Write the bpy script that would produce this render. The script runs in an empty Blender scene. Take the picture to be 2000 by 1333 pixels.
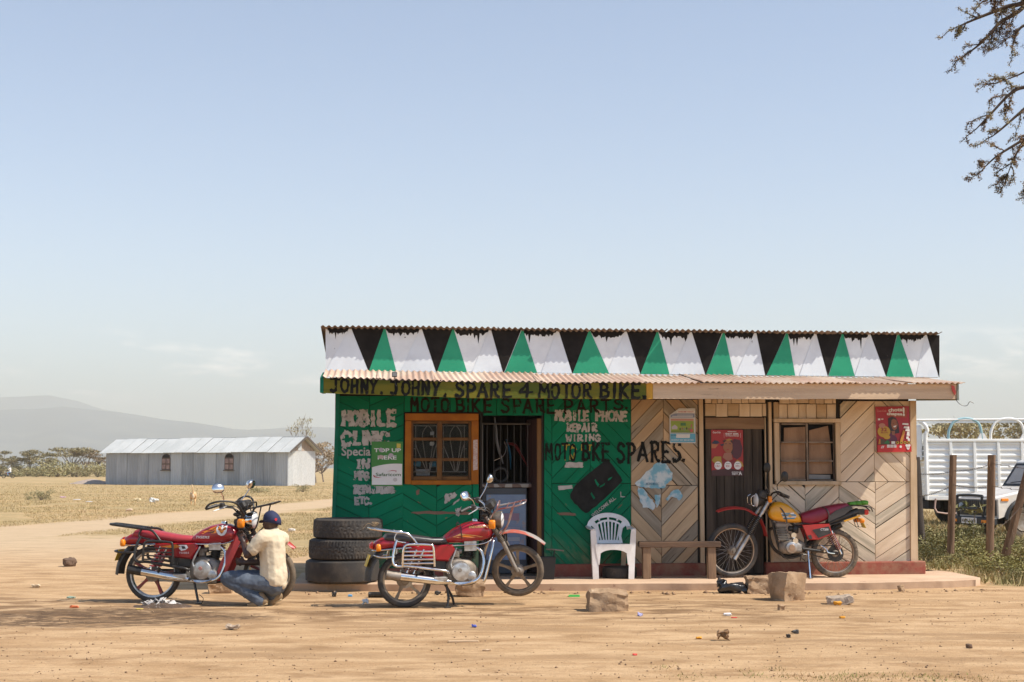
import bpy, math, random
import numpy as np
from mathutils import Vector, Matrix, noise as mnoise, geometry as mgeo
random.seed(11)
rad = math.radians
SC = bpy.context.scene
COL = SC.collection

# ------------------------------------------------------------------ camera, sky, sun, exposure
F_PX, CAM_H, HORIZON = 2778.0, 1.5, 914.0          # measured on the 2000 px wide photograph
PITCH = math.atan((HORIZON - 666.5) / F_PX)
cam_data = bpy.data.cameras.new('camera')
cam_data.sensor_width = 36.0
cam_data.lens = F_PX / 2000 * 36
cam_data.clip_start, cam_data.clip_end = 0.1, 40000
camera = bpy.data.objects.new('camera', cam_data)
COL.objects.link(camera)
camera.location = (0, 0, CAM_H)
camera.rotation_euler = (math.pi / 2 + PITCH, 0, 0)
SC.camera = camera

SUN_EL, SUN_AZ = rad(52), rad(18)                    # azimuth: from +X turned towards the camera
world = bpy.data.worlds.new('World')
SC.world = world
world.use_nodes = True
wn, wl = world.node_tree.nodes, world.node_tree.links
bg = wn['Background']
sky = wn.new('ShaderNodeTexSky')
sky.sky_type = 'NISHITA'
sky.sun_disc = False
sky.sun_elevation = SUN_EL
sky.sun_rotation = rad(90) + SUN_AZ
sky.air_density, sky.dust_density, sky.ozone_density = 1.0, 1.0, 0.9
sky.altitude = 1500
bg.inputs['Strength'].default_value = 0.15
# a few soft low clouds near the horizon
tcw = wn.new('ShaderNodeTexCoord'); mpw = wn.new('ShaderNodeMapping'); mpw.inputs['Scale'].default_value = (9, 9, 34); mpw.inputs['Location'].default_value = (1.3, .2, .4)
nzw = wn.new('ShaderNodeTexNoise'); nzw.inputs['Scale'].default_value = 1.0; nzw.inputs['Detail'].default_value = 6; nzw.inputs['Roughness'].default_value = .55
spw = wn.new('ShaderNodeSeparateXYZ')
wl.new(tcw.outputs['Generated'], mpw.inputs[0]); wl.new(mpw.outputs[0], nzw.inputs['Vector']); wl.new(tcw.outputs['Generated'], spw.inputs[0])
def wmap(src, a, b, c=0.0, d=1.0):
    n = wn.new('ShaderNodeMapRange'); n.interpolation_type = 'SMOOTHSTEP'
    for k, v in zip(('From Min', 'From Max', 'To Min', 'To Max'), (a, b, c, d)): n.inputs[k].default_value = v
    wl.new(src, n.inputs['Value']); return n.outputs[0]
def wmul(a, b):
    n = wn.new('ShaderNodeMath'); n.operation = 'MULTIPLY'; wl.new(a, n.inputs[0]); wl.new(b, n.inputs[1]); return n.outputs[0]
cloud = wmul(wmul(wmap(nzw.outputs['Fac'], .50, .66), wmap(spw.outputs[2], .035, .055)), wmap(spw.outputs[2], .10, .075))
mxw = wn.new('ShaderNodeMix'); mxw.data_type = 'RGBA'
wl.new(cloud, mxw.inputs[0]); wl.new(sky.outputs[0], mxw.inputs[6]); mxw.inputs[7].default_value = (10.5, 10.2, 10.0, 1)
wl.new(mxw.outputs[2], bg.inputs['Color'])

sun_data = bpy.data.lights.new('sun', 'SUN')
sun_data.energy = 5.0
sun_data.angle = rad(0.5)
sun_data.color = (1.0, 0.93, 0.82)
sun = bpy.data.objects.new('sun', sun_data)
COL.objects.link(sun)
SUN_DIR = Vector((math.cos(SUN_EL) * math.cos(SUN_AZ), -math.cos(SUN_EL) * math.sin(SUN_AZ), math.sin(SUN_EL)))
sun.rotation_euler = SUN_DIR.to_track_quat('Z', 'Y').to_euler()

SC.view_settings.view_transform = 'Standard'
SC.view_settings.look = 'None'
SC.view_settings.gamma = 1.0
SC.view_settings.exposure = 0.45
SC.view_settings.use_curve_mapping = False
SC.render.engine = 'CYCLES'
SC.cycles.use_denoising = True
SC.cycles.max_bounces = 6
SC.cycles.diffuse_bounces = 3
SC.cycles.glossy_bounces = 3
SC.cycles.transmission_bounces = 4
SC.cycles.transparent_max_bounces = 8
SC.cycles.volume_bounces = 2

# ------------------------------------------------------------------ placing: a pixel of the photograph at a known depth or height
def pdir(px, py):
    dx, up = px - 1000.0, 666.5 - py
    return Vector((dx, F_PX * math.cos(PITCH) - up * math.sin(PITCH), F_PX * math.sin(PITCH) + up * math.cos(PITCH)))
def at(px, py, Y):
    d = pdir(px, py)
    return Vector((0, 0, CAM_H)) + d * (Y / d.y)
def on_z(px, py, z=0.0):
    d = pdir(px, py)
    return Vector((0, 0, CAM_H)) + d * ((z - CAM_H) / d.z)

# ------------------------------------------------------------------ mesh helpers: a geo is (verts, faces)
def J(*gs):
    V, Fc = [], []
    for g in gs:
        n = len(V)
        V += [tuple(v) for v in g[0]]
        Fc += [tuple(i + n for i in f) for f in g[1]]
    return V, Fc
def TR(g, m):
    return [tuple(m @ Vector(v)) for v in g[0]], g[1]
def obj(name, g, mat=None, parent=None, smooth=None, loc=None, rot=None):
    me = bpy.data.meshes.new(name)
    me.from_pydata([tuple(v) for v in g[0]], [], [tuple(f) for f in g[1]])
    me.update()
    if mat is not None:
        me.materials.append(mat)
    if smooth is not None:
        me.shade_smooth()
        if smooth < 3:
            me.set_sharp_from_angle(angle=smooth)
    o = bpy.data.objects.new(name, me)
    COL.objects.link(o)
    if parent is not None:
        o.parent = parent
    if loc is not None:
        o.location = loc
    if rot is not None:
        o.rotation_euler = rot
    return o
def inst(name, src, parent=None, loc=(0, 0, 0), rot=(0, 0, 0), scale=None):
    o = bpy.data.objects.new(name, src.data)
    COL.objects.link(o)
    o.parent = parent
    o.location, o.rotation_euler = loc, rot
    if scale is not None:
        o.scale = scale
    return o
def tag(o, label, cat=None, group=None, kind=None):
    o['label'] = label
    if cat: o['category'] = cat
    if group: o['group'] = group
    if kind: o['kind'] = kind
    return o
def thing(name, label, cat, loc=(0, 0, 0), rot=(0, 0, 0), group=None):
    o = bpy.data.objects.new(name, None)
    COL.objects.link(o)
    o.location, o.rotation_euler = loc, rot
    o.empty_display_size = 0.1
    return tag(o, label, cat, group)
def box(cx, cy, cz, sx, sy, sz, m=None):
    x, y, z = sx / 2, sy / 2, sz / 2
    v = [(-x, -y, -z), (x, -y, -z), (x, y, -z), (-x, y, -z), (-x, -y, z), (x, -y, z), (x, y, z), (-x, y, z)]
    f = [(0, 3, 2, 1), (4, 5, 6, 7), (0, 1, 5, 4), (1, 2, 6, 5), (2, 3, 7, 6), (3, 0, 4, 7)]
    if m is not None:
        v = [tuple(m @ Vector(p)) for p in v]
    return [(p[0] + cx, p[1] + cy, p[2] + cz) for p in v], f
def cbox(x0, x1, y0, y1, z0, z1, c=0.0):
    """box between limits with chamfered edges (c)"""
    if c <= 0:
        return box((x0+x1)/2, (y0+y1)/2, (z0+z1)/2, x1-x0, y1-y0, z1-z0)
    rings = []
    for z, k in ((z0, c), (z0 + c, 0), (z1 - c, 0), (z1, c)):
        a, b, e, d = x0 + k, x1 - k, y0 + k, y1 - k
        rings.append([(a + c, e, z), (b - c, e, z), (b, e + c, z), (b, d - c, z), (b - c, d, z), (a + c, d, z), (a, d - c, z), (a, e + c, z)])
    return loft(rings)
def loft(rings, closed=False, caps=True):
    n = len(rings[0])
    V = [tuple(p) for r in rings for p in r]
    Fc = []
    m = len(rings)
    for i in range(m if closed else m - 1):
        a, b = i * n, ((i + 1) % m) * n
        for j in range(n):
            k = (j + 1) % n
            Fc.append((a + j, a + k, b + k, b + j))
    if caps and not closed:
        Fc.append(tuple(range(n - 1, -1, -1)))
        Fc.append(tuple((m - 1) * n + j for j in range(n)))
    return V, Fc
def spline(pts, k=6, closed=False):
    P = [Vector(p) for p in pts]
    n = len(P)
    out = []
    for i in range(n if closed else n - 1):
        if closed:
            p0, p1, p2, p3 = P[(i - 1) % n], P[i], P[(i + 1) % n], P[(i + 2) % n]
        else:
            p0, p1, p2, p3 = P[max(i - 1, 0)], P[i], P[i + 1], P[min(i + 2, n - 1)]
        for j in range(k):
            t = j / k
            out.append(0.5 * ((2 * p1) + (p2 - p0) * t + (2 * p0 - 5 * p1 + 4 * p2 - p3) * t * t + (3 * p1 - p0 - 3 * p2 + p3) * t ** 3))
    if not closed:
        out.append(P[-1])
    return out
def tube(pts, r, n=8, k=0, closed=False, caps=True, flat=1.0):
    """sweep a circle of radius r (number or list, one per input point) along pts"""
    R = r if isinstance(r, (list, tuple)) else [r] * len(pts)
    if k:
        q = spline([tuple(p) + (rr,) for p, rr in zip([tuple(p) for p in pts], R)], k, closed)
        P, R = [Vector(p[:3]) for p in q], [p[3] for p in q]
    else:
        P = [Vector(p) for p in pts]
    m = len(P)
    rings = []
    up = None
    for i in range(m):
        if closed:
            t = P[(i + 1) % m] - P[i - 1]
        else:
            t = P[min(i + 1, m - 1)] - P[max(i - 1, 0)]
        if t.length < 1e-9:
            t = Vector((0, 0, 1))
        t.normalize()
        if up is None:
            up = Vector((0, 0, 1)) if abs(t.z) < 0.9 else Vector((1, 0, 0))
        s = t.cross(up)
        if s.length < 1e-6:
            s = t.orthogonal()
        s.normalize()
        up = s.cross(t).normalized()
        rings.append([P[i] + (s * math.cos(a) + up * math.sin(a) * flat) * R[i] for a in (2 * math.pi * j / n for j in range(n))])
    return loft(rings, closed, caps)
def cyl(p0, p1, r0, r1=None, n=16):
    return tube([p0, p1], [r0, r0 if r1 is None else r1], n)
def lathe(prof, c=(0, 0, 0), axis='y', n=32, closed_prof=False):
    """revolve a profile of (radius, offset along axis)"""
    rings = []
    for i in range(n):
        a = 2 * math.pi * i / n
        ca, sa = math.cos(a), math.sin(a)
        if axis == 'y':
            rings.append([(c[0] + r * ca, c[1] + h, c[2] + r * sa) for r, h in prof])
        elif axis == 'z':
            rings.append([(c[0] + r * ca, c[1] + r * sa, c[2] + h) for r, h in prof])
        else:
            rings.append([(c[0] + h, c[1] + r * ca, c[2] + r * sa) for r, h in prof])
    m = len(prof)
    V = [p for r in rings for p in r]
    Fc = []
    for i in range(n):
        a, b = i * m, ((i + 1) % n) * m
        for j in range(m if closed_prof else m - 1):
            k = (j + 1) % m
            Fc.append((a + j, b + j, b + k, a + k))
    return V, Fc
def prism(poly, y0, y1, ax='xz'):
    """extrude a 2-D outline; ax says which plane it lies in"""
    if ax == 'xz':
        a = [(p[0], y0, p[1]) for p in poly]; b = [(p[0], y1, p[1]) for p in poly]
    elif ax == 'xy':
        a = [(p[0], p[1], y0) for p in poly]; b = [(p[0], p[1], y1) for p in poly]
    else:
        a = [(y0, p[0], p[1]) for p in poly]; b = [(y1, p[0], p[1]) for p in poly]
    n = len(poly)
    Fc = [tuple(range(n)), tuple(range(2 * n - 1, n - 1, -1))] + [(i, n + i, n + (i + 1) % n, (i + 1) % n) for i in range(n)]
    return a + b, Fc
def body(secs, n=20, p=2.6, axis='x'):
    """rounded body lofted along x from sections (x, z_low, z_high, half_width, y_mid)"""
    rings = []
    for s in secs:
        x, z0, z1, w = s[:4]
        ym = s[4] if len(s) > 4 else 0
        ring = []
        for j in range(n):
            a = 2 * math.pi * j / n
            c, d = math.cos(a), math.sin(a)
            yy = math.copysign(abs(c) ** (2 / p), c) * w
            zz = math.copysign(abs(d) ** (2 / p), d) * (z1 - z0) / 2
            ring.append((x, ym + yy, (z0 + z1) / 2 + zz))
        rings.append(ring)
    return loft(rings)
def shape_poly(pts, z=0.0):
    """flat filled outline in the xz plane (tessellated, may be concave), facing -y"""
    vs = [Vector((p[0], p[1], 0)) for p in pts]
    tris = mgeo.tessellate_polygon([vs])
    fc = []
    for t in tris:
        a, b, c = (vs[i] for i in t)
        fc.append(tuple(t) if (b - a).cross(c - a).z > 0 else tuple(reversed(t)))
    return [(v.x, z, v.y) for v in vs], fc
def ribbon(pts, w, z=0.0, jit=0.0, rnd=random):
    """flat brush stroke in the xz plane along a polyline"""
    P = [Vector((p[0], p[1])) for p in pts]
    L, Rr = [], []
    for i, p in enumerate(P):
        t = P[min(i + 1, len(P) - 1)] - P[max(i - 1, 0)]
        if t.length < 1e-9: t = Vector((1, 0))
        t.normalize()
        nrm = Vector((-t.y, t.x))
        if 0 < i < len(P) - 1:
            a, b = (P[i] - P[i-1]).normalized(), (P[i+1] - P[i]).normalized()
            k = 1 / max(0.6, math.sqrt(max(0.01, (1 + a.dot(b)) / 2)))
        else:
            k = 1
            p = p + t * (w * 0.4 * (1 if i else -1))
        ww = w / 2 * (1 + rnd.uniform(-jit, jit))
        L.append(p + nrm * ww * k); Rr.append(p - nrm * ww * k)
    n = len(P)
    V = [(q.x, z, q.y) for q in L + Rr]
    return V, [(i, n + i, n + i + 1, i + 1) for i in range(n - 1)]
def disc(cx, cz, r, z=0.0, n=20, sx=1.0):
    return [(cx + r * sx * math.cos(2*math.pi*i/n), z, cz + r * math.sin(2*math.pi*i/n)) for i in range(n)], [tuple(range(n))]
_text_cache = {}
def text_geo(s, size=1.0, x=0.0, z=0.0, y=0.0, w=None, bold=0.0, shear=0.0):
    """print lettering with the built-in font, standing in the xz plane, left end at x, baseline at z, height size"""
    key = (s, bold, shear)
    if key not in _text_cache:
        cu = bpy.data.curves.new('t', 'FONT')
        cu.body = s; cu.size = 1.4; cu.offset = bold; cu.shear = shear; cu.resolution_u = 3
        ob = bpy.data.objects.new('t', cu)
        COL.objects.link(ob)
        dg = bpy.context.evaluated_depsgraph_get()
        me = bpy.data.meshes.new_from_object(ob.evaluated_get(dg))
        V = [tuple(v.co) for v in me.vertices]
        Fc = [tuple(p.vertices) for p in me.polygons]
        bpy.data.objects.remove(ob); bpy.data.curves.remove(cu); bpy.data.meshes.remove(me)
        _text_cache[key] = (V, Fc)
    V, Fc = _text_cache[key]
    x0 = min(v[0] for v in V); x1 = max(v[0] for v in V)
    sx = size if w is None else w / (x1 - x0)
    return [(x + (v[0] - x0) * sx, y, z + v[1] * size) for v in V], Fc
def rough(g, amp, sc, seed=0, fine=0.0):
    """push vertices about with noise so nothing is perfectly straight"""
    out = []
    for v in g[0]:
        p = Vector(v)
        d = mnoise.noise_vector(p * sc + Vector((seed, seed * 1.7, seed * 0.3)))
        q = p + d * amp
        if fine:
            q += mnoise.noise_vector(p * sc * 4.1 + Vector((seed * 2.1, 0, 5))) * fine
        out.append(tuple(q))
    return out, g[1]
def subdivided_box(sx, sy, sz, n=6, rnd_=0.25):
    """cube sphere blend: a rounded block with n x n faces a side, for stones"""
    V, Fc, idx = [], [], {}
    def vid(p):
        k = tuple(round(c, 5) for c in p)
        if k not in idx:
            idx[k] = len(V)
            v = Vector(p)
            s = v.normalized() * 1.25
            v = v.lerp(s, rnd_)
            V.append((v.x * sx / 2, v.y * sy / 2, v.z * sz / 2))
        return idx[k]
    for ax in range(3):
        for sgn in (-1, 1):
            for i in range(n):
                for j in range(n):
                    q = []
                    for a, b in ((i, j), (i+1, j), (i+1, j+1), (i, j+1)):
                        c = [0, 0, 0]
                        c[ax] = sgn
                        c[(ax+1) % 3] = -1 + 2 * a / n
                        c[(ax+2) % 3] = -1 + 2 * b / n
                        q.append(vid(c))
                    Fc.append(tuple(q) if sgn > 0 else tuple(reversed(q)))
    return V, Fc

# ------------------------------------------------------------------ materials
MATS = {}
def M(name, col=(0.5, 0.5, 0.5), rough=0.6, metal=0.0, col2=None, sc=6.0, lo=0.35, hi=0.65, st=(1, 1, 1), detail=5.0,
      spk=None, spk_sc=30.0, spk_t=0.62, spk_w=0.06, bump=0.0, bsc=40.0, rnd=0.0, coat=0.0, spec=0.5, trans=0.0, alpha=1.0, subs=0.0, var=0.12, wear=None, splash=0.0):
    """procedural material: two colours mixed by noise, speckles / wear of a third, fine relief, a little change per object"""
    if name in MATS:
        return MATS[name]
    m = bpy.data.materials.new(name)
    m.use_nodes = True
    nt = m.node_tree
    N, L = nt.nodes, nt.links
    b = N['Principled BSDF']
    b.inputs['Roughness'].default_value = rough
    b.inputs['Metallic'].default_value = metal
    b.inputs['Coat Weight'].default_value = coat
    b.inputs['Coat Roughness'].default_value = 0.15
    b.inputs['Specular IOR Level'].default_value = spec
    b.inputs['Transmission Weight'].default_value = trans
    b.inputs['Alpha'].default_value = alpha
    tc = N.new('ShaderNodeTexCoord')
    oi = N.new('ShaderNodeObjectInfo')
    mp = N.new('ShaderNodeMapping')
    mp.inputs['Scale'].default_value = st
    off = N.new('ShaderNodeVectorMath'); off.operation = 'MULTIPLY'
    cmb = N.new('ShaderNodeCombineXYZ')
    for i in range(3):
        L.new(oi.outputs['Random'], cmb.inputs[i])
    L.new(cmb.outputs[0], off.inputs[0]); off.inputs[1].default_value = (37, 53, 71)
    L.new(off.outputs[0], mp.inputs['Location'])
    L.new(tc.outputs['Object'], mp.inputs['Vector'])
    def nz(scale, det=detail, r=0.6):
        t = N.new('ShaderNodeTexNoise')
        t.inputs['Scale'].default_value = scale; t.inputs['Detail'].default_value = det; t.inputs['Roughness'].default_value = r
        L.new(mp.outputs[0], t.inputs['Vector'])
        return t.outputs['Fac']
    def ramp(src, a, c):
        r = N.new('ShaderNodeMapRange'); r.interpolation_type = 'SMOOTHSTEP'
        r.inputs['From Min'].default_value = a; r.inputs['From Max'].default_value = c
        L.new(src, r.inputs['Value'])
        return r.outputs[0]
    def mix(fac, A, B):
        x = N.new('ShaderNodeMix'); x.data_type = 'RGBA'
        if isinstance(fac, float): x.inputs[0].default_value = fac
        else: L.new(fac, x.inputs[0])
        for s, val in ((6, A), (7, B)):
            if isinstance(val, tuple): x.inputs[s].default_value = (*val, 1)
            else: L.new(val, x.inputs[s])
        return x.outputs[2]
    c2 = col2 if col2 else tuple(c * (1 - var) for c in col)
    c = mix(ramp(nz(sc), lo, hi), tuple(col), tuple(c2))
    if spk:
        c = mix(ramp(nz(spk_sc, 6, 0.65), spk_t, spk_t + spk_w), c, tuple(spk))
    if rnd:
        hs = N.new('ShaderNodeHueSaturation')
        mr = N.new('ShaderNodeMapRange')
        mr.inputs['To Min'].default_value = 1 - rnd; mr.inputs['To Max'].default_value = 1 + rnd
        L.new(oi.outputs['Random'], mr.inputs['Value']); L.new(mr.outputs[0], hs.inputs['Value']); L.new(c, hs.inputs['Color'])
        c = hs.outputs[0]
    if splash:                                      # dust and mud thrown up against the foot of the wall
        ge = N.new('ShaderNodeNewGeometry'); sz = N.new('ShaderNodeSeparateXYZ'); L.new(ge.outputs['Position'], sz.inputs[0])
        mm = N.new('ShaderNodeMath'); mm.operation = 'MULTIPLY'; L.new(ramp(sz.outputs[2], .75, .18), mm.inputs[0]); L.new(ramp(nz(4.0, 6, .7), .38, .66), mm.inputs[1])
        m2 = N.new('ShaderNodeMath'); m2.operation = 'MULTIPLY'; L.new(mm.outputs[0], m2.inputs[0]); m2.inputs[1].default_value = splash
        c = mix(m2.outputs[0], c, (0.34, 0.235, 0.145))
    L.new(c, b.inputs['Base Color'])
    if wear:
        L.new(ramp(nz(wear[0], 6, 0.7), wear[1] + .05, wear[1] - .05), b.inputs['Alpha'])
    if bump:
        bp = N.new('ShaderNodeBump'); bp.inputs['Strength'].default_value = min(1.0, bump); bp.inputs['Distance'].default_value = 0.01
        L.new(nz(bsc, 4), bp.inputs['Height']); L.new(bp.outputs[0], b.inputs['Normal'])
    MATS[name] = m
    return m

# ================================================================== THE SETTING
def gz(x, y):
    """height of the ground: gentle swells, flat close to the shop"""
    d = math.hypot(x, y)
    h = 0.035 * mnoise.noise(Vector((x * 0.16, y * 0.16, 3.1))) + 0.012 * mnoise.noise(Vector((x * 0.7, y * 0.9, 7.7)))
    h += 0.006 * mnoise.noise(Vector((x * 1.6, y * 5.0, 1.3)))
    if 16.6 < y < 20.5 and -4.5 < x < 7.5:
        h *= 0.3
    if d > 60:
        h += 0.25 * min(1, (d - 60) / 200) * mnoise.noise(Vector((x * 0.013, y * 0.013, 0.5)))
    return h
def axis_steps(lo, hi, step, far_lo, far_hi, growth=1.13):
    a = list(np.arange(lo, hi + 1e-6, step))
    s, v = step, hi
    while v < far_hi:
        s *= growth; v += s; a.append(v)
    s, v, b = step, lo, []
    while v > far_lo:
        s *= growth; v -= s; b.append(v)
    return b[::-1] + a
gxs = axis_steps(-9.0, 9.0, 0.085, -14000, 14000)
gys = axis_steps(8.5, 22.0, 0.085, -400, 15000)
GV = [(x, y, gz(x, y) if abs(x) < 900 and y < 900 else 0.0) for y in gys for x in gxs]
nx = len(gxs)
GF = [(j * nx + i, j * nx + i + 1, (j + 1) * nx + i + 1, (j + 1) * nx + i) for j in range(len(gys) - 1) for i in range(nx - 1)]

def ground_material():
    m = bpy.data.materials.new('dry_ground'); m.use_nodes = True
    nt = m.node_tree; N, L = nt.nodes, nt.links
    b = N['Principled BSDF']; b.inputs['Roughness'].default_value = 0.95; b.inputs['Specular IOR Level'].default_value = 0.15
    geo = N.new('ShaderNodeNewGeometry')
    sep = N.new('ShaderNodeSeparateXYZ'); L.new(geo.outputs['Position'], sep.inputs[0])
    X, Y = sep.outputs[0], sep.outputs[1]
    def nz(scale, st=(1, 1, 1), det=5, r=0.6):
        mp = N.new('ShaderNodeMapping'); mp.inputs['Scale'].default_value = st
        L.new(geo.outputs['Position'], mp.inputs[0])
        t = N.new('ShaderNodeTexNoise'); t.inputs['Scale'].default_value = scale; t.inputs['Detail'].default_value = det; t.inputs['Roughness'].default_value = r
        L.new(mp.outputs[0], t.inputs['Vector']); return t.outputs['Fac']
    def mth(op, a, c):
        x = N.new('ShaderNodeMath'); x.operation = op
        for i, v in enumerate((a, c)):
            if v is None: continue
            if isinstance(v, (int, float)): x.inputs[i].default_value = v
            else: L.new(v, x.inputs[i])
        return x.outputs[0]
    def sm(v, a, c):
        r = N.new('ShaderNodeMapRange'); r.interpolation_type = 'SMOOTHSTEP'
        r.inputs['From Min'].default_value = a; r.inputs['From Max'].default_value = c
        L.new(v, r.inputs['Value']); return r.outputs[0]
    def mix(fac, A, B):
        x = N.new('ShaderNodeMix'); x.data_type = 'RGBA'
        L.new(fac, x.inputs[0])
        for s, val in ((6, A), (7, B)):
            if isinstance(val, tuple): x.inputs[s].default_value = (*val, 1)
            else: L.new(val, x.inputs[s])
        return x.outputs[2]
    n_big, n_mid, n_fine = nz(0.35, (1, 1, 1), 4), nz(1.4, (1, 1.8, 1)), nz(22, (1, 1.6, 1), 6, 0.7)
    streak = nz(1.3, (0.8, 2.6, 1), 7, 0.7)
    dirt = mix(sm(streak, 0.36, 0.64), (0.585, 0.392, 0.220), (0.425, 0.262, 0.132))
    dirt = mix(sm(n_mid, 0.50, 0.70), dirt, (0.345, 0.208, 0.103))
    dirt = mix(mth('MULTIPLY', sm(n_fine, 0.54, 0.68), 0.6), dirt, (0.25, 0.150, 0.078))
    dirt = mix(mth('MULTIPLY', sm(nz(60, (1, 1, 1), 3, 0.5), 0.62, 0.7), 0.5), dirt, (0.62, 0.46, 0.29))
    # oil-dark, trodden soil where the bicycles are mended
    work = mth('MULTIPLY', sm(mth('ABSOLUTE', mth('SUBTRACT', Y, 15.35), None), 1.9, 0.4), sm(mth('ADD', n_mid, mth('MULTIPLY', streak, 0.5)), 0.66, 0.86))
    work = mth('MULTIPLY', work, sm(X, 4.5, 2.0))
    dirt = mix(mth('MULTIPLY', work, 0.65), dirt, (0.155, 0.088, 0.045))
    ax_ = mth('DIVIDE', mth('ADD', X, 4.25), 1.75); ay_ = mth('DIVIDE', mth('SUBTRACT', Y, 14.4), 0.95)
    ash = mth('ADD', mth('ADD', mth('MULTIPLY', ax_, ax_), mth('MULTIPLY', ay_, ay_)), mth('MULTIPLY', mth('SUBTRACT', n_mid, 0.5), 3.0))
    dirt = mix(mth('MULTIPLY', mth('MULTIPLY', sm(ash, 1.25, 0.35), sm(nz(5, (1, 1.5, 1), 7, .7), .34, .56)), 1.0), dirt, (0.125, 0.076, 0.043))
    dirt = mix(mth('MULTIPLY', sm(Y, 19.0, 30.0), 0.65), dirt, (0.55, 0.425, 0.285))
    # faint wheel tracks across the yard
    for y0, sl, am, w_ in ((12.3, .03, .25, .10), (13.1, -.045, .3, .09), (13.35, -.045, .3, .08), (14.2, .02, .2, .10), (11.4, .05, .35, .12), (16.2, -.02, .15, .09)):
        wob = mth('MULTIPLY', mth('SINE', mth('ADD', mth('MULTIPLY', X, .45), y0 * 3.0), None), am)
        dd_ = mth('ABSOLUTE', mth('SUBTRACT', mth('SUBTRACT', Y, mth('ADD', y0, mth('MULTIPLY', X, sl))), wob), None)
        tr_ = mth('MULTIPLY', sm(mth('ADD', dd_, mth('MULTIPLY', mth('SUBTRACT', n_mid, .5), .25)), w_ * 1.6, w_ * .5), mth('MULTIPLY', sm(n_big, .38, .6), .8))
        dirt = mix(tr_, dirt, (0.36, 0.225, 0.118))
    # dry grass beyond the yard
    grass = mix(sm(n_mid, 0.4, 0.62), (0.45, 0.325, 0.165), (0.355, 0.265, 0.13))
    grass = mix(sm(nz(9, (1, 1, 1), 6, 0.7), 0.5, 0.66), grass, (0.26, 0.195, 0.095))
    grass = mix(sm(nz(0.11, (1, 2.5, 1), 4), 0.5, 0.62), grass, (0.50, 0.34, 0.18))
    far_y = mth('ADD', mth('SUBTRACT', Y, 24.5), mth('MULTIPLY', mth('SUBTRACT', n_mid, 0.5), 16))
    gm = sm(far_y, 0.0, 3.0)
    right = mth('MULTIPLY', sm(mth('ADD', X, mth('MULTIPLY', mth('SUBTRACT', n_mid, 0.5), 1.2)), 5.95, 6.5), sm(Y, 17.9, 18.4))
    gm = mth('MAXIMUM', gm, right)
    t0 = mth('ABSOLUTE', mth('SUBTRACT', X, mth('ADD', -11.7, mth('MULTIPLY', mth('SUBTRACT', Y, 32), 0.135))), None)
    track = sm(mth('ADD', t0, mth('MULTIPLY', mth('SUBTRACT', n_big, 0.5), 3.0)), 2.6, 1.0)
    t1 = mth('ABSOLUTE', mth('SUBTRACT', X, mth('ADD', -9.6, mth('MULTIPLY', mth('SUBTRACT', Y, 46), 0.075))), None)
    track = mth('MAXIMUM', track, sm(mth('ADD', t1, mth('MULTIPLY', mth('SUBTRACT', n_big, 0.5), 1.5)), 1.4, 0.5))
    left_dirt = mth('MULTIPLY', sm(mth('ADD', X, mth('MULTIPLY', mth('SUBTRACT', n_big, 0.5), 2.0)), -5.0, -7.5), sm(mth('ADD', Y, mth('MULTIPLY', mth('SUBTRACT', n_mid, 0.5), 8.0)), 33.0, 29.5))
    bare = mth('MAXIMUM', track, left_dirt)
    gm = mth('MULTIPLY', gm, mth('SUBTRACT', 1.0, mth('MULTIPLY', bare, 0.92)))
    col = mix(gm, dirt, grass)
    L.new(col, b.inputs['Base Color'])
    bp = N.new('ShaderNodeBump'); bp.inputs['Strength'].default_value = 0.9; bp.inputs['Distance'].default_value = 0.03
    L.new(mth('ADD', mth('MULTIPLY', streak, 1.0), mth('MULTIPLY', n_fine, 0.7)), bp.inputs['Height'])
    L.new(bp.outputs[0], b.inputs['Normal'])
    return m
ground = obj('ground', (GV, GF), ground_material(), smooth=4)
tag(ground, 'bare tan dirt yard running out into a dry grass plain', kind='structure')

# ------------------------------------------------------------------ hills far behind, and the air in front of them
def hill_band(name, label, prof, r0, r1, seed, mat):
    """prof: (pixel x, pixel y) of the ridge line; the slope runs from r0 (foot) to r1 (crest) metres away"""
    px = [p[0] for p in prof]; py = [p[1] for p in prof]
    V, Fc = [], []
    nj = 14
    cols = np.linspace(-2600, 4600, 260)
    for x in cols:
        if x < px[0]:
            e = py[0] + (px[0] - x) * 0.012 + 10 * mnoise.noise(Vector((x * 0.002, seed, 0)))
        elif x > px[-1]:
            e = py[-1] + 8 * mnoise.noise(Vector((x * 0.002, seed, 4)))
        else:
            e = float(np.interp(x, px, py))
        e += 1.6 * mnoise.noise(Vector((x * 0.02, seed, 1))) + 0.8 * mnoise.noise(Vector((x * 0.07, seed, 1)))
        top = (HORIZON - e) / F_PX * r1
        for j in range(nj + 2):
            t = min(1.0, j / nj)
            r = r0 + (r1 - r0) * t if j <= nj else r1 + 900
            h = top * (t ** 1.5) if j <= nj else top * 0.5
            if 0 < j < nj:
                h += top * 0.10 * mnoise.noise(Vector((x * 0.012, t * 5, seed + 2))) * math.sin(t * math.pi)
            V.append(((x - 1000) / F_PX * r, r, CAM_H + h if j else -2))
    n = nj + 2
    for i in range(len(cols) - 1):
        for j in range(n - 1):
            Fc.append((i * n + j, (i + 1) * n + j, (i + 1) * n + j + 1, i * n + j + 1))
    return tag(obj(name, (V, Fc), mat, smooth=4), label, kind='structure')
m_hill = M('haze_tinted_hill', (0.045, 0.075, 0.115), 0.95, col2=(0.105, 0.13, 0.15), sc=0.0016, lo=0.42, hi=0.6, detail=8)  # base colour carries the blue tint of the distant hazy air
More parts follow.
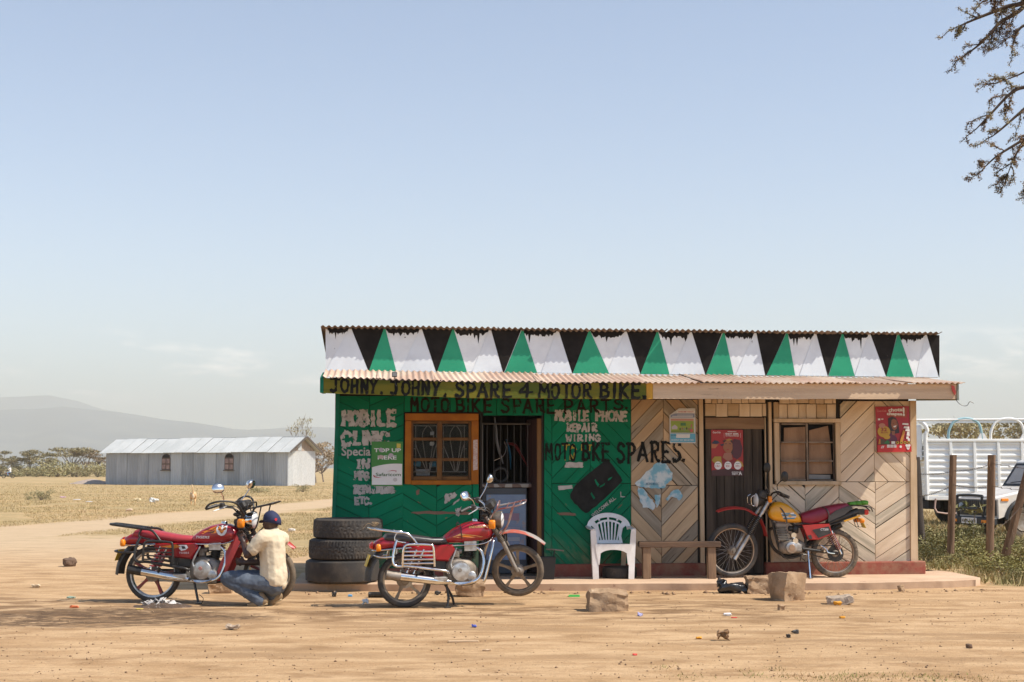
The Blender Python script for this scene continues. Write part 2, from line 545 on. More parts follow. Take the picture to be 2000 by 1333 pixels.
hill_band('far_hills', 'faint blue-grey mountain ridge on the far horizon',
          [(-200, 780), (0, 777), (50, 775), (95, 773), (150, 783), (195, 800), (235, 806), (290, 820), (360, 838), (500, 855), (700, 862), (1500, 850), (1850, 832), (2100, 828)], 6800, 9000, 3.0, m_hill)
hill_band('hills', 'hazy grey hills behind the plain',
          [(-200, 806), (0, 802), (60, 800), (130, 795), (190, 802), (250, 808), (330, 821), (400, 829), (450, 838), (480, 841), (520, 838), (600, 834), (660, 836), (900, 845), (1500, 852), (1800, 846), (2000, 842), (2200, 850)], 3600, 6200, 9.0, m_hill)
def build_haze():
    g = box(0, 6900, 299, 27600, 14400, 602)
    m = bpy.data.materials.new('dusty_air'); m.use_nodes = True
    nt = m.node_tree
    nt.nodes.remove(nt.nodes['Principled BSDF'])
    v = nt.nodes.new('ShaderNodeVolumePrincipled')
    v.inputs['Color'].default_value = (0.68, 0.70, 0.67, 1)
    v.inputs['Density'].default_value = HAZE_DENSITY
    v.inputs['Anisotropy'].default_value = 0.0
    nt.links.new(v.outputs[0], nt.nodes['Material Output'].inputs['Volume'])
    o = obj('haze', g, m)
    tag(o, 'pale dusty haze lying over the plain', kind='stuff')
HAZE_DENSITY = 0.00023
build_haze()

# ------------------------------------------------------------------ background trees
m_bark = M('acacia_bark', (0.28, 0.22, 0.17), 0.9, col2=(0.17, 0.13, 0.10), sc=14, st=(1, 1, 0.25), bump=0.5)
m_leaf = M('acacia_leaf', (0.30, 0.25, 0.13), 0.8, col2=(0.20, 0.17, 0.085), sc=0.9, rnd=0.25)
m_leaf2 = M('thorn_leaf', (0.33, 0.235, 0.145), 0.8, col2=(0.22, 0.165, 0.09), sc=0.9, rnd=0.25)
m_leaf3 = M('shrub_leaf', (0.36, 0.31, 0.16), 0.8, col2=(0.25, 0.225, 0.10), sc=1.5, rnd=0.2)
def leaf_cloud(rng, c, r, n, size, flat=0.4):
    V, Fc = [], []
    for _ in range(n):
        while True:
            p = Vector((rng.uniform(-1, 1), rng.uniform(-1, 1), rng.uniform(-1, 1)))
            if p.length < 1: break
        q = Vector(c) + Vector((p.x * r, p.y * r, p.z * r * flat))
        a = Vector((rng.uniform(-1, 1), rng.uniform(-1, 1), rng.uniform(-.6, .6))).normalized()
        b_ = a.cross(Vector((rng.uniform(-1, 1), rng.uniform(-1, 1), rng.uniform(-1, 1)))).normalized()
        s = size * rng.uniform(0.6, 1.4)
        k = len(V)
        V += [tuple(q - a * s - b_ * s * .35), tuple(q + a * s * .2 - b_ * s * .5), tuple(q + a * s), tuple(q + b_ * s * .5)]
        Fc.append((k, k + 1, k + 2, k + 3))
    return V, Fc
def acacia_geo(seed, h, r, pads=13, leaves=110, low=0.45, leaf=0.16, tilt=0.0):
    rng = random.Random(seed)
    trunk, crown = [], []
    base = Vector((0, 0, -0.1))
    fork = Vector((rng.uniform(-.1, .1) * r, rng.uniform(-.1, .1) * r, h * rng.uniform(0.22, 0.34)))
    trunk.append(tube([base, (base + fork) / 2 + Vector((rng.uniform(-.1, .1), 0, 0)), fork], [h * .04, h * .03, h * .027], 6, 3))
    for i in range(pads):
        a = i * 2.4 + rng.uniform(-.4, .4)
        rr = r * math.sqrt((i + .5) / pads) * rng.uniform(.75, 1.05)
        up = h * (rng.uniform(low, 1.0) if i % 3 else rng.uniform(.82, 1.0)) * (1 - 0.10 * (rr / r) ** 2)
        tip = Vector((rr * math.cos(a) + tilt * up, rr * math.sin(a), up))
        mid = fork.lerp(tip, 0.5) + Vector((rng.uniform(-.1, .1) * r, rng.uniform(-.1, .1) * r, -0.05 * h))
        trunk.append(tube([fork, mid, tip], [h * .018, h * .011, h * .004], 5, 3))
        pr = r * rng.uniform(.28, .46)
        for _ in range(3):
            e = tip + Vector((rng.uniform(-1, 1) * pr, rng.uniform(-1, 1) * pr, rng.uniform(.0, .12) * h))
            trunk.append(tube([mid.lerp(tip, .7), e], [h * .005, h * .002], 4))
        crown.append(leaf_cloud(rng, tip, pr, leaves, leaf, 0.26))
    return J(*trunk), J(*crown)
def shrub_geo(seed, h, r, n=900, leaf=0.10):
    rng = random.Random(seed)
    st, cr = [], []
    for i in range(9):
        a = i * 2.4
        rr = r * rng.uniform(.3, .95)
        tip = Vector((rr * math.cos(a), rr * math.sin(a), h * rng.uniform(.22, .92)))
        st.append(tube([(0, 0, -.05), tip * .5 + Vector((0, 0, .1 * h)), tip], [h * .02, h * .012, h * .004], 4, 2))
        cr.append(leaf_cloud(rng, tip * .88, r * rng.uniform(.42, .72), n // 9, leaf, 0.6))
    return J(*st), J(*cr)
TREES = [acacia_geo(s, 1.0 * 5, 3.6, low=lw) for s, lw in ((1, .45), (5, .55), (8, .38), (13, .5))] + [acacia_geo(21, 5.0, 3.6, 9, 34, .7, .13)]
TREE_OBJ = []
def tree(kind, px, py_base, py_top, label, rot=0.0, wide=1.0, mat=None, Y=None, name='acacia_tree', group='acacia trees on the plain'):
    p = on_z(px, py_base) if Y is None else at(px, py_base, Y)
    hgt = (at(px, py_top, p.y).z) * 1.06
    root = thing(name, label, 'tree', (p.x, p.y, 0), (0, 0, rot), group)
    s = hgt / 5.0
    root.scale = (s * wide, s * wide, s)
    while len(TREE_OBJ) <= kind:
        k = len(TREE_OBJ)
        t = obj('trunk', TREES[k][0], m_bark, smooth=1.0); c = obj('crown', TREES[k][1], m_leaf)
        for o in (t, c):
            COL.objects.unlink(o)
        TREE_OBJ.append((t, c))
    inst('trunk', TREE_OBJ[kind][0], root)
    c = inst('crown', TREE_OBJ[kind][1], root)
    if mat:
        c.material_slots[0].link = 'OBJECT'; c.material_slots[0].material = mat
    return root
tree(0, 2, 931.5, 884, 'acacia tree cut by the left edge of the photo', 0.3, 0.95)
tree(1, 38, 931.5, 893, 'low spreading acacia behind the distant motorcycle rider', 1.0, 1.15)
tree(2, 62, 931.5, 884, 'darker acacia with a tall top, third tree from the left edge', 2.0, 0.95)
tree(3, 88, 931.5, 886, 'umbrella acacia just left of the tallest tree', 4.0, 1.0)
tree(1, 142, 931.5, 872, 'tallest bare-stemmed acacia left of the tin shed', 3.2, 0.98)
tree(2, 172, 931.5, 884, 'reddish acacia half hidden by the left end of the tin shed', 0.2, 1.0, m_leaf2)
tree(3, 196, 931.5, 892, 'acacia peeping out right beside the shed wall', 5.1, 0.9, m_leaf2)
tree(4, 588, 950, 824, 'sparse flat-topped acacia rising behind the shed gable', 2.2, 0.30, Y=150)
tree(2, 632, 940, 872, 'thorny acacia between the tin shed and the green wall', 1.1, 0.6, m_leaf2, Y=150)
tree(3, 616, 938, 880, 'bushy acacia beside the shed gable end', 0.5, 1.0, m_leaf2, Y=140)
tree(1, 1893, 930, 816, 'flat-topped umbrella acacia behind the white truck', 0.0, 0.75, Y=95)
tree(2, 1985, 930, 833, 'acacia behind the truck at the right edge', 2.4, 0.8, Y=110)
SHR = [shrub_geo(s, 2.0, 1.7) for s in (2, 4, 7)]
SHR_OBJ = []
for g in SHR:
    t = obj('stem', g[0], m_bark, smooth=1.0); c = obj('foliage', g[1], m_leaf3)
    for o in (t, c): COL.objects.unlink(o)
    SHR_OBJ.append((t, c))
def shrub(kind, p, h, label, rot, wide=1.0, group='shrubs on the plain', mat=None):
    root = thing('shrub', label, 'shrub', p, (0, 0, rot), group)
    root.scale = (h / 2 * wide, h / 2 * wide, h / 2)
    inst('stem', SHR_OBJ[kind][0], root); c = inst('foliage', SHR_OBJ[kind][1], root)
    if mat:
        c.material_slots[0].link = 'OBJECT'; c.material_slots[0].material = mat
    return root
SH_SPEC = [(8, 26), (32, 20), (55, 27), (72, 20), (96, 34), (112, 38), (128, 30), (150, 26), (166, 24), (190, 30), (200, 22), (22, 16), (84, 22)]
SH_LAB = ['shrub at the left edge of the photo under the first acacia', 'low scrub just behind the distant rider', 'scrub under the dark acacia with the tall top', 'small scrub clump right of the dark acacia',
          'rounded shrub below the umbrella acacia', 'largest olive shrub left of the tallest acacia', 'shrub at the foot of the tallest acacia', 'scrub right of the tallest acacia', 'shrub under the reddish acacia',
          'shrub touching the left end of the tin shed', 'small shrub at the left corner of the tin shed', 'lowest shrub left of the distant rider', 'shrub between the dark and the umbrella acacia']
for i, (px, hp) in enumerate(SH_SPEC):
    yb = 932.6 if i % 2 else 931.6
    p = on_z(px, yb)
    shrub(i % 3, (p.x, p.y, 0), hp / F_PX * p.y, SH_LAB[i], i * 1.3, 1.25, 'shrubs in front of the acacias')
for i, (px, yb, hp, lab) in enumerate([(80, 978, 22, 'lone green shrub in the dry grass left of the dog'), (55, 977, 14, 'tiny dark shrub beside the lone green shrub'), (505, 963, 14, 'low green bush in front of the shed window'), (592, 962, 16, 'dry brown bush near the shed gable corner')]):
    p = on_z(px, yb)
    shrub(i % 3, (p.x, p.y, gz(p.x, p.y)), hp / F_PX * p.y, lab, i, [1.3, .8, 2.0, 1.4][i], 'low bushes in the dry grass')

# ------------------------------------------------------------------ tin shed with arched windows on the plain
m_tin = M('weathered_tin', (0.46, 0.47, 0.475), 0.6, 0.1, col2=(0.36, 0.37, 0.38), sc=0.6, st=(1, 1, 0.4), rnd=0.14, spec=0.4)
m_tinroof = M('bright_tin', (0.44, 0.45, 0.445), 0.6, 0.05, col2=(0.37, 0.385, 0.38), sc=0.5, rnd=0.03)
m_dark = M('dark_inside', (0.012, 0.010, 0.009), 0.9)
m_brownframe = M('brown_frame', (0.11, 0.065, 0.045), 0.7)
m_glass = M('dusty_glass', (0.10, 0.085, 0.07), 0.12, spec=0.6)
def corrugated(w, h, pitch, amp, nseg=8, lip=0.0):
    """sheet in xz plane, x 0..w, z 0..h, ridges vertical, wave in y"""
    n = int(w / pitch * nseg)
    V, Fc = [], []
    for i in range(n + 1):
        x = w * i / n
        y = amp * math.sin(2 * math.pi * x / pitch)
        for z in (0, h):
            V.append((x, y, z))
    for i in range(n):
        Fc.append((2*i, 2*i + 2, 2*i + 3, 2*i + 1))
    return V, Fc
def build_shed():
    A = on_z(206, 947); B = on_z(562, 950)
    L_ = (B - A).length
    ang = math.atan2(B.y - A.y, B.x - A.x)
    root = thing('tin_shed', 'long grey corrugated tin shed with two arched windows on the plain', 'shed', (A.x, A.y, 0), (0, 0, ang))
    H = (947 - 884) / F_PX * A.y
    n = 16; w = L_ / n
    Wd = 3.5; RH = 1.10
    sheet = obj('wall_sheet', corrugated(w * 1.01, H, 0.19, 0.04, 6), m_tin, root)
    wins = [((331 - 206) / 356 * L_), ((454 - 206) / 356 * L_)]
    for i in range(n):
        if i == 0: continue
        inst('wall_sheet', sheet, root, (i * w, -0.012 * (i % 2), 0.0))
    for k in range(6):
        ww = Wd / 6
        s_ = inst('wall_sheet', sheet, root, (L_, k * ww, 0), (0, 0, math.pi / 2), (ww / w, 1, 1))
        s_.material_slots[0].link = 'OBJECT'; s_.material_slots[0].material = M('sunlit_tin', (.80, .80, .78), .6, rnd=.05)  # end sheets coloured lighter than the front to stand for sunlight on them
    # gable: boards and one white sheet
    gab = [(0.0, H), (Wd, H), (Wd / 2, H + RH)]
    obj('gable', prism([(p[0], p[1]) for p in gab], L_ - 0.03, L_ - 0.01, 'yz'), M('gable_board', (0.42, 0.33, 0.26), 0.8, col2=(0.3, 0.23, 0.18), sc=3, st=(1, 6, .3)), root)
    obj('gable_sheet', box(L_ + 0.01, Wd * 0.42, H + RH * .38, 0.02, Wd * 0.13, RH * .72), m_tinroof, root)
    obj('wall_core', cbox(0.05, L_ - 0.08, 0.08, Wd - .08, 0, H - 0.05), m_dark, root)
    # roof: sheets on both slopes
    slope = math.atan2(RH + .15, Wd / 2 + 0.25)
    SL = math.hypot(Wd / 2 + .32, RH + .2)
    ov = .55
    nr = 17; wr = (L_ + 2 * ov) / nr
    rs = obj('roof_sheet', corrugated(wr * 1.02, SL, 0.15, 0.02, 5), m_tinroof, root)
    for i in range(nr):
        o = rs if i == 0 else inst('roof_sheet', rs, root)
        o.location = (-ov + i * wr, -0.32, H - 0.10 + 0.02 * math.sin(i * 1.1) - .004 * (i % 2)); o.rotation_euler = (-(math.pi / 2 - slope), 0, 0)
        o2 = inst('roof_sheet', rs, root, (-ov + (i + 1) * wr, Wd + .32, H - 0.10), (-(math.pi / 2 - slope), 0, math.pi))
    obj('ridge_cap', tube([(-ov + .1, Wd / 2, H + RH + .04), (L_ * .3, Wd / 2, H + RH + .02), (L_ * .6, Wd / 2, H + RH - .07), (L_ + ov - .1, Wd / 2, H + RH + .04)], 0.07, 6), m_tinroof, root)
    obj('verge_board', J(box(L_ + ov - .02, Wd * .25 - .2, H + RH * .47, .04, SL * .98, .16, Matrix.Rotation(slope, 4, 'X')), box(L_ + ov - .02, Wd * .75 + .2, H + RH * .47, .04, SL * .98, .16, Matrix.Rotation(-slope, 4, 'X'))), M('verge_wood', (0.10, 0.08, 0.065), 0.8), root)
    for cx in wins:
        wd, hb, ht = 0.50, H * 0.46, H * 0.80
        arch = [(cx - wd, hb), (cx + wd, hb), (cx + wd, ht)] + [(cx + wd * math.cos(a), ht + wd * .78 * math.sin(a)) for a in np.linspace(.2, math.pi - .2, 7)] + [(cx - wd, ht)]
        wn_ = obj('window', prism(arch, -0.055, 0.01), m_brownframe, root)
        for sx in (-1, 1):
            for sz in range(2):
                h2 = (ht - hb) / 2
                x0 = cx + (-wd + .07 if sx < 0 else .05); x1 = cx + (-.05 if sx < 0 else wd - .07)
                obj('pane', box((x0 + x1) / 2, -0.064, hb + h2 * (sz + .5), x1 - x0, .01, h2 - .1), M('curtained_pane', (0.34, 0.22, 0.19), 0.35, col2=(0.20, .12, .11), sc=3), wn_)
        top = [(cx + wd * .8 * math.cos(a), ht + .05 + wd * .6 * math.sin(a)) for a in np.linspace(0, math.pi, 8)]
        obj('arch_pane', prism(top, -0.068, -0.058), m_dark, wn_)
        obj('sill', box(cx, -.09, hb - .05, wd * 2.3, .12, .06), m_brownframe, wn_)
build_shed()
def build_mound():
    p = on_z(190, 946)
    V, Fc = [], []
    n, k = 20, 5
    for j in range(k + 1):
        for i in range(n):
            a = 2 * math.pi * i / n; r = 1 - j / k
            q = Vector((2.3 * r * math.cos(a), 1.6 * r * math.sin(a), 0.55 * (1 - r ** 1.4)))
            q += mnoise.noise_vector(q * 2) * .08
            V.append((q.x, q.y, q.z - .06))
    for j in range(k):
        for i in range(n):
            Fc.append((j * n + i, j * n + (i + 1) % n, (j + 1) * n + (i + 1) % n, (j + 1) * n + i))
    o = obj('gravel_heap', (V, Fc), M('heap_gravel', (0.42, 0.33, 0.27), 0.95, col2=(0.3, 0.24, 0.2), sc=9, bump=.6, bsc=20), smooth=4, loc=(p.x - .4, p.y - .5, 0))
    tag(o, 'low grey-pink gravel heap at the left end of the tin shed', 'gravel heap')
build_mound()

# ------------------------------------------------------------------ grass
def blades(rng, pts, hmin, hmax, w, lean=0.5, scale_d=False):
    n = len(pts)
    a = rng.uniform(0, 2 * np.pi, n); h = rng.uniform(hmin, hmax, n); ww = w * rng.uniform(.6, 1.4, n)
    if scale_d:
        k = np.clip(pts[:, 1] / 40, .8, 2.6); ww = ww * k; h = h * np.clip(k, .8, 1.35)
    la = rng.uniform(0, 2 * np.pi, n); ln = h * lean * rng.uniform(.2, 1, n)
    V = np.zeros((n, 3, 3))
    V[:, 0] = pts; V[:, 1] = pts; V[:, 2] = pts
    V[:, 0, 0] -= np.cos(a) * ww; V[:, 0, 1] -= np.sin(a) * ww
    V[:, 1, 0] += np.cos(a) * ww; V[:, 1, 1] += np.sin(a) * ww
    V[:, 2, 0] += np.cos(la) * ln; V[:, 2, 1] += np.sin(la) * ln; V[:, 2, 2] += h
    return V.reshape(-1, 3), np.arange(n * 3).reshape(-1, 3)
def stuff(name, label, V, Fc, mat):
    me = bpy.data.meshes.new(name)
    me.vertices.add(len(V)); me.vertices.foreach_set('co', np.asarray(V, dtype=np.float32).ravel())
    me.loops.add(Fc.size); me.loops.foreach_set('vertex_index', Fc.ravel().astype(np.int32))
    me.polygons.add(len(Fc)); me.polygons.foreach_set('loop_start', np.arange(0, Fc.size, Fc.shape[1], dtype=np.int32))
    me.update(calc_edges=True); me.validate()
    me.materials.append(mat)
    o = bpy.data.objects.new(name, me); COL.objects.link(o)
    return tag(o, label, kind='stuff')
m_straw = M('straw_grass', (0.46, 0.335, 0.17), 0.9, col2=(0.34, 0.26, 0.12), sc=0.8, lo=.4, hi=.62, detail=6, spec=.2)
m_green = M('weed_grass', (0.23, 0.205, 0.075), 0.85, col2=(0.46, 0.36, 0.19), sc=2.2, lo=.42, hi=.6, spec=.25)
def field_grass():
    r = np.random.RandomState(5)
    n = 110000
    # even in the picture: uniform in pixel row and column
    px = r.uniform(-40, 700, n); py = r.uniform(944, 1088, n)
    Y = CAM_H * F_PX / (py - HORIZON); X = (px - 1000) / F_PX * Y
    cl = np.array([mnoise.noise(Vector((x * .35, y * .18, 2))) for x, y in zip(X, Y)])
    t0 = np.abs(X - (-11.7 + (Y - 32) * .135)) + cl * 1.0
    keep = (t0 > 1.9) & (Y > 25.5 + cl * 6) & ~((X < -6.2 + cl * 2) & (Y < 31 + cl * 4)) & (cl > -.38)
    keep &= ~((X < -1.9) & (X > -3.0) & (Y < 26))
    P = np.stack([X, Y, np.array([gz(x, y) - .004 for x, y in zip(X, Y)])], 1)[keep]
    V, Fc = blades(r, P, .012, .055, .009, 1.1, True)
    stuff('dry_grass', 'short dry straw-coloured grass covering the plain', V, Fc, m_straw)
field_grass()
def fence_grass():
    r = np.random.RandomState(9)
    n = 26000
    X = r.uniform(5.75, 12.5, n); Y = 18.2 + r.rand(n) ** 1.3 * 22
    cl = np.array([mnoise.noise(Vector((x * .9, y * .6, 8))) for x, y in zip(X, Y)])
    edge = 6.35 - (Y - 18.2) * .9
    keep = (X > np.maximum(edge, 5.65) + cl * .2) & (cl > -.3) & (X < Y * .40)
    keep &= ~((Y < 19.6) & (X < 6.05))
    X, Y, cl = X[keep], Y[keep], cl[keep]
    P = np.stack([X, Y, np.zeros_like(X) - .005], 1)
    V, Fc = blades(r, P, .05, .19, .009, .9)
    stuff('fence_grass', 'rough green and straw grass along the fence posts', V, Fc, m_green)
    # low yellowish grass beyond, between the truck and the fence
    n = 9000
    X = r.uniform(7, 14, n); Y = r.uniform(27, 60, n)
    P = np.stack([X, Y, np.zeros_like(X) - .005], 1)
    V, Fc = blades(r, P, .06, .2, .018, .8)
    stuff('dry_grass_verge', 'yellow dry grass around the parked truck and jeep', V, Fc, m_straw)
fence_grass()
def foreground_weeds():
    r = np.random.RandomState(3)
    V, Fc, k = [], [], 0
    for (px, py, n, s) in [(1590, 1324, 130, .5), (1680, 1322, 90, .5), (1760, 1328, 120, .45), (1835, 1324, 130, .4), (1640, 1330, 160, .5), (1900, 1330, 160, .5), (1465, 1316, 40, .12), (1515, 1310, 40, .1), (1300, 1307, 50, .15), (1345, 1325, 60, .3)]:
        c = on_z(px, py)
        X = c.x + r.normal(0, s * .5, n); Y = c.y + r.normal(0, .10, n)
        P = np.stack([X, Y, np.array([gz(x, y) - .003 for x, y in zip(X, Y)])], 1)
        v, f = blades(r, P, .008, .03, .004, 1.2)
        V.append(v); Fc.append(f + k); k += len(v)
    stuff('sparse_weeds', 'sparse reddish and green weeds at the bottom of the photo', np.concatenate(V), np.concatenate(Fc), M('red_weed', (0.42, 0.26, 0.12), 0.9, col2=(0.2, 0.22, 0.05), sc=3, lo=.4, hi=.6))
foreground_weeds()

# ================================================================== THE SHOP
WA, WB = at(652, 1105, 18.3), at(1786, 1097, 19.1)
WU = Vector((WB.x - WA.x, WB.y - WA.y, 0)); WLEN = WU.length; WU.normalize()
WN = Vector((WU.y, -WU.x, 0))                      # outward, towards the yard
SHOP_ROT = math.atan2(WU.y, WU.x)
def wpt(px, py, off=0.0):
    """(u, z) on the shop front (or a plane `off` metres in front of it) seen at a pixel of the photograph"""
    d = pdir(px, py); o = Vector((0, 0, CAM_H))
    base = Vector((WA.x, WA.y, 0)) + WN * off
    t = (base - o).dot(WN) / d.dot(WN)
    p = o + d * t
    return ((p - Vector((WA.x, WA.y, 0))).dot(WU), p.z)
def wq(pts, off=0.0):
    return [wpt(x, y, off) for x, y in pts]
shop = thing('wooden_shop', 'wooden roadside shop, left half painted green, right half bare cream planks', 'shop', (WA.x, WA.y, 0), (0, 0, SHOP_ROT))
# local shop frame: x along the front, y inwards (outwards is -y), z up

m_green_wall = M('green_paint', splash=.55, col=(0.003, 0.145, 0.068), rough=0.6, spec=.08, col2=(0.004, 0.170, 0.084), sc=2.5, spk=(0.20, 0.10, 0.06), spk_sc=6.0, spk_t=0.665, spk_w=0.03, rnd=0.16, bump=0.25, bsc=25, st=(.6, 2, 2))
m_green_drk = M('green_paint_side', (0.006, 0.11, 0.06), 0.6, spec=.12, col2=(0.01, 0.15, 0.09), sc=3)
m_cream = M('cream_plank', splash=.6, col=(0.70, 0.565, 0.415), rough=0.8, spec=.15, col2=(0.58, 0.445, 0.31), sc=2.2, st=(.35, 2.4, 2.4), lo=.38, hi=.64, spk=(0.16, 0.105, 0.075), spk_sc=6.5, spk_t=0.645, spk_w=0.05, rnd=0.10, bump=0.45, bsc=22)
m_cream2 = M('grey_plank', (0.64, 0.54, 0.41), 0.85, spec=.15, col2=(0.36, 0.31, 0.23), sc=3.2, st=(.3, 3, 3), lo=.36, hi=.64, spk=(0.12, 0.085, 0.065), spk_sc=7, spk_t=0.63, spk_w=0.06, rnd=0.14, bump=0.4, bsc=24)
m_mid = M('brown_plank', splash=.6, col=(0.51, 0.36, 0.22), rough=0.85, spec=.12, col2=(0.40, 0.275, 0.165), sc=2.6, st=(.3, 2.6, 2.6), lo=.38, hi=.62, spk=(0.12, 0.075, 0.05), spk_sc=6, spk_t=.645, spk_w=.05, rnd=.2, bump=.45, bsc=22)
m_mid2 = M('grey_brown_plank', (0.36, 0.30, 0.225), 0.9, spec=.12, col2=(0.25, 0.20, 0.145), sc=3.4, st=(.25, 3.4, 3.4), lo=.36, hi=.64, spk=(0.11, 0.08, 0.06), spk_sc=6.5, spk_t=.62, spk_w=.06, rnd=.18, bump=.5, bsc=24)
m_creampost = M('cream_post', (0.58, 0.43, 0.28), 0.75, spec=.15, col2=(0.46, 0.33, 0.20), sc=3, st=(3, 3, .4), spk=(0.14, 0.09, 0.06), spk_sc=7, spk_t=0.66, spk_w=.05, rnd=0.08, bump=.3)
m_ochre = M('ochre_paint', (0.36, 0.125, 0.010), 0.5, spec=.15, col2=(0.28, 0.09, 0.008), sc=4, spk=(0.15, 0.06, 0.02), spk_sc=16, spk_t=.68, rnd=.08, bump=.2)
m_brownwin = M('brown_sash', (0.16, 0.075, 0.022), 0.55, spec=.15, col2=(0.10, 0.045, 0.015), sc=6, rnd=.1)
m_darkdoor = M('dark_door_plank', (0.085, 0.064, 0.048), 0.75, spec=.15, col2=(0.042, 0.032, 0.025), sc=3, st=(5, 5, .3), rnd=.22, bump=.5, bsc=30)
m_header = M('door_header_wood', (0.27, 0.17, 0.10), 0.8, spec=.15, col2=(0.20, 0.12, 0.07), sc=4, st=(.4, 3, 3), bump=.3)
m_red_plinth = M('red_plinth', splash=.5, col=(0.30, 0.085, 0.060), rough=0.75, spec=.15, col2=(0.22, 0.058, 0.042), sc=3, spk=(0.40, 0.24, 0.17), spk_sc=8, spk_t=.66, bump=.3)
m_white = M('white_paint', (0.75, 0.785, 0.79), 0.6, spec=.15, col2=(0.66, 0.69, 0.70), sc=3, spk=(0.10, 0.09, 0.085), spk_sc=9, spk_t=.70, spk_w=.015)
m_white2 = M('bluish_white_paint', (0.69, 0.74, 0.77), 0.6, spec=.15, col2=(0.63, 0.67, 0.70), sc=3)
m_black = M('black_paint', (0.014, 0.012, 0.011), 0.7, spec=.08, col2=(0.022, 0.019, 0.017), sc=5, spk=(0.12, 0.11, 0.10), spk_sc=22, spk_t=.70, spk_w=.03)
m_greenpar = M('parapet_green', (0.035, 0.32, 0.175), 0.5, spec=.15, col2=(0.03, 0.28, 0.155), sc=3)
m_letter = M('black_letter', (0.012, 0.012, 0.010), 0.7, spec=.1, wear=(13, .62))
m_letter_b = M('brown_letter', (0.020, 0.012, 0.007), 0.7, spec=.1, wear=(13, .60))
m_whiteletter = M('flaking_white', (0.47, 0.44, 0.41), 0.85, col2=(0.36, 0.33, 0.30), sc=9, spec=.1, wear=(15, .60))
m_yellowletter = M('yellow_letter', (0.42, 0.30, 0.01), 0.6)
m_olive = M('olive_fascia', (0.155, 0.135, 0.014), 0.55, spec=.15, col2=(0.085, 0.105, 0.014), sc=2.2, st=(.5, 1, 3), lo=.42, hi=.62, spk=(0.22, 0.11, 0.02), spk_sc=9, spk_t=.62, bump=.3)
m_fascia = M('bare_fascia', (0.62, 0.46, 0.31), 0.8, spec=.15, col2=(0.50, 0.36, 0.24), sc=2.5, st=(.3, 2, 5), spk=(0.10, 0.07, 0.05), spk_sc=4, spk_t=.66, spk_w=.05, bump=.4)
m_rust = M('pink_rust_roof', (0.52, 0.345, 0.25), 0.75, 0.05, col2=(0.62, 0.475, 0.36), sc=1.6, st=(1, .5, 1), lo=.4, hi=.6, spk=(0.30, 0.16, 0.10), spk_sc=10, spk_t=.66, rnd=.12, bump=.2)
m_rust2 = M('brown_rust_roof', (0.22, 0.15, 0.10), 0.75, 0.1, col2=(0.13, 0.09, 0.06), sc=3, rnd=.12)
m_conc = M('concrete_slab', (0.57, 0.40, 0.27), 0.9, spec=.15, col2=(0.48, 0.33, 0.22), sc=1.5, spk=(0.30, 0.16, 0.12), spk_sc=4, spk_t=.66, spk_w=.08, bump=.35, bsc=18)

# ---- porch slab
def build_slab():
    fr = [on_z(x, y, .1) for x, y in [(573, 1138), (640, 1139.5), (700, 1139), (820, 1139.5), (1000, 1138.5), (1150, 1138.5), (1300, 1137.5), (1450, 1137.5), (1600, 1137), (1700, 1136.5), (1800, 1134), (1860, 1132.5), (1905, 1130.5)]]
    pts = []
    for a, b_ in zip(fr[:-1], fr[1:]):
        for k in range(14):
            q = a.lerp(b_, k / 14)
            q.y += .030 * mnoise.noise(Vector((q.x * 2.1, 0, 3))) + .014 * mnoise.noise(Vector((q.x * 9, 0, 8)))
            pts.append(q)
    pts.append(fr[-1])
    r1 = on_z(1914, 1128.5, .1); r2 = on_z(1858, 1117.5, .1); r3 = on_z(1812, 1113, .1)
    back = [r1, r2, r3, Vector((r3.x + .05, 19.6, .1)), Vector((-2.7, 19.0, .1)), on_z(590, 1119, .1)]
    n = len(pts)
    allp = pts + back
    top = [(p.x, p.y, .1 + (.004 * mnoise.noise(Vector((p.x * 3, p.y, 0))) - .008 if i < n else -.004)) for i, p in enumerate(allp)]
    cen = (1.7, 18.6, .1)
    low = []
    for i, p in enumerate(allp):
        k = .02 + .03 * abs(mnoise.noise(Vector((p.x * 5, 2, 1)))) if i < n else 0
        low.append((p.x, p.y + k * .4, -.06))
    mid = [(p.x, p.y - .012, .085) for p in allp]
    m = len(allp)
    inner = [(p.x, p.y + .045, .102) for p in pts] + [(p.x, p.y, .100) for p in back]
    V = inner + top + mid + low + [cen]
    Fc = []
    for a in range(3):
        for i in range(m):
            j = (i + 1) % m
            Fc.append((a * m + j, a * m + i, (a + 1) * m + i, (a + 1) * m + j))
    c = 4 * m
    for i in range(m):
        Fc.append((i, (i + 1) % m, c))
    tag(obj('porch_slab', (V, Fc), m_conc, smooth=.8), 'worn pinkish concrete porch slab in front of the shop', kind='structure')
build_slab()

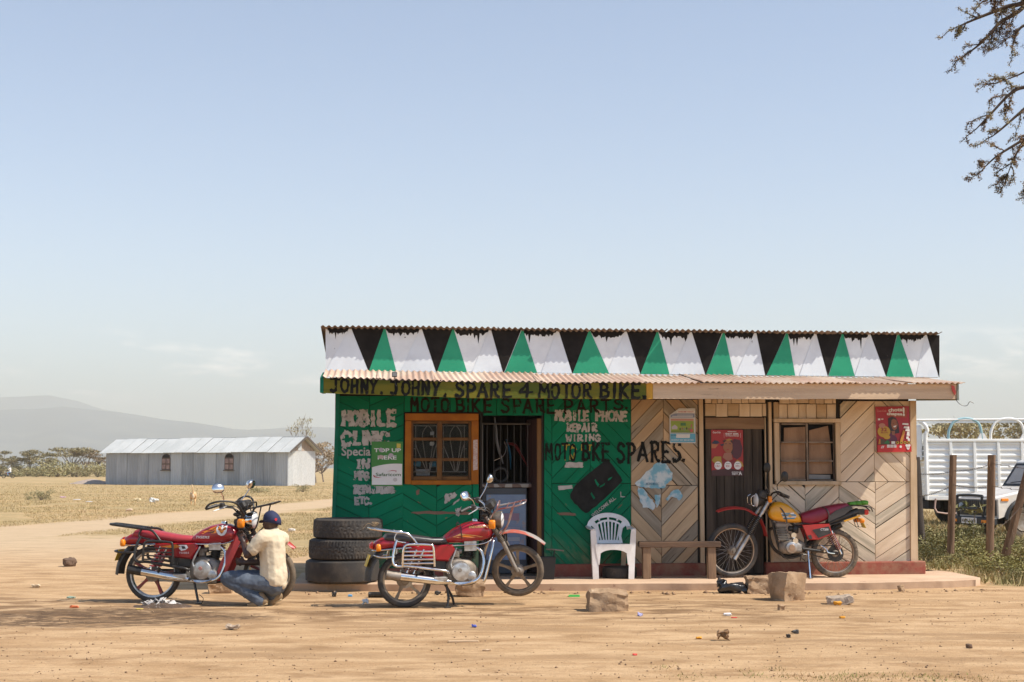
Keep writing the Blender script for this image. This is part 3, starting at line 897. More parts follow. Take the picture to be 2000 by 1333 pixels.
# ---- planks
def clip_half(poly, a, b, c):
    """keep a*x + b*y <= c"""
    out = []
    for i in range(len(poly)):
        p, q = poly[i], poly[(i + 1) % len(poly)]
        dp, dq = a * p[0] + b * p[1] - c, a * q[0] + b * q[1] - c
        if dp <= 0: out.append(p)
        if dp * dq < 0:
            t = dp / (dp - dq)
            out.append((p[0] + (q[0] - p[0]) * t, p[1] + (q[1] - p[1]) * t))
    return out
def area(poly):
    return 0.5 * abs(sum(poly[i][0] * poly[(i+1) % len(poly)][1] - poly[(i+1) % len(poly)][0] * poly[i][1] for i in range(len(poly))))
rp = random.Random(21)
def add_plank(poly, ang, mat, name='plank', th=.022, proud=0.0, parent=None, bev=.004):
    """one board: outline in the wall plane (u, z), its own local frame with x along the grain"""
    cx = sum(p[0] for p in poly) / len(poly); cz = sum(p[1] for p in poly) / len(poly)
    ca, sa = math.cos(-ang), math.sin(-ang)
    loc = [((p[0]-cx) * ca - (p[1]-cz) * sa, (p[0]-cx) * sa + (p[1]-cz) * ca) for p in poly]
    if area(loc) < 0.0008: return None
    s = sum(loc[i][0] * loc[(i+1) % len(loc)][1] - loc[(i+1) % len(loc)][0] * loc[i][1] for i in range(len(loc)))
    if s < 0: loc = loc[::-1]
    n = len(loc)
    front = -th - proud
    inn = []
    for i in range(n):
        p = Vector(loc[i]); a = (Vector(loc[i-1]) - p); b_ = (Vector(loc[(i+1) % n]) - p)
        if a.length < 1e-6 or b_.length < 1e-6: inn.append(tuple(p)); continue
        d = a.normalized() + b_.normalized()
        inn.append(tuple(p + d * min(bev, a.length * .3, b_.length * .3)))
    V = [(p[0], 0, p[1]) for p in loc] + [(p[0], front + bev, p[1]) for p in loc] + [(p[0], front, p[1]) for p in inn]
    Fc = [tuple(2 * n + i for i in range(n))]
    for k in range(2):
        for i in range(n):
            j = (i + 1) % n
            Fc.append((k * n + i, k * n + j, (k+1) * n + j, (k+1) * n + i))
    Fc = [f if False else f for f in Fc]
    o = obj(name, (V, Fc), mat, parent or shop)
    o.location = (cx, 0, cz); o.rotation_euler = (0, -ang, 0)
    return o
def plank_panel(quad, ang, width, mats, gap=.006, phase=0.0, clip=None, name='plank', jitter=.004):
    """fill a quad (u, z corners) with parallel boards running at angle `ang`"""
    nx_, nz_ = -math.sin(ang), math.cos(ang)
    vals = [p[0] * nx_ + p[1] * nz_ for p in quad]
    lo, hi = min(vals), max(vals)
    v = lo - phase * width; jb = 0.0
    while v < hi:
        w = width * rp.uniform(.82, 1.16); ja, jb = jb, rp.uniform(-.012, .012); gap = rp.choice((.004, .006, .008, .012)) * (.55 if mats is m_green_wall else 1)
        pc_ = (sum(q[0] for q in quad) / 4, sum(q[1] for q in quad) / 4)
        def hp(a_): return -math.sin(ang + a_), math.cos(ang + a_)
        n1, n0 = hp(jb), hp(ja)
        k1 = (nx_ * pc_[0] + nz_ * pc_[1]) - (n1[0] * pc_[0] + n1[1] * pc_[1]); k0 = (nx_ * pc_[0] + nz_ * pc_[1]) - (n0[0] * pc_[0] + n0[1] * pc_[1])
        poly = clip_half(list(quad), n1[0], n1[1], v + w - gap / 2 - k1)
        if len(poly) > 2: poly = clip_half(poly, -n0[0], -n0[1], -(v + gap / 2 - k0))
        if len(poly) > 2 and area(poly) > .0012:
            m = mats if not isinstance(mats, list) else rp.choice(mats)
            add_plank(poly, ang + rp.uniform(-.002, .002), m, name, proud=rp.uniform(0, jitter))
        v += w
def quad(x0, y0, x1, y1):
    """wall quad from pixel corners (left, top, right, bottom)"""
    return [wpt(x0, y1), wpt(x1, y1), wpt(x1, y0), wpt(x0, y0)]
G, CR = m_green_wall, [m_cream, m_cream, m_cream, m_cream2]
a24, a45 = rad(24), rad(46)
TOPY = 774
# backing wall (behind the gaps) with the openings left free
def wall_piece(x0, y0, x1, y1, mat, name='backing_wall'):
    (u0, z1), (u1, z0) = wpt(x0, y0), wpt(x1, y1)
    obj(name, cbox(u0, u1, 0.004, .05, z0, z1), mat, shop)
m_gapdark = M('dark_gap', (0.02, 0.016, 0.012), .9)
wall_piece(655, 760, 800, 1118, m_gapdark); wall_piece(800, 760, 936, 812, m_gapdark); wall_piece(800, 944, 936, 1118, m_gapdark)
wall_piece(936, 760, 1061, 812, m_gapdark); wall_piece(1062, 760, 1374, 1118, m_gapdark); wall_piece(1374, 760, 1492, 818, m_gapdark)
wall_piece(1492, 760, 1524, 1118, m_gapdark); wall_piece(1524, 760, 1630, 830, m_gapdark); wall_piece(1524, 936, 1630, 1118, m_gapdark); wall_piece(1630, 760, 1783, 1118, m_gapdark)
# green, left of the window: V boards either side of a middle seam
zt = lambda x, y: wpt(x, y)
lq = [wpt(652, 1112), wpt(719, 1112), wpt(722, TOPY), wpt(663, TOPY)]
plank_panel(lq, -a24, .155, G)
plank_panel([wpt(719.6, 1112), wpt(786, 1112), wpt(789, TOPY), wpt(722.6, TOPY)], a24, .155, G, phase=.4)
plank_panel(quad(786.5, 946, 852.5, 1112), -rad(30), .15, G, phase=.2)
plank_panel(quad(853, 946, 921, 1112), rad(30), .15, G, phase=.6)
plank_panel(quad(921.5, 946, 935, 1112), rad(90), .09, G)
x = 789.5
while x < 1058:                                    # short upright boards above window and doorway
    w = rp.uniform(24, 36); x2 = min(1060, x + w)
    yb = 805 if x < 934 else 812
    add_plank(quad(x + .4, TOPY - 4, x2 - .4, yb), rad(90), G, proud=rp.uniform(0, .004))
    x = x2
plank_panel(quad(1062.5, TOPY, 1077, 1103), -a45, .14, G)
plank_panel(quad(1077.6, TOPY, 1152, 944), a45, .14, G)
plank_panel(quad(1152.6, TOPY, 1231.5, 944), -a45, .14, G)
plank_panel(quad(1077.6, 945, 1152, 1103), -a45, .14, G)
plank_panel(quad(1152.6, 945, 1231.5, 1103), a45, .14, G)
# cream panels: diamonds of boards
CM = [m_mid, m_mid, m_mid2]
plank_panel(quad(1232.2, TOPY + 7, 1294.6, 948), a45, .15, CM, phase=.3)
plank_panel(quad(1295.2, TOPY + 7, 1362, 948), -a45, .135, CM)
plank_panel(quad(1232.2, 949, 1291, 1101), -a45, .15, CM, phase=.5)
plank_panel(quad(1291.6, 949, 1362, 1101), a45, .14, CM)
plank_panel(quad(1508, 946, 1571, 1098), -rad(42), .15, CR)
plank_panel(quad(1571.6, 946, 1637, 1098), rad(42), .15, CR, phase=.4)
plank_panel(quad(1640, TOPY + 10, 1706, 941), rad(44), .15, CR, phase=.3)
plank_panel(quad(1706.6, TOPY + 10, 1776, 941), -rad(44), .15, CR, phase=.1)
plank_panel(quad(1638, 942, 1708, 1097), -rad(34), .16, CR, phase=.5)
plank_panel(quad(1708.6, 942, 1778, 1097), rad(32), .155, CR)
def short_boards(x0, x1, y0, y1, wlo, whi):
    x = x0
    while x < x1 - 3:
        x2 = min(x1, x + rp.uniform(wlo, whi))
        if x1 - x2 < 6: x2 = x1
        add_plank(quad(x + .5, y0, x2 - .5, y1 + rp.uniform(-1, .5)), rad(90), rp.choice(CR[:2] + [m_creampost]), proud=rp.uniform(0, .006))
        x = x2
short_boards(1376, 1494, 780, 788, 10, 24); short_boards(1376, 1496, 789, 814, 19, 24)
short_boards(1521, 1632, 780, 789, 12, 24); short_boards(1520, 1632, 790, 818, 14, 24)
def post_piece(x0, y0, x1, y1, mat, name, y_out=.05, c=.004, parent=None, y_in=-.003):
    (u0, z1), (u1, z0) = wpt(x0, y0), wpt(x1, y1)
    g = cbox(-(u1-u0)/2, (u1-u0)/2, -y_out, -y_in, -(z1-z0)/2, (z1-z0)/2, c)
    return obj(name, g, mat, parent or shop, loc=((u0+u1)/2, 0, (z0+z1)/2))
post_piece(1363.5, 780, 1375.5, 1110, m_creampost, 'post', .045)
post_piece(1492, 816, 1498.5, 1112, m_creampost, 'post', .04)
post_piece(1498.8, 786, 1509.6, 1112, m_creampost, 'post', .055)
post_piece(1509.8, 786, 1519.8, 817.6, m_creampost, 'post', .035)
# corner post at the right end, a little out of plumb
(u0, z0) = wpt(1783, 1096); (u1, z1) = wpt(1778, 783)
obj('corner_post', rough(J(loft([[(u0 - .045, -.05, z0), (u0 + .05, -.05, z0), (u0 + .05, .06, z0), (u0 - .045, .06, z0)], [(u1 - .02, -.05, z1), (u1 + .06, -.05, z1), (u1 + .06, .06, z1), (u1 - .02, .06, z1)]])), .006, 4), m_creampost, shop)
(u0, z0) = wpt(650, 1110); (u1, z1) = wpt(662, 770)
obj('corner_board', loft([[(u0 - .035, -.04, z0), (u0 + .012, -.04, z0), (u0 + .012, .05, z0), (u0 - .035, .05, z0)], [(u1 - .035, -.04, z1), (u1 + .012, -.04, z1), (u1 + .012, .05, z1), (u1 - .035, .05, z1)]]), m_green_drk, shop)
# plinth
(u0, z1), (u1, z0) = wpt(1066, 1102), wpt(1376, 1125)
obj('plinth', rough(cbox(u0, u1, -.09, .05, .09, z1, .01), .006, 3), m_red_plinth, shop)
(u2, z1), (u3, z0) = wpt(1492, 1098), wpt(1803, 1120)
obj('plinth', rough(cbox(u2, u3, -.10, .05, .09, z1, .012), .008, 3), m_red_plinth, shop)
(u2, z1), (u3, z0) = wpt(651, 1108), wpt(934, 1120)
obj('plinth', rough(cbox(u2, u3, -.07, .05, .09, z1 - .02, .012), .006, 3), m_red_plinth, shop)

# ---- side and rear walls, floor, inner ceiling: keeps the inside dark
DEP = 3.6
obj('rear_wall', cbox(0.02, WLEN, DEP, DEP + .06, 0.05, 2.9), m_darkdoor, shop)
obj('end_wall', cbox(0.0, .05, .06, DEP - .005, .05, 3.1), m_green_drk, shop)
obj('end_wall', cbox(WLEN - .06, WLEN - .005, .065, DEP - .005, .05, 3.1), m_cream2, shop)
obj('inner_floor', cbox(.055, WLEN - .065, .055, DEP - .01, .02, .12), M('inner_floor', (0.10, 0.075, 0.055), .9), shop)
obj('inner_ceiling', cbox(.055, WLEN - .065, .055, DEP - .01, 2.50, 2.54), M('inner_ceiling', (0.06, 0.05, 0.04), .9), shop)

# ---- parapet with painted triangles
PT = []
pl, pr = wpt(636, 723, .02), wpt(1834, 738, .02)
pt_l, pt_r = wpt(636, 641, .02), wpt(1836, 655, .02)
def para(px, top):
    """(u, z) on the parapet edge at pixel x: top True = upper edge"""
    t = (px - 636) / (1834 - 636)
    return wpt(px, 641 + 14 * t, .02) if top else wpt(px, 724 + 13 * t, .02)
obj('parapet', loft([[(pl[0], -.02, pl[1]), (pr[0], -.02, pr[1]), (pt_r[0], -.02, pt_r[1]), (pt_l[0], -.02, pt_l[1])], [(pl[0], .06, pl[1]), (pr[0], .06, pr[1]), (pt_r[0], .06, pt_r[1]), (pt_l[0], .06, pt_l[1])]]), m_white, shop)
parapet = [o for o in shop.children if o.name.startswith('parapet')][0]
def painted(poly, off, mat, name, parent):
    V, Fc = shape_poly(poly)
    # a little wavy like thin sheet metal
    return obj(name, ([(v[0], -off + .002 * math.sin(v[0] * 9), v[2]) for v in V], Fc), mat, parent)
GP = [(752, 722, 774), (886, 855, 912), (1019, 985, 1048), (1152, 1119, 1190), (1285, 1252, 1308), (1412, 1378, 1432), (1536, 1498, 1553), (1645, 1618, 1668), (1753, 1732, 1784)]
WP = [(684, 636, 719), (822, 781, 851), (957, 921, 982), (1089, 1056, 1117), (1222, 1184, 1250), (1349, 1309, 1377), (1475, 1436, 1494), (1592, 1560, 1616), (1698, 1668, 1730), (1808, 1788, 1833)]
rj = random.Random(4)
for pk, b0, b1 in GP:
    pk, b0, b1 = pk + rj.uniform(-1.5, 1.5), b0 + rj.uniform(-1.5, 1), b1 + rj.uniform(-1, 1.5)
    painted([para(b0, False), para(b1, False), para(pk + 1.5, True), para(pk - 1.5, True)], .0255, m_greenpar, 'painted_triangle', parapet)
for i, (pk, b0, b1) in enumerate(WP):
    painted([para(b0 + 1, False), para(b1, False), para(pk + 2, True), para(pk - 2, True)], .0248, m_white2, 'painted_triangle', parapet)
    # black between this white peak and the next green one
    nxt = GP[i] if i < len(GP) else (1836, 1834, 1836)
    poly = [para(b1 + .5, False), para(max(nxt[1], b1 + 2) - .5, False), para(nxt[0] - 1.5, True), para(pk + 2, True)]
    painted(poly, .0250, m_black, 'painted_triangle', parapet)
    # ragged black band under the roof edge, between the green peak before it and this white peak
    left = GP[i - 1][0] if i else 637
    a = para(left + 2, True); b_ = para(pk - 2, True)
    n = 26
    low = []
    for k in range(n + 1):
        t = k / n
        u = a[0] + (b_[0] - a[0]) * t
        dep = .075 * min(1, 6 * (1 - t) + .15, 8 * t + .2) * rj.uniform(.6, 1.15)
        if rj.random() < .10: dep += rj.uniform(.03, .14)
        low.append((u, a[1] + (b_[1] - a[1]) * t - dep))
    painted([a] + low + [b_], .0240, m_black, 'painted_band', parapet)
obj('cap_strip', cbox(pl[0] - .01, pr[0], -.05, -.028, -.012, .012, .003), m_white2, shop, loc=(0, 0, (pl[1] + pr[1]) / 2), rot=(0, -math.atan2(pr[1] - pl[1], pr[0] - pl[0]), 0))

# ---- roofing: top sheet edge and the lean-to eave
OV = 1.20
def roof_run(name, px0, px1, yb0, yb1, off_b, yf0, yf1, off_f, nsheet, mat, pitch=.076, amp=.011, sag=.008, drop=None, prof=None):
    """sheets lying between a back edge and a front edge given in pixels; waves run across"""
    f0, f1 = wpt(px0, yf0, off_f), wpt(px1, yf1, off_f)
    if drop is None:
        b0, b1 = (f0[0], wpt(px0, yb0, off_b)[1]), (f1[0], wpt(px1, yb1, off_b)[1])
    else:
        b0, b1 = (f0[0], f0[1] - drop), (f1[0], f1[1] - drop)
    Lt = b1[0] - b0[0]
    for s in range(nsheet):
        u0, u1 = b0[0] + Lt * s / nsheet - .02, b0[0] + Lt * (s + 1) / nsheet + .03
        n = int((u1 - u0) / pitch * 8)
        skew = rj.uniform(-.05, .05); dz = (.005 if s % 2 else 0) + rj.uniform(-.006, .006); ext = rj.uniform(-.02, .02)
        V, Fc = [], []
        for i in range(n + 1):
            u = u0 + (u1 - u0) * i / n
            t = (u - b0[0]) / Lt
            w = amp * math.sin(2 * math.pi * u / pitch)
            zb = b0[1] + (b1[1] - b0[1]) * t; zf = f0[1] + (f1[1] - f0[1]) * t
            if prof:
                zf = wpt(px0 + (px1 - px0) * t, float(np.interp(px0 + (px1 - px0) * t, prof[0], prof[1])), off_f)[1]
            for k in range(4):
                q = k / 3
                V.append((u + skew * q - (b0[0] - f0[0]) * q * 0, -(off_b + (off_f + ext - off_b) * q), zb + (zf - zb) * q + w + dz - sag * math.sin(math.pi * q) + .006 * mnoise.noise(Vector((u * 1.3, q, s)))))
        for i in range(n):
            for k in range(3):
                a = i * 4 + k
                Fc.append((a, a + 1, a + 5, a + 4))
        o = obj(name, (V, Fc), mat, shop, smooth=4)
        sol = o.modifiers.new('thickness', 'SOLIDIFY'); sol.thickness = .003
FE = ([634, 760, 920, 1262, 1874], [737, 742, 745.5, 747, 749.5])
roof_run('eave_sheet', 634, 1874, 723, 739.5, -.02, 738, 749.5, OV, 12, m_rust, prof=FE)
roof_run('roof_sheet', 635, 1838, 614, 628, -3.2, 637.5, 651, .145, 11, m_rust2, amp=.012, drop=.35)
# ---- fascia boards under the eave, just inside the front edge of the sheets
FO = OV - .055
def fas(x0, ya0, yb0, x1, ya1, yb1, mat, name, th=.035):
    p = [wpt(x0, yb0, FO), wpt(x1, yb1, FO), wpt(x1, ya1, FO), wpt(x0, ya0, FO)]
    cx = sum(q[0] for q in p) / 4; cz = sum(q[1] for q in p) / 4
    n = 24
    V, Fc = [], []
    rings = []
    for i in range(n + 1):
        t = i / n
        xp = x0 + (x1 - x0) * t
        lo = wpt(xp, float(np.interp(xp, [632, 760, 920, 1262, 1868], [768, 772, 778, 780, 780])), FO); hi = wpt(xp, float(np.interp(xp, FE[0], FE[1])) + .8, FO)
        lo = (lo[0] - cx, lo[1] - cz + .006 * mnoise.noise(Vector((t * 7, x0, 0)))); hi = (hi[0] - cx, hi[1] - cz - .004)
        rings.append([(lo[0], -FO, lo[1]), (lo[0], -FO + th, lo[1]), (hi[0], -FO + th, hi[1]), (hi[0], -FO, hi[1])])
    return obj(name, loft(rings), mat, shop, loc=(cx, 0, cz))
fas(632, 747.5, 768, 1262, 749.5, 777, m_olive, 'fascia_board')
fas(1262.5, 749.5, 777, 1275, 749.5, 777, M('yellow_end', (0.50, 0.26, 0.005), .5, col2=(.42, .2, .005), sc=9), 'fascia_board')
fas(1275.5, 750, 778, 1868, 752, 780, m_fascia, 'fascia_board')
e0, e1 = wpt(1868, 748, FO), wpt(1868, 781, FO)
obj('eave_end_board', loft([[(e0[0] + .003, -FO - .005, e1[1] - .01), (e0[0] + .028, -FO - .005, e1[1] - .01), (e0[0] + .028, .2, e1[1] + .05), (e0[0] + .003, .2, e1[1] + .05)], [(e0[0] + .003, -FO - .005, e0[1]), (e0[0] + .028, -FO - .005, e0[1]), (e0[0] + .028, .2, e0[1] + .15), (e0[0] + .003, .2, e0[1] + .15)]]), M('grey_green_wood', (0.22, 0.24, 0.20), .8), shop)
e0, e1 = wpt(630, 738, FO), wpt(630, 768, FO)
obj('eave_end_board', loft([[(e0[0] - .03, -FO - .004, e1[1] + .005), (e0[0] + .012, -FO - .004, e1[1] + .005), (e0[0] + .012, .0, e1[1] + .05), (e0[0] - .03, .0, e1[1] + .05)], [(e0[0] - .03, -FO - .004, e0[1]), (e0[0] + .012, -FO - .004, e0[1]), (e0[0] + .012, .0, e0[1] + .14), (e0[0] - .03, .0, e0[1] + .14)]]), m_green_drk, shop)
for k in range(9):
    u = .1 + k * (WLEN + .3) / 9
    obj('rafter', box(u, -.50, 2.59, .05, 1.0, .07, Matrix.Rotation(rad(8), 4, 'X')), M('rafter_wood', (.16, .11, .07), .85), shop)

# ---- hand-painted lettering: brush strokes
GL = {
 'J': [[(.05, 1), (.95, 1)], [(.6, 1), (.6, .2), (.45, .02), (.2, .0), (.05, .1)]], 'O': [[(.5, 1), (.12, .85), (.08, .3), (.35, .0), (.7, .05), (.9, .4), (.85, .85), (.5, 1)]],
 'H': [[(.15, 0), (.18, 1)], [(.82, 0), (.85, 1)], [(.16, .48), (.83, .52)]], 'N': [[(.12, 0), (.15, 1)], [(.15, 1), (.8, .02)], [(.8, .02), (.86, 1)]],
 'Y': [[(.1, 1), (.45, .5)], [(.9, 1), (.45, .5), (.35, 0)]], 'S': [[(.85, .85), (.6, 1), (.3, .95), (.18, .75), (.35, .58), (.7, .45), (.85, .22), (.6, .02), (.3, .02), (.12, .15)]],
 'P': [[(.2, 0), (.2, 1)], [(.05, 1), (.6, 1), (.88, .8), (.8, .55), (.5, .45), (.2, .47)]], 'A': [[(.05, 0), (.5, 1)], [(.5, 1), (.92, 0)], [(.2, .35), (.78, .35)]],
 'R': [[(.2, 0), (.2, 1)], [(.08, 1), (.6, 1), (.82, .8), (.72, .55), (.2, .48)], [(.5, .5), (.65, .15), (.95, .02)]], 'E': [[(.18, 0), (.18, 1)], [(.1, 1), (.9, .97)], [(.18, .52), (.75, .52)], [(.12, .02), (.9, .02)]],
 '4': [[(.6, 0), (.62, 1)], [(.62, 1), (.1, .35)], [(.1, .35), (.95, .35)]], 'M': [[(.08, 0), (.15, 1)], [(.15, 1), (.5, .45), (.82, 1)], [(.82, 1), (.92, 0)]],
 'T': [[(.05, .98), (.95, 1)], [(.5, 1), (.5, 0)]], 'B': [[(.18, 0), (.18, 1)], [(.1, 1), (.6, 1), (.78, .8), (.65, .55), (.2, .53)], [(.6, .53), (.9, .35), (.82, .1), (.5, .0), (.12, .02)]],
 'I': [[(.5, 0), (.5, 1)]], 'K': [[(.2, 0), (.2, 1)], [(.85, 1), (.22, .48)], [(.3, .52), (.9, 0)]], '.': [[(.2, .02), (.3, .06)]], 'C': [[(.9, .8), (.6, 1), (.25, .9), (.08, .5), (.25, .08), (.6, .0), (.9, .2)]],
 'L': [[(.2, 1), (.2, .02), (.85, .02)]], 'W': [[(.05, 1), (.25, 0)], [(.25, 0), (.5, .7), (.72, 0)], [(.72, 0), (.95, 1)]], 'G': [[(.9, .8), (.6, 1), (.2, .85), (.08, .45), (.3, .05), (.7, .02), (.88, .4), (.55, .42)]], 'D': [[(.18, 0), (.18, 1)], [(.05, 1), (.55, .97), (.88, .6), (.8, .2), (.5, .02), (.08, .0)]],
 ',': [[(.35, .12), (.2, -.1)]], 'U': [[(.15, 1), (.15, .25), (.4, .02), (.7, .1), (.85, .35), (.85, 1)]], "'": [[(.3, 1.05), (.45, 1.2)]]}
def brush(text, boxes, off, w, mat, name='painted_lettering', seed=1, jit=.28, wob=.03):
    """boxes: per letter (x0, y_top, x1, y_bottom) in pixels"""
    rr = random.Random(seed)
    gs = []
    k = 0
    for ch, bx in zip(text, boxes):
        x0, y0, x1, y1 = bx
        dy, dx = rr.uniform(-1, 1), rr.uniform(-1, 1); y0, y1, x0, x1 = y0 + dy, y1 + dy + rr.uniform(-.6, .6), x0 + dx, x1 + dx + rr.uniform(-1, 1)
        for st_ in GL[ch]:
            pts = []
            dense = []
            for a, b_ in zip(st_[:-1], st_[1:]):
                for q in range(4): dense.append((a[0] + (b_[0]-a[0]) * q / 4, a[1] + (b_[1]-a[1]) * q / 4))
            dense.append(st_[-1])
            if len(st_) > 3:
                sp = spline([(p[0], p[1], 0) for p in st_], 4); dense = [(p.x, p.y) for p in sp]
            for (a, b_) in dense:
                px = x0 + (x1 - x0) * (a + rr.uniform(-wob, wob)); py = y1 + (y0 - y1) * (b_ + rr.uniform(-wob, wob))
                pts.append(wpt(px, py, off))
            gs.append(ribbon(pts, w, -off - .0004 * k, jit, rr)); k += 1
    return obj(name, J(*gs), mat, shop)
def letter_boxes(x0, x1, n, ytop0, ybot0, ytop1, ybot1, widths=None, gap=.18):
    ws = widths or [1] * n
    tot = sum(ws); out = []; x = x0
    for w in ws:
        d = (x1 - x0) * w / tot
        t = (x - x0) / (x1 - x0)
        out.append((x, ytop0 + (ytop1 - ytop0) * t, x + d * (1 - gap), ybot0 + (ybot1 - ybot0) * t)); x += d
    return out
FL = FO + .004
brush('JOHNY.', letter_boxes(645, 750, 6, 740.5, 765, 743, 769, [1.15, 1, 1, 1, 1.1, .35]), FL, .033, m_letter, seed=1)
brush('JOHNY.', letter_boxes(762, 874, 6, 744.5, 769, 747, 774, [1.15, 1, 1, 1, 1.2, .35]), FL, .033, m_letter, seed=2)
brush('SPARE', letter_boxes(888, 1003, 5, 748, 775, 748.5, 777.5), FL, .033, m_letter, seed=3)
brush('4', [(1014, 750, 1042, 776)], FL, .033, m_letter, seed=4)
brush('MOTOR', letter_boxes(1051, 1160, 5, 751, 776, 748, 777, [1.2, .9, .9, .9, 1.0]), FL, .030, m_letter, seed=5)
brush('BIKE.', letter_boxes(1170, 1264, 5, 750, 776, 748, 778, [1.1, .6, 1.1, 1.1, .35]), FL, .036, m_letter, seed=6)
WO = .031
brush('MOTO', letter_boxes(803, 880, 4, 779, 803, 779, 804), WO, .030, m_letter_b, seed=7)
brush('BIKE', letter_boxes(888, 966, 4, 780, 805, 780, 806, [1.1, .5, 1.1, 1.1]), WO, .030, m_letter_b, seed=8)
brush('SPARE', letter_boxes(978, 1090, 5, 780, 806, 780, 808), WO, .027, m_letter_b, seed=9)
brush('PARTS.', letter_boxes(1100, 1232, 6, 781, 808, 781, 798, [1, 1, 1, .9, 1, .4]), WO, .027, m_letter_b, seed=10)
brush('MOTO', letter_boxes(1065, 1127, 4, 868, 898, 868, 898, [1.1, .9, .9, .9]), WO, .024, m_letter, seed=11)
brush('BKE', letter_boxes(1136, 1195, 3, 867, 898, 867, 902), WO, .033, m_letter, seed=12)
brush('SPARES.', letter_boxes(1204, 1342, 7, 867, 903, 862, 901, [1, 1, 1.2, 1.1, 1, 1.1, .4]), WO, .036, m_letter, seed=13)
# white lettering, thick and flaking
brush('MOBILE', letter_boxes(669, 772, 6, 806, 830, 803, 831, gap=.08), WO - .002, .052, m_whiteletter, seed=14, jit=.4)
brush('CLINIC', letter_boxes(668, 762, 6, 844, 869, 846, 868, [1.3, 1, .5, 1.2, .5, 1.2], gap=.08), WO - .002, .046, m_whiteletter, seed=15, jit=.4)
brush("MOBILE", letter_boxes(1085, 1150, 6, 803, 821, 803, 821, gap=.02), WO - .002, .032, m_whiteletter, seed=16, jit=.4)
brush("PHONE", letter_boxes(1162, 1227, 5, 803, 821, 805, 822, gap=.05), WO - .002, .030, m_whiteletter, seed=17, jit=.4)
brush("REPAIR", letter_boxes(1107, 1165, 6, 829, 843, 829, 844, gap=.02), WO - .002, .026, m_whiteletter, seed=18, jit=.4)
brush("WIRING", letter_boxes(1105, 1173, 6, 850, 861, 850, 862, gap=.02), WO - .002, .024, m_whiteletter, seed=19, jit=.4)
brush("IN", letter_boxes(693, 722, 2, 899, 913, 899, 914, gap=.02), WO - .002, .042, m_whiteletter, seed=20, jit=.4)
brush("MPG", letter_boxes(692, 722, 3, 923, 937, 924, 939, gap=.0), WO - .002, .030, m_whiteletter, seed=21, jit=.4)
brush("REPAIRING,", letter_boxes(692, 776, 10, 949, 963, 952, 962, gap=.0), WO - .002, .034, m_whiteletter, seed=22, jit=.4)
brush("ETC.", letter_boxes(692, 730, 4, 972, 984, 973, 985, gap=.05), WO - .002, .028, m_whiteletter, seed=23, jit=.4)
brush("TAIT", letter_boxes(1098, 1162, 4, 869, 879, 869, 880), WO - .003, .014, m_yellowletter, seed=24)
brush("IN", letter_boxes(1097, 1127, 2, 886, 899, 886, 899), WO - .003, .012, m_yellowletter, seed=25)
def wtext(s, px0, py_base, px1, hpx, off, mat, name='painted_lettering', bold=0.0, rotz=0.0):
    (u0, z0), (u1, z1) = wpt(px0, py_base, off), wpt(px1, py_base - hpx, off)
    g = text_geo(s, z1 - z0, 0, 0, 0, u1 - u0, bold)
    o = obj(name, g, mat, shop, loc=(u0, -off, z0), rot=(0, -rotz, 0))
    return o
wtext('Specia', 667, 890, 724, 17, WO, m_whiteletter, bold=.03)
wtext('WELCOME ALL.', 1158, 1011, 1216, 7, WO, m_whiteletter, bold=.03, rotz=rad(38))
brush('L', [(1211, 962, 1223, 972)], WO, .010, m_whiteletter, seed=31)
def blot(pts, mat, off=WO - .001, name='paint_patch', seed=0, rag=1.2, n=5):
    rr = random.Random(seed)
    out = []
    for i in range(len(pts)):
        a, b_ = pts[i], pts[(i + 1) % len(pts)]
        for k in range(n):
            t = k / n
            out.append(wpt(a[0] + (b_[0]-a[0]) * t + rr.uniform(-rag, rag), a[1] + (b_[1]-a[1]) * t + rr.uniform(-rag, rag), off))
    V, Fc = shape_poly(out)
    return obj(name, ([(v[0], -off, v[2]) for v in V], Fc), mat, shop)
blot([(1105, 903), (1138, 904), (1139, 914), (1103, 914)], m_whiteletter, seed=1)
blot([(868, 966), (888, 962), (894, 968), (880, 978), (868, 984)], m_whiteletter, seed=2)
blot([(883, 984), (898, 974), (897, 978), (884, 987)], m_whiteletter, seed=3, rag=.6)
blot([(890, 995), (902, 990), (899, 1002), (896, 1010), (890, 1006)], m_whiteletter, seed=4)
blot([(812, 958), (819, 956), (820, 966), (814, 967)], M('bare_wood_patch', (.20, .11, .075), .8), seed=5)
blot([(802, 1001), (830, 998), (875, 1000), (918, 1001), (917, 1005), (860, 1005), (806, 1004)], MATS['bare_wood_patch'], seed=6)
blot([(1090, 950), (1118, 948), (1118, 955), (1091, 958)], m_whiteletter, seed=7, rag=.6)
blot([(1088, 1001), (1124, 1003), (1126, 1007), (1092, 1006)], MATS['bare_wood_patch'], seed=8)
# the black square with rounded corners painted on the green wall
blk = [(1183, 899), (1190, 901), (1213, 932), (1216, 940), (1186, 970), (1150, 1001), (1143, 1003), (1117, 978), (1113, 968), (1122, 950), (1150, 925)]
blot(blk, M('tar_paint', (0.009, 0.009, 0.009), .6, spec=.15, col2=(.018, .018, .017), sc=7, bump=.5, bsc=12), off=WO - .0005, seed=9, rag=.8)
for i, (x0, y0, x1, y1) in enumerate([(1163, 935, 1170, 947), (1172, 950, 1182, 943), (1155, 962, 1162, 972), (1188, 936, 1196, 931)]):
    blot([(x0, y0), (x1, y1), (x1 - 2, y1 + 5), (x0 - 1, y0 + 3)], m_green_wall, off=WO + .0005, seed=40 + i, rag=.8, n=2)

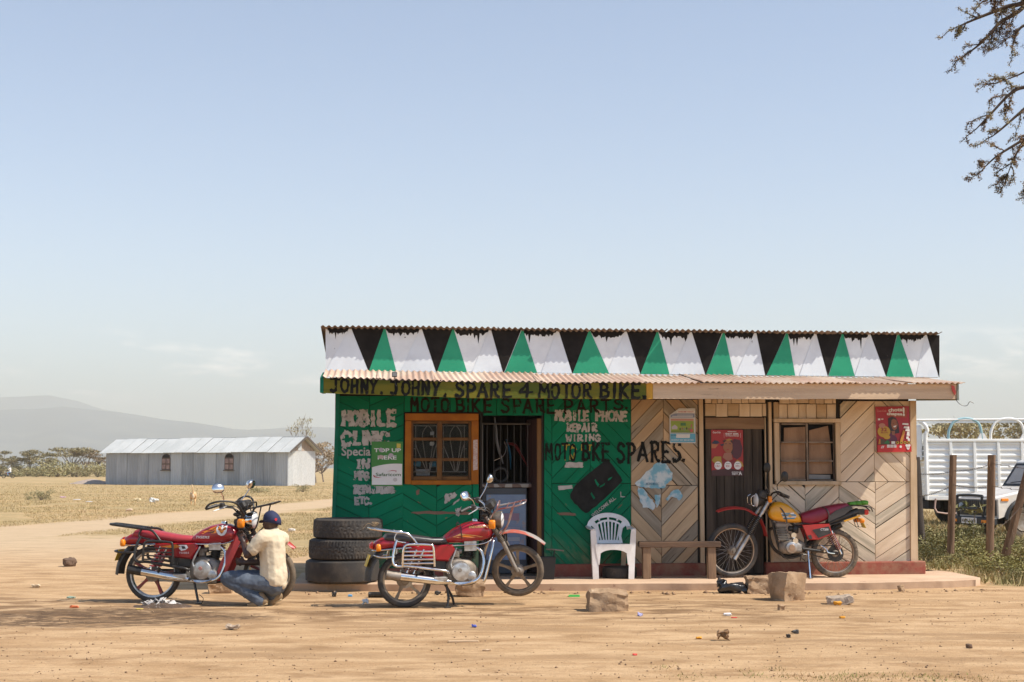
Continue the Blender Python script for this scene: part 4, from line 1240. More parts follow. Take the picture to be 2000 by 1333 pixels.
# ---- green shop window
def build_window():
    win = post_piece(791, 808, 934, 822.5, m_ochre, 'window', .065)
    zc = win.location.copy()
    def pc(x0, y0, x1, y1, mat, name, yo, c=.004, yi=-.003):
        (u0, z1), (u1, z0) = wpt(x0, y0), wpt(x1, y1)
        return obj(name, cbox(u0 - zc.x, u1 - zc.x, -yo, -yi, z0 - zc.z, z1 - zc.z, c), mat, win)
    pc(791, 822.8, 802.5, 946, m_ochre, 'casing', .062); pc(920, 822.8, 934, 946, m_ochre, 'casing', .062); pc(802.8, 938.5, 919.7, 947, m_ochre, 'casing', .064)
    for (x0, y0, x1, y1) in [(803, 823, 806.5, 938), (853.5, 823, 863, 938), (915, 823, 919.5, 938), (807, 823, 853, 828), (863.5, 823, 914.5, 828), (807, 855, 853, 861), (863.5, 855, 914.5, 861), (807, 895, 853, 901), (863.5, 895, 914.5, 901), (807, 931, 853, 938), (863.5, 931, 914.5, 938)]:
        pc(x0, y0, x1, y1, m_brownwin, 'sash_bar', .045, .003)
    mg = M('window_glass', (0.02, 0.022, 0.022), .06, spec=.2, trans=.0, alpha=.2)
    for (x0, x1) in ((807, 853), (863.5, 914.5)):
        for (y0, y1) in ((828.2, 854.8), (861.2, 894.8), (901.2, 930.8)):
            pc(x0, y0, x1, y1, mg, 'pane', .022, 0, .018)
    m_iron = M('pale_iron', (0.46, 0.42, 0.37), .5, col2=(.3, .25, .2), sc=12)
    def bar(pts, r=.006):
        q = []
        for x, y in pts:
            u, z = wpt(x, y, -.05); q.append((u - zc.x, .06, z - zc.z))
        return tube(q, r, 6, 3 if len(pts) > 2 else 0)
    for dx in (0, 54):
        gs = []
        xa = 812 + dx; xb = 849 + dx
        gs += [bar([(xa - 4, 832), (xb + 8, 832)]), bar([(xa - 4, 922), (xb + 8, 922)]), bar([(xa, 832), (xa, 922)]), bar([(xb + 4, 832), (xb + 4, 922)])]
        gs += [bar([(825 + dx, 857), (826 + dx, 845), (832 + dx, 835), (836 + dx, 832), (841 + dx, 836), (846 + dx, 846), (847 + dx, 857)])]
        gs += [bar([(825 + dx, 857), (835 + dx, 921)]), bar([(847 + dx, 857), (838 + dx, 921)]), bar([(xa, 868), (816 + dx, 880), (833 + dx, 920)]), bar([(xb + 4, 868), (xb, 880), (840 + dx, 920)]), bar([(xa - 4, 877), (xa, 877)]), bar([(xb + 4, 877), (xb + 9, 877)])]
        obj('security_grille', J(*gs), m_iron, win)
    return win
build_window()
# goods on a shelf behind the window
def shelf_goods():
    def spot(x, y, inn): u, z = wpt(x, y, -inn); return u, inn, z
    u0, y0, z0 = spot(806, 929, .22); u1 = spot(916, 929, .22)[0]
    sh = obj('shelf', cbox(u0, u1, .12, .42, z0 - .02, z0), M('shelf_wood', (.18, .11, .06), .8), shop)
    for i, (x, c, lab) in enumerate([(815, (.02, .28, .50), 'crumpled blue packet at the left behind the shop window'), (846, (.02, .28, .50), 'crumpled blue packet beside the sash behind the shop window')]):
        u, y, z = spot(x, 907, .16)
        g = rough(subdivided_box(.085, .05, .075, 4, .5), .012, 18, i)
        o = obj('blue_packet', g, M('blue_foil', c, .3, spk=(.1, .5, .7), spk_sc=30), loc=(0, 0, 0)); 
        p = Vector((WA.x, WA.y, 0)) + WU * u - WN * y; o.location = (p.x, p.y, z)
        tag(o, lab, 'packet', 'goods behind the shop window')
    for i, (x, y_, lab) in enumerate([(844, 847, 'small white rag tied to the window grille, upper'), (844, 867, 'small white rag tied to the window grille, lower')]):
        u, y, z = spot(x, y_, .05)
        p = Vector((WA.x, WA.y, 0)) + WU * u - WN * .045
        o = obj('white_rag', rough(subdivided_box(.055, .02, .045, 4, .5), .010, 22, i + 5), M('white_rag', (.6, .6, .58), .9), loc=(p.x, p.y, z))
        tag(o, lab, 'rag', 'rags on the window grille')
    u, y, z = spot(826, 921, .13)
    p = Vector((WA.x, WA.y, 0)) + WU * u - WN * y
    o = obj('carton', cbox(-.09, .09, -.03, .03, -.045, .04, .004), M('pale_carton', (.45, .44, .42), .8, spk=(.1, .1, .1), spk_sc=20, spk_t=.6), loc=(p.x, p.y, z - .01), rot=(0, 0, SHOP_ROT))
    tag(o, 'pale printed carton in the lower left pane of the shop window', 'carton')
shelf_goods()

# ---- doorway of the green half
m_mar = M('maroon_door', (0.055, 0.020, 0.018), .6, col2=(.035, .014, .012), sc=3, rnd=.1)
post_piece(937.5, 811, 941, 1112, m_gapdark, 'door_jamb', .03, .002)
def open_door():
    # the door leaf stands open inwards against the right jamb
    hinge_u, z1 = wpt(1056, 818); z0 = .13
    leaf = obj('door', cbox(-.02, .02, .02, .52, z0, z1, .004), m_mar, shop, loc=(hinge_u - .02, 0, 0), rot=(0, 0, rad(10)))
    for k in range(4):
        obj('board', cbox(-.028, -.0205, .03 + k * .122, .145 + k * .122, z0 + .01, z1 - .01, .003), m_mar, leaf)
    obj('edge_strip', cbox(-.03, .03, -.012, .019, z0, z1, .003), M('ochre_strip', (.17, .075, .01), .6), leaf)
    post_piece(1057.5, 813, 1061.5, 1112, m_gapdark, 'door_jamb', .02, .002)
open_door()
def counter_and_goods():
    # glazed drinks cabinet just inside the doorway
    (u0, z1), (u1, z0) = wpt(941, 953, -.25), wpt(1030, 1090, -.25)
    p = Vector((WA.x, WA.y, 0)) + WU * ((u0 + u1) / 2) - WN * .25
    root = thing('display_cabinet', 'blue glazed cabinet standing just inside the shop doorway', 'cabinet', (p.x, p.y, .12), (0, 0, SHOP_ROT))
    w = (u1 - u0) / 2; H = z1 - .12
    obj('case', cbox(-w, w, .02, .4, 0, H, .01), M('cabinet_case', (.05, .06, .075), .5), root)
    gl = obj('glass_front', cbox(-w + .06, w - .02, .003, .018, .18, H - .09), M('cabinet_glass', (.08, .15, .29), .2, col2=(.11, .21, .38), sc=2.5, spk=(.20, .19, .24), spk_sc=6, spk_t=.56, spec=.7), root)
    for (x, z, a, b_, c) in [(.06, H * .66, .26, .09, (.26, .17, .24)), (-.16, H * .72, .06, .06, (.05, .24, .36)), (.10, H * .52, .2, .05, (.22, .25, .36)), (-.05, H * .34, .3, .07, (.17, .22, .34)), (.12, H * .40, .16, .05, (.30, .32, .38)), (-.1, H * .2, .2, .06, (.14, .2, .32))]:
        obj('price_card', box(x, -.002, z, a, .004, b_), M('card_%d' % int(c[0] * 1000 + z * 100), c, .6), gl)
    obj('top_rail', cbox(-w - .01, w + .06, .0, .03, H + .002, H + .05, .004), M('striped_rail', (.14, .09, .07), .6, col2=(.32, .30, .27), sc=9, lo=.48, hi=.52, detail=1), root)
    # barred gate above the counter
    gu0, gz1 = wpt(942, 828, -.3); gu1, gz0 = wpt(1040, 945, -.3)
    p = Vector((WA.x, WA.y, 0)) + WU * ((gu0 + gu1) / 2) - WN * .30
    gate = thing('barred_screen', 'dark steel bar screen above the counter in the doorway', 'screen', (p.x, p.y, 0), (0, 0, SHOP_ROT))
    hw = (gu1 - gu0) / 2
    st_ = M('dark_steel', (.13, .115, .105), .45, .6)
    obj('frame', J(*[cyl(a, b_, .012, n=8) for a, b_ in (((-hw, 0, gz0), (hw, 0, gz0)), ((-hw, 0, gz1), (hw, 0, gz1)), ((-hw, 0, gz0), (-hw, 0, gz1)), ((hw, 0, gz0), (hw, 0, gz1)))]), st_, gate)
    for k in range(7):
        x = -hw + hw * 2 * (k + .7) / 7.4
        obj('bar', cyl((x, 0, gz0), (x, 0, gz1), .005, n=6), st_, gate)
    # hanging spares behind it
    def hang(name, g, mat, x, y, inn, label, cat):
        u, z = wpt(x, y, -inn)
        p = Vector((WA.x, WA.y, 0)) + WU * u - WN * inn
        return tag(obj(name, g, mat, smooth=.8, loc=(p.x, p.y, z), rot=(0, 0, SHOP_ROT)), label, cat, 'spares hanging inside the shop')
    hang('fender', rough(tube([(0, 0, .32), (.01, 0, .1), (.05, 0, -.12), (.10, 0, -.3)], [.03, .05, .05, .02], 8, 4, flat=.35), .01, 6), M('grey_plastic', (.30, .30, .31), .5), 967, 862, .36, 'pale grey fender hanging in the dark doorway', 'fender')
    hang('fender', tube([(-.03, 0, .2), (.02, 0, .02), (.03, 0, -.2)], [.02, .04, .012], 8, 4, flat=.35), M('blue_plastic', (.01, .10, .20), .4), 993, 888, .36, 'blue fender hanging in the dark doorway', 'fender')
    hang('fender', rough(tube([(-.12, 0, .12), (.02, 0, .10), (.12, 0, -.05), (.2, 0, -.2)], [.03, .07, .05, .01], 8, 4, flat=.3), .01, 5), M('red_plastic_dark', (.16, .02, .02), .4), 1002, 884, .40, 'dark red fender hanging in the dark doorway', 'fender')
    hang('brake_cable', tube([(.03, 0, .13), (.06, 0, .05), (.02, 0, -.06), (-.10, 0, -.12)], .006, 6, 5), M('chrome_dark', (.6, .6, .6), .25, .9), 980, 882, .34, 'thin shiny cable loop hanging in the dark doorway', 'cable')
    g = lathe([(.09 + .022 * math.cos(a), .022 * math.sin(a)) for a in np.linspace(0, 2 * math.pi, 9)[:-1]], (0, 0, 0), 'y', 24, True)
    hang('small_tyre', g, M('black_rubber_in', (.03, .03, .03), .6), 978, 928, .38, 'small black tyre hanging low in the doorway', 'tyre')
counter_and_goods()
blot([(924.5, 860), (932.5, 859), (933, 918), (924, 919)], M('sticker_pink', (.42, .25, .22), .6, col2=(.5, .42, .38), sc=40, lo=.45, hi=.55, st=(1, 1, 3)), off=.068, name='sticker', seed=3, rag=.4)

# ---- plank door and window of the cream half
def cream_door():
    (u0, z1), (u1, z0) = wpt(1377, 838), wpt(1491, 1112)
    root = obj('door', cbox(u0, u1, .0, .03, .11, z1), m_gapdark, shop)
    n = 6; w = (u1 - u0) / n
    x = u0
    for k in range(n):
        ww = w * [1.1, .85, 1.05, 1.0, .95, 1.05][k]
        o = obj('board', cbox(-ww / 2 + .003, ww / 2 - .003, -.022 - .004 * (k % 2), -.001, -(z1 - .125) / 2, (z1 - .125) / 2, .003), m_darkdoor, root, loc=(x + ww / 2, 0, (z1 + .125) / 2))
        x += ww
    post_piece(1376.5, 816, 1491.5, 838.5, m_header, 'door_header', .03)
cream_door()
def cream_window():
    win = post_piece(1509, 818, 1639, 826, m_creampost, 'window', .075)
    zc = win.location.copy()
    def pc(x0, y0, x1, y1, mat, name, yo, c=.004, yi=-.003):
        (u0, z1), (u1, z0) = wpt(x0, y0), wpt(x1, y1)
        return obj(name, cbox(u0 - zc.x, u1 - zc.x, -yo, -yi, z0 - zc.z, z1 - zc.z, c), mat, win)
    pc(1510, 826.3, 1521.5, 940, m_creampost, 'casing', .06); pc(1629, 826.3, 1640, 940, m_creampost, 'casing', .06); pc(1513, 940.2, 1640, 947.5, m_creampost, 'sill', .08)
    mf = M('grey_sash', (.25, .19, .14), .8, col2=(.16, .115, .08), sc=6)
    for q in [(1522, 827, 1525, 940), (1573, 827, 1578.5, 940), (1626, 827, 1628.8, 940), (1525.2, 827, 1572.8, 830.5), (1578.8, 827, 1625.8, 829), (1525.2, 863, 1572.8, 866), (1578.8, 863, 1625.8, 866), (1525.2, 899.5, 1572.8, 902.5), (1578.8, 899.5, 1625.8, 902.5), (1525.2, 936, 1572.8, 939.8), (1578.8, 937, 1625.8, 939.8)]:
        pc(*q, mf, 'sash_bar', .03, .003)
    mc = M('cardboard', (.36, .215, .125), .85, col2=(.27, .155, .09), sc=2.5, rnd=.08, st=(3, 1, .7))
    def card(pts, inn, mat=mc):
        q = [wpt(x, y, -inn) for x, y in pts]
        return obj('cardboard_sheet', ([(a - zc.x, inn, b_ - zc.z) for a, b_ in q], [tuple(range(len(q)))]), mat, win)
    card([(1531, 940), (1573, 940), (1573, 834), (1531, 836)], .05); card([(1524, 938), (1531, 938), (1531, 866), (1525, 866)], .052)
    card([(1580, 926), (1626, 926), (1622, 866), (1617, 832), (1580, 841)], .05); card([(1580, 938), (1622, 938), (1622, 928), (1580, 927)], .055, M('grey_card', (.30, .28, .26), .8))
    (u0, z1), (u1, z0) = wpt(1518, 822, -.12), wpt(1634, 944, -.12)
    obj('dark_backing', cbox(u0 - zc.x, u1 - zc.x, .12, .13, z0 - zc.z, z1 - zc.z), m_dark, win)
cream_window()

# ================================================================== MOTORCYCLES
m_tyre = M('tyre_rubber', (0.040, 0.036, 0.033), .75, col2=(0.085, 0.066, 0.048), sc=7, lo=.42, hi=.68, bump=.3)
m_tyre_d = M('dusty_tyre', (0.085, 0.066, 0.048), .85, col2=(0.17, 0.125, 0.08), sc=9, lo=.38, hi=.66, bump=.4)
m_chrome = M('chrome', (0.78, 0.77, 0.75), .16, 1.0, col2=(0.62, 0.58, 0.53), sc=7, spk=(0.30, 0.20, 0.13), spk_sc=26, spk_t=.68)
m_alu = M('cast_alloy', (0.55, 0.54, 0.52), .38, .75, col2=(0.36, 0.32, 0.28), sc=14)
m_alu_d = M('dusty_alloy', (0.30, 0.26, 0.22), .6, .5, col2=(0.20, 0.16, 0.12), sc=11)
m_blackm = M('black_metal', (0.020, 0.019, 0.018), .42, .3, col2=(0.045, 0.038, 0.032), sc=14)
m_greyrack = M('grey_rack_paint', (0.055, 0.05, 0.046), .4, .4, col2=(0.03, 0.027, 0.024), sc=12)
m_plastic = M('black_plastic', (0.022, 0.021, 0.020), .5, col2=(0.05, 0.043, 0.036), sc=9)
m_redp = M('red_gloss', (0.38, 0.008, 0.018), .28, col2=(0.30, 0.007, 0.015), sc=4, coat=.4, spk=(.30, .13, .09), spk_sc=8, spk_t=.62, spk_w=.16)
m_redmat = M('red_plastic', (0.46, 0.030, 0.025), .42, col2=(0.36, 0.03, 0.025), sc=5, spk=(.40, .22, .15), spk_sc=12, spk_t=.68)
m_redseat = M('red_vinyl', (0.42, 0.035, 0.045), .48, col2=(0.34, 0.028, 0.036), sc=5, bump=.1)
m_blackseat = M('black_vinyl', (0.030, 0.028, 0.028), .35, col2=(0.05, 0.043, 0.04), sc=5, bump=.15, bsc=14)
m_orange = M('amber_lens', (0.85, 0.25, 0.01), .25)
m_redlens = M('red_lens', (0.60, 0.02, 0.015), .2)
m_lens = M('lamp_lens', (0.72, 0.72, 0.70), .08, spec=.8)
m_whiteprint = M('white_print', (0.75, 0.73, 0.72), .5)
m_yplate = M('yellow_plate', (0.62, 0.42, 0.02), .5)
m_orangeprint = M('orange_print', (0.70, 0.22, 0.02), .4)
m_blackprint = M('black_print', (0.03, 0.02, 0.02), .5)
def arc_ring(c, r, w, n, knob=0.0, teeth=0, wall=.05):
    """tyre cross-section revolved round y, outer knobs as alternating radius"""
    prof = [(r - wall, -w * .42), (r - wall * .55, -w * .52), (r - wall * .15, -w * .44), (r, -w * .24), (r + .003, 0), (r, w * .24), (r - wall * .15, w * .44), (r - wall * .55, w * .52), (r - wall, w * .42), (r - wall * 1.05, 0)]
    V, Fc = [], []
    m = len(prof)
    for i in range(n):
        a = 2 * math.pi * i / n
        up = knob if (teeth and (i * teeth // n * 2 + (1 if (i * teeth * 2 // n) % 2 else 0)) % 2) else 0
        for j, (rr, h) in enumerate(prof):
            k = up if 2 <= j <= 6 else 0
            if 2 <= j <= 6 and j % 2 and teeth: k = knob - up
            V.append((c[0] + (rr + k) * math.cos(a), c[1] + h, c[2] + (rr + k) * math.sin(a)))
    for i in range(n):
        a, b_ = i * m, ((i + 1) % n) * m
        for j in range(m):
            Fc.append((a + j, b_ + j, b_ + (j + 1) % m, a + (j + 1) % m))
    return V, Fc
def make_wheel(root, c, r, w, style, spoke_mat, rim_mat, tyre_mat, T=None, phase=0.3, knob=.006, teeth=40, drum=.07):
    T = T or Matrix.Identity(4)
    rr = r - .055
    g = [lathe([(rr - .012, -w * .38), (rr + .006, -w * .42), (rr + .008, -w * .30), (rr - .006, 0), (rr + .008, w * .30), (rr + .006, w * .42), (rr - .012, w * .38), (rr - .02, 0)], c, 'y', 40, True)]
    if style == 'wire':
        g_sp = []
        for k in range(36):
            a = 2 * math.pi * k / 36; b_ = a + (.5 if k % 2 else -.5)
            s = 1 if k % 4 < 2 else -1
            g_sp.append(tube([(c[0] + .045 * math.cos(b_), c[1] + s * .028, c[2] + .045 * math.sin(b_)), (c[0] + (rr - .012) * math.cos(a), c[1], c[2] + (rr - .012) * math.sin(a))], .0019, 4))
        wh = obj('wheel', TR(J(*g), T), rim_mat, root, smooth=.8)
        obj('spokes', TR(J(*g_sp), T), spoke_mat, wh)
    else:
        wh = obj('wheel', TR(J(*g), T), rim_mat, root, smooth=.8)
        for k in range(5):
            a = phase + 2 * math.pi * k / 5
            R = Matrix.Translation(c) @ Matrix.Rotation(-a, 4, 'Y')
            sp = loft([[(.04, -.028, -.026), (.04, .028, -.026), (.04, .028, .026), (.04, -.028, .026)], [(.14, -.016, -.012), (.14, .016, -.012), (.14, .016, .012), (.14, -.016, .012)], [(rr - .008, -.02, -.018), (rr - .008, .02, -.018), (rr - .008, .02, .018), (rr - .008, -.02, .018)]])
            obj('spoke', TR(TR(sp, R), T), spoke_mat, wh)
    obj('hub', TR(J(lathe([(.0, -.058), (.035, -.055), (.05, -.04), (drum, -.035), (drum, .035), (.05, .04), (.035, .055), (0, .058)], c, 'y', 24), cyl((c[0], c[1] - .085, c[2]), (c[0], c[1] + .085, c[2]), .012, n=10)), T), m_alu_d, wh, smooth=.6)
    obj('tyre', TR(arc_ring(c, r - knob, w, teeth * 4, knob, teeth), T), tyre_mat, wh, smooth=.9)
    return wh
def helix(p0, p1, r, turns, wire, n=8):
    p0, p1 = Vector(p0), Vector(p1)
    ax = (p1 - p0); s = ax.orthogonal().normalized(); u = ax.normalized().cross(s)
    k = int(turns * 12)
    return tube([p0 + ax * (i / k) + (s * math.cos(i * math.pi / 6) + u * math.sin(i * math.pi / 6)) * r for i in range(k + 1)], wire, 5)
def fender_strip(pts, hw, th=.004, crown=.02, n=6, tip=1.0):
    """mudguard: strip along a side-view curve with a domed cross-section"""
    P = spline([(p[0], 0, p[1]) for p in pts], 5)
    rings = []
    m = len(P)
    for i, p in enumerate(P):
        t = (P[min(i + 1, m - 1)] - P[max(i - 1, 0)]).normalized()
        nrm = Vector((-t.z, 0, t.x))
        if nrm.z < 0: nrm = -nrm
        q = i / (m - 1)
        w = hw * (1 - (1 - tip) * max(0, (q - .75) / .25))
        top = [p + Vector((0, y * w, 0)) + nrm * (crown * (1 - y * y)) for y in np.linspace(-1, 1, n)]
        bot = [v - nrm * th for v in reversed(top)]
        rings.append(top + bot)
    return loft(rings)
def decal_on(fn_y, pts, eps):
    """flat print pushed onto a body side: y taken from fn_y(x, z)"""
    V, Fc = shape_poly(pts)
    return [(v[0], fn_y(v[0], v[2]) - eps, v[2]) for v in V], Fc

def road_bike(root, o):
    rw, fw = (0, 0, o['r']), (o['wb'], 0, o['r'] + o.get('lift', 0))
    st = o['steer']
    head = Vector((o['wb'] - .32, 0, .93)); axd = Vector((.42, 0, -.907)).normalized()
    S = Matrix.Translation(head) @ Matrix.Rotation(st, 4, axd) @ Matrix.Translation(-head)
    make_wheel(root, rw, o['r'], .085, 'cast', o['spoke'], o['rim'], o['tyre'], None, o.get('ph', .3), knob=.003, teeth=44, drum=.085)
    make_wheel(root, fw, o['r'] - .005, .075, 'cast', o['spoke'], o['rim'], o['tyre_f'], S, o.get('phf', 1.1), knob=o.get('knob', .004), teeth=38)
    b = o['bars']
    # frame
    fr = J(tube([(.93, 0, .84), (.80, 0, .76), (.35, .0, .68), (-.05, .05, .72), (-.25, .05, .70)], .017, 8, 4), tube([(.93, 0, .84), (.35, 0, .68), (-.05, -.05, .72), (-.25, -.05, .70)], .015, 8, 4),
           tube([(.95, 0, .80), (.86, 0, .55), (.80, 0, .26), (.62, 0, .22)], .018, 8, 4), tube([(.35, .07, .66), (.30, .08, .45), (.32, .08, .28)], .014, 8, 4), tube([(.35, -.07, .66), (.30, -.08, .45), (.32, -.08, .28)], .014, 8, 4), cyl((.985, 0, .76), (.93, 0, .90), .028))
    obj('frame', fr, m_blackm, root, smooth=.8)
    obj('swingarm', J(tube([(.34, -.09, .32), (.02, -.09, rw[2])], .018, 8), tube([(.34, .09, .32), (.02, .09, rw[2])], .018, 8)), m_blackm, root, smooth=.8)
    obj('chain_guard', cbox(.02, .34, .085, .115, .30, .36, .008), m_blackm, root)
    # engine
    en = obj('engine', J(body([(.44, .28, .46, .07), (.47, .23, .50, .10), (.58, .21, .52, .115), (.70, .22, .50, .11), (.78, .26, .44, .09), (.80, .30, .40, .06)], 18, 3.2)), m_alu_d, root, smooth=.8)
    obj('engine_cover', J(lathe([(0, -.155), (.06, -.155), (.098, -.147), (.112, -.125), (.115, -.10)], (.60, 0, .365), 'y', 28), lathe([(0, -.150), (.04, -.15), (.052, -.142), (.056, -.11)], (.715, 0, .315), 'y', 20)), m_alu, en, smooth=.7)
    obj('oil_cap', lathe([(0, -.163), (.019, -.163), (.022, -.157)], (.585, 0, .385), 'y', 16), M('red_mark', (.42, .2, .16), .5) if o['seat'] is m_redseat else m_alu_d, en)
    fins = []
    for k in range(9):
        fins.append(body([(-.085, -.004, .004, .06), (-.075, -.004, .004, .075), (.075, -.004, .004, .075), (.085, -.004, .004, .06)], 12, 5))
        fins[-1] = TR(fins[-1], Matrix.Translation((.695 + k * .004, 0, .50 + k * .018)))
    obj('cylinder', J(cyl((.69, 0, .45), (.73, 0, .67), .052, n=16), *fins, cbox(.645, .80, -.075, .075, .655, .70, .015)), m_blackm if not o.get('alufin') else m_alu_d, en, smooth=.5)
    obj('cylinder_head', J(cbox(.65, .79, -.085, -.076, .58, .69, .004), cbox(.67, .78, -.06, .06, .70, .725, .012)), m_alu, en)
    obj('carburettor', J(cyl((.63, -.03, .58), (.50, -.03, .57), .03, n=12), cbox(.53, .60, -.07, .02, .51, .60, .012)), m_alu_d, en, smooth=.7)
    obj('breather_hose', tube([(.56, -.10, .62), (.53, -.12, .55), (.49, -.13, .45), (.52, -.13, .36)], .011, 7, 5), m_alu, en, smooth=1)
    obj('exhaust_pipe', tube([(.78, -.06, .62), (.84, -.09, .57), (.855, -.12, .45), (.80, -.14, .30), (.68, -.15, .245), (.45, -.15, .25)], .019, 10, 6), m_chrome, root, smooth=1)
    mf = obj('muffler', tube([(.48, -.15, .262), (.40, -.155, .272), (.30, -.16, .285), (-.06, -.17, .345), (-.21, -.172, .37)], [.022, .036, .044, .047, .045], 16, 3), m_chrome, root, smooth=1)
    obj('muffler_tip', J(tube([(-.07, -.17, .347), (-.225, -.172, .373)], .0495, 16), lathe([(.030, 0), (.044, 0)], (-.2265, -.172, .373), 'x', 16)), m_blackm if not o['chrome'] else m_alu_d, mf, smooth=.7)
    obj('heat_shield', cbox(.28, .44, -.20, -.165, .27, .33, .014), m_alu, mf)
    obj('shade_filler', J(cbox(.20, .46, -.075, .075, .38, .64, .02), cbox(.06, .22, -.06, .06, .50, .64, .02)), m_plastic, root, smooth=.5)  # dark mass added to stand for the black shade between engine and frame
    # tank and its print
    ts = [(.43, .66, .71, .05), (.46, .645, .735, .085), (.55, .64, .80, .115), (.66, .642, .85, .13), (.78, .65, .875, .135), (.88, .66, .865, .13), (.95, .68, .825, .105), (.985, .72, .78, .06)]
    q_ = o.get('tank_dz', 0)
    ts = [(a, z0 + q_, z1 + q_, w) for a, z0, z1, w in ts]
    tk = obj('fuel_tank', body([tuple(np.interp(x_, [t[0] for t in ts], [t[i] for t in ts]) for i in range(4)) for x_ in np.linspace(.43, .985, 26)], 28, 2.7), m_redp, root, smooth=1.2)
    def tank_y(x_, z_):
        z0, z1, w = (np.interp(x_, [t[0] for t in ts], [t[i] for t in ts]) for i in (1, 2, 3))
        d = min(.97, abs((z_ - (z0 + z1) / 2) / ((z1 - z0) / 2)))
        return -w * (1 - d ** 2.7) ** (1 / 2.7)
    def pr(name, pts, mat, e=.003):
        # subdivide so the print follows the curve of the tank
        fine = []
        for i in range(len(pts)):
            a, c_ = pts[i], pts[(i + 1) % len(pts)]
            for k in range(3): fine.append((a[0] + (c_[0] - a[0]) * k / 3, a[1] + q_ + (c_[1] - a[1]) * k / 3))
        obj(name, decal_on(tank_y, fine, e), mat, tk)
    def pr_text(s, x_, z_, h, w, mat, e=.004, bold=.03, shear=.15):
        V, Fc = text_geo(s, h, x_, z_ + q_, 0, w, bold, shear)
        obj('tank_lettering', ([(v[0], tank_y(v[0], v[2]) - e, v[2]) for v in V], Fc), mat, tk)
    obj('filler_cap', lathe([(0, .018), (.03, .018), (.036, .008), (.036, -.01)], (.80, 0, .878 + q_), 'z', 18), m_chrome, tk, smooth=.7)
    if o['seat'] is m_redseat:
        pr('flame_print', [(.50, .765), (.62, .795), (.74, .845), (.80, .85), (.78, .775), (.70, .765), (.66, .79), (.60, .76)], m_orangeprint)
        pr('stripe_print', [(.60, .80), (.68, .83), (.66, .81)], m_blackprint, .005); pr('stripe_print', [(.66, .775), (.74, .80), (.72, .775)], m_blackprint, .005)
        # tiger head
        pr('tiger_print', [(.755, .855), (.785, .842), (.81, .858), (.84, .845), (.865, .855), (.872, .82), (.868, .785), (.845, .75), (.81, .74), (.775, .755), (.755, .79), (.75, .825)], m_whiteprint, .0055)
        pr('tiger_print', [(.775, .845), (.80, .835), (.815, .80), (.835, .835), (.855, .835), (.86, .81), (.84, .80), (.825, .77), (.81, .765), (.795, .78), (.785, .80), (.768, .81)], m_orangeprint, .0075)
        for xx, zz in ((.788, .815), (.838, .815), (.813, .775), (.775, .832), (.85, .83), (.80, .845), (.83, .845)):
            pr('tiger_print', [(xx - .008, zz - .003), (xx + .008, zz - .005), (xx + .006, zz + .004), (xx - .006, zz + .005)], m_blackprint, .009)
        pr_text('TIGERS', .51, .712, .026, .165, m_whiteprint)
    else:
        pr_text('ENDURANCE', .70, .80, .024, .22, M('gold_print', (.45, .30, .08), .4))
        pr('flame_print', [(.52, .71), (.60, .745), (.75, .725), (.86, .70), (.70, .695), (.60, .70)], M('pale_flame', (.75, .42, .16), .4))
        pr('flame_print', [(.60, .715), (.66, .732), (.76, .712), (.68, .705)], m_orangeprint, .005)
        obj('strap', tube([(.62, tank_y(.62, .70 + q_) - .008, .69 + q_), (.615, -.125, .76 + q_), (.61, -.06, .845 + q_), (.60, .06, .845 + q_), (.60, .13, .70 + q_)], .011, 6, 5, flat=.4), m_plastic, tk)
    obj('tank_trim', tube([(.40, -.10, .655), (.52, -.125, .650), (.80, -.140, .652), (.93, -.12, .685), (.985, -.07, .745)], .006, 6, 5), m_chrome, root)
    # seat, side panels, tail
    obj('seat', body([(-.22, .725, .765, .10), (-.19, .715, .80, .125), (-.02, .70, .80, .13), (.12, .68, .775, .13), (.30, .66, .745, .115), (.44, .66, .735, .085), (.50, .67, .73, .06)], 22, 3.0), o['seat'], root, smooth=1.2)
    for s in (-1, 1):
        sp = obj('side_panel', loft([[(.02, s * .095, .66), (.52, s * .11, .66), (.55, s * .105, .60), (.47, s * .10, .48), (.26, s * .10, .50), (.06, s * .095, .56)], [(.03, s * .128, .645), (.50, s * .142, .65), (.53, s * .135, .60), (.46, s * .130, .50), (.27, s * .130, .515), (.08, s * .125, .57)]]), m_redp, root, smooth=.5)
        if s < 0:
            if o['seat'] is m_redseat:
                def flat(name, pts, mat, e=.146):
                    obj(name, shape_poly(pts, -e), mat, sp)
                flat('flame_print', [(.12, .62), (.30, .645), (.36, .62), (.28, .60)], m_orangeprint); flat('emblem_print', [(.33, .64), (.42, .64), (.44, .61), (.41, .585), (.36, .575), (.335, .60)], m_whiteprint)
                flat('emblem_print', [(.36, .63), (.40, .625), (.415, .60), (.375, .595)], m_blackprint, .1475)
                obj('panel_lettering', text_geo('TG150-5', .019, .335, .545, -.1465, .115, .02), m_whiteprint, sp)
    obj('tail_cowl', body([(-.34, .635, .665, .045), (-.32, .63, .72, .085), (-.24, .63, .76, .11), (-.08, .645, .745, .12), (.04, .65, .72, .125)], 18, 3.0), m_redp, root, smooth=1)
    obj('cowl_trim', tube([(.06, -.132, .645), (-.15, -.128, .635), (-.32, -.09, .625), (-.345, 0, .625)], .008, 6, 4), m_chrome, root)
    obj('tail_lamp', body([(-.375, .65, .70, .05), (-.345, .635, .72, .075)], 14, 3), m_redlens, root, smooth=1)
    obj('mudguard', fender_strip([(-.38, .30), (-.36, .42), (-.29, .54), (-.18, .63), (.0, .65), (.16, .60)], .095, .005, .06, 9), m_plastic, root, smooth=.9)
    obj('number_plate', box(-.40, 0, .52, .006, .17, .13, Matrix.Rotation(rad(20), 4, 'Y')), m_yplate, root)
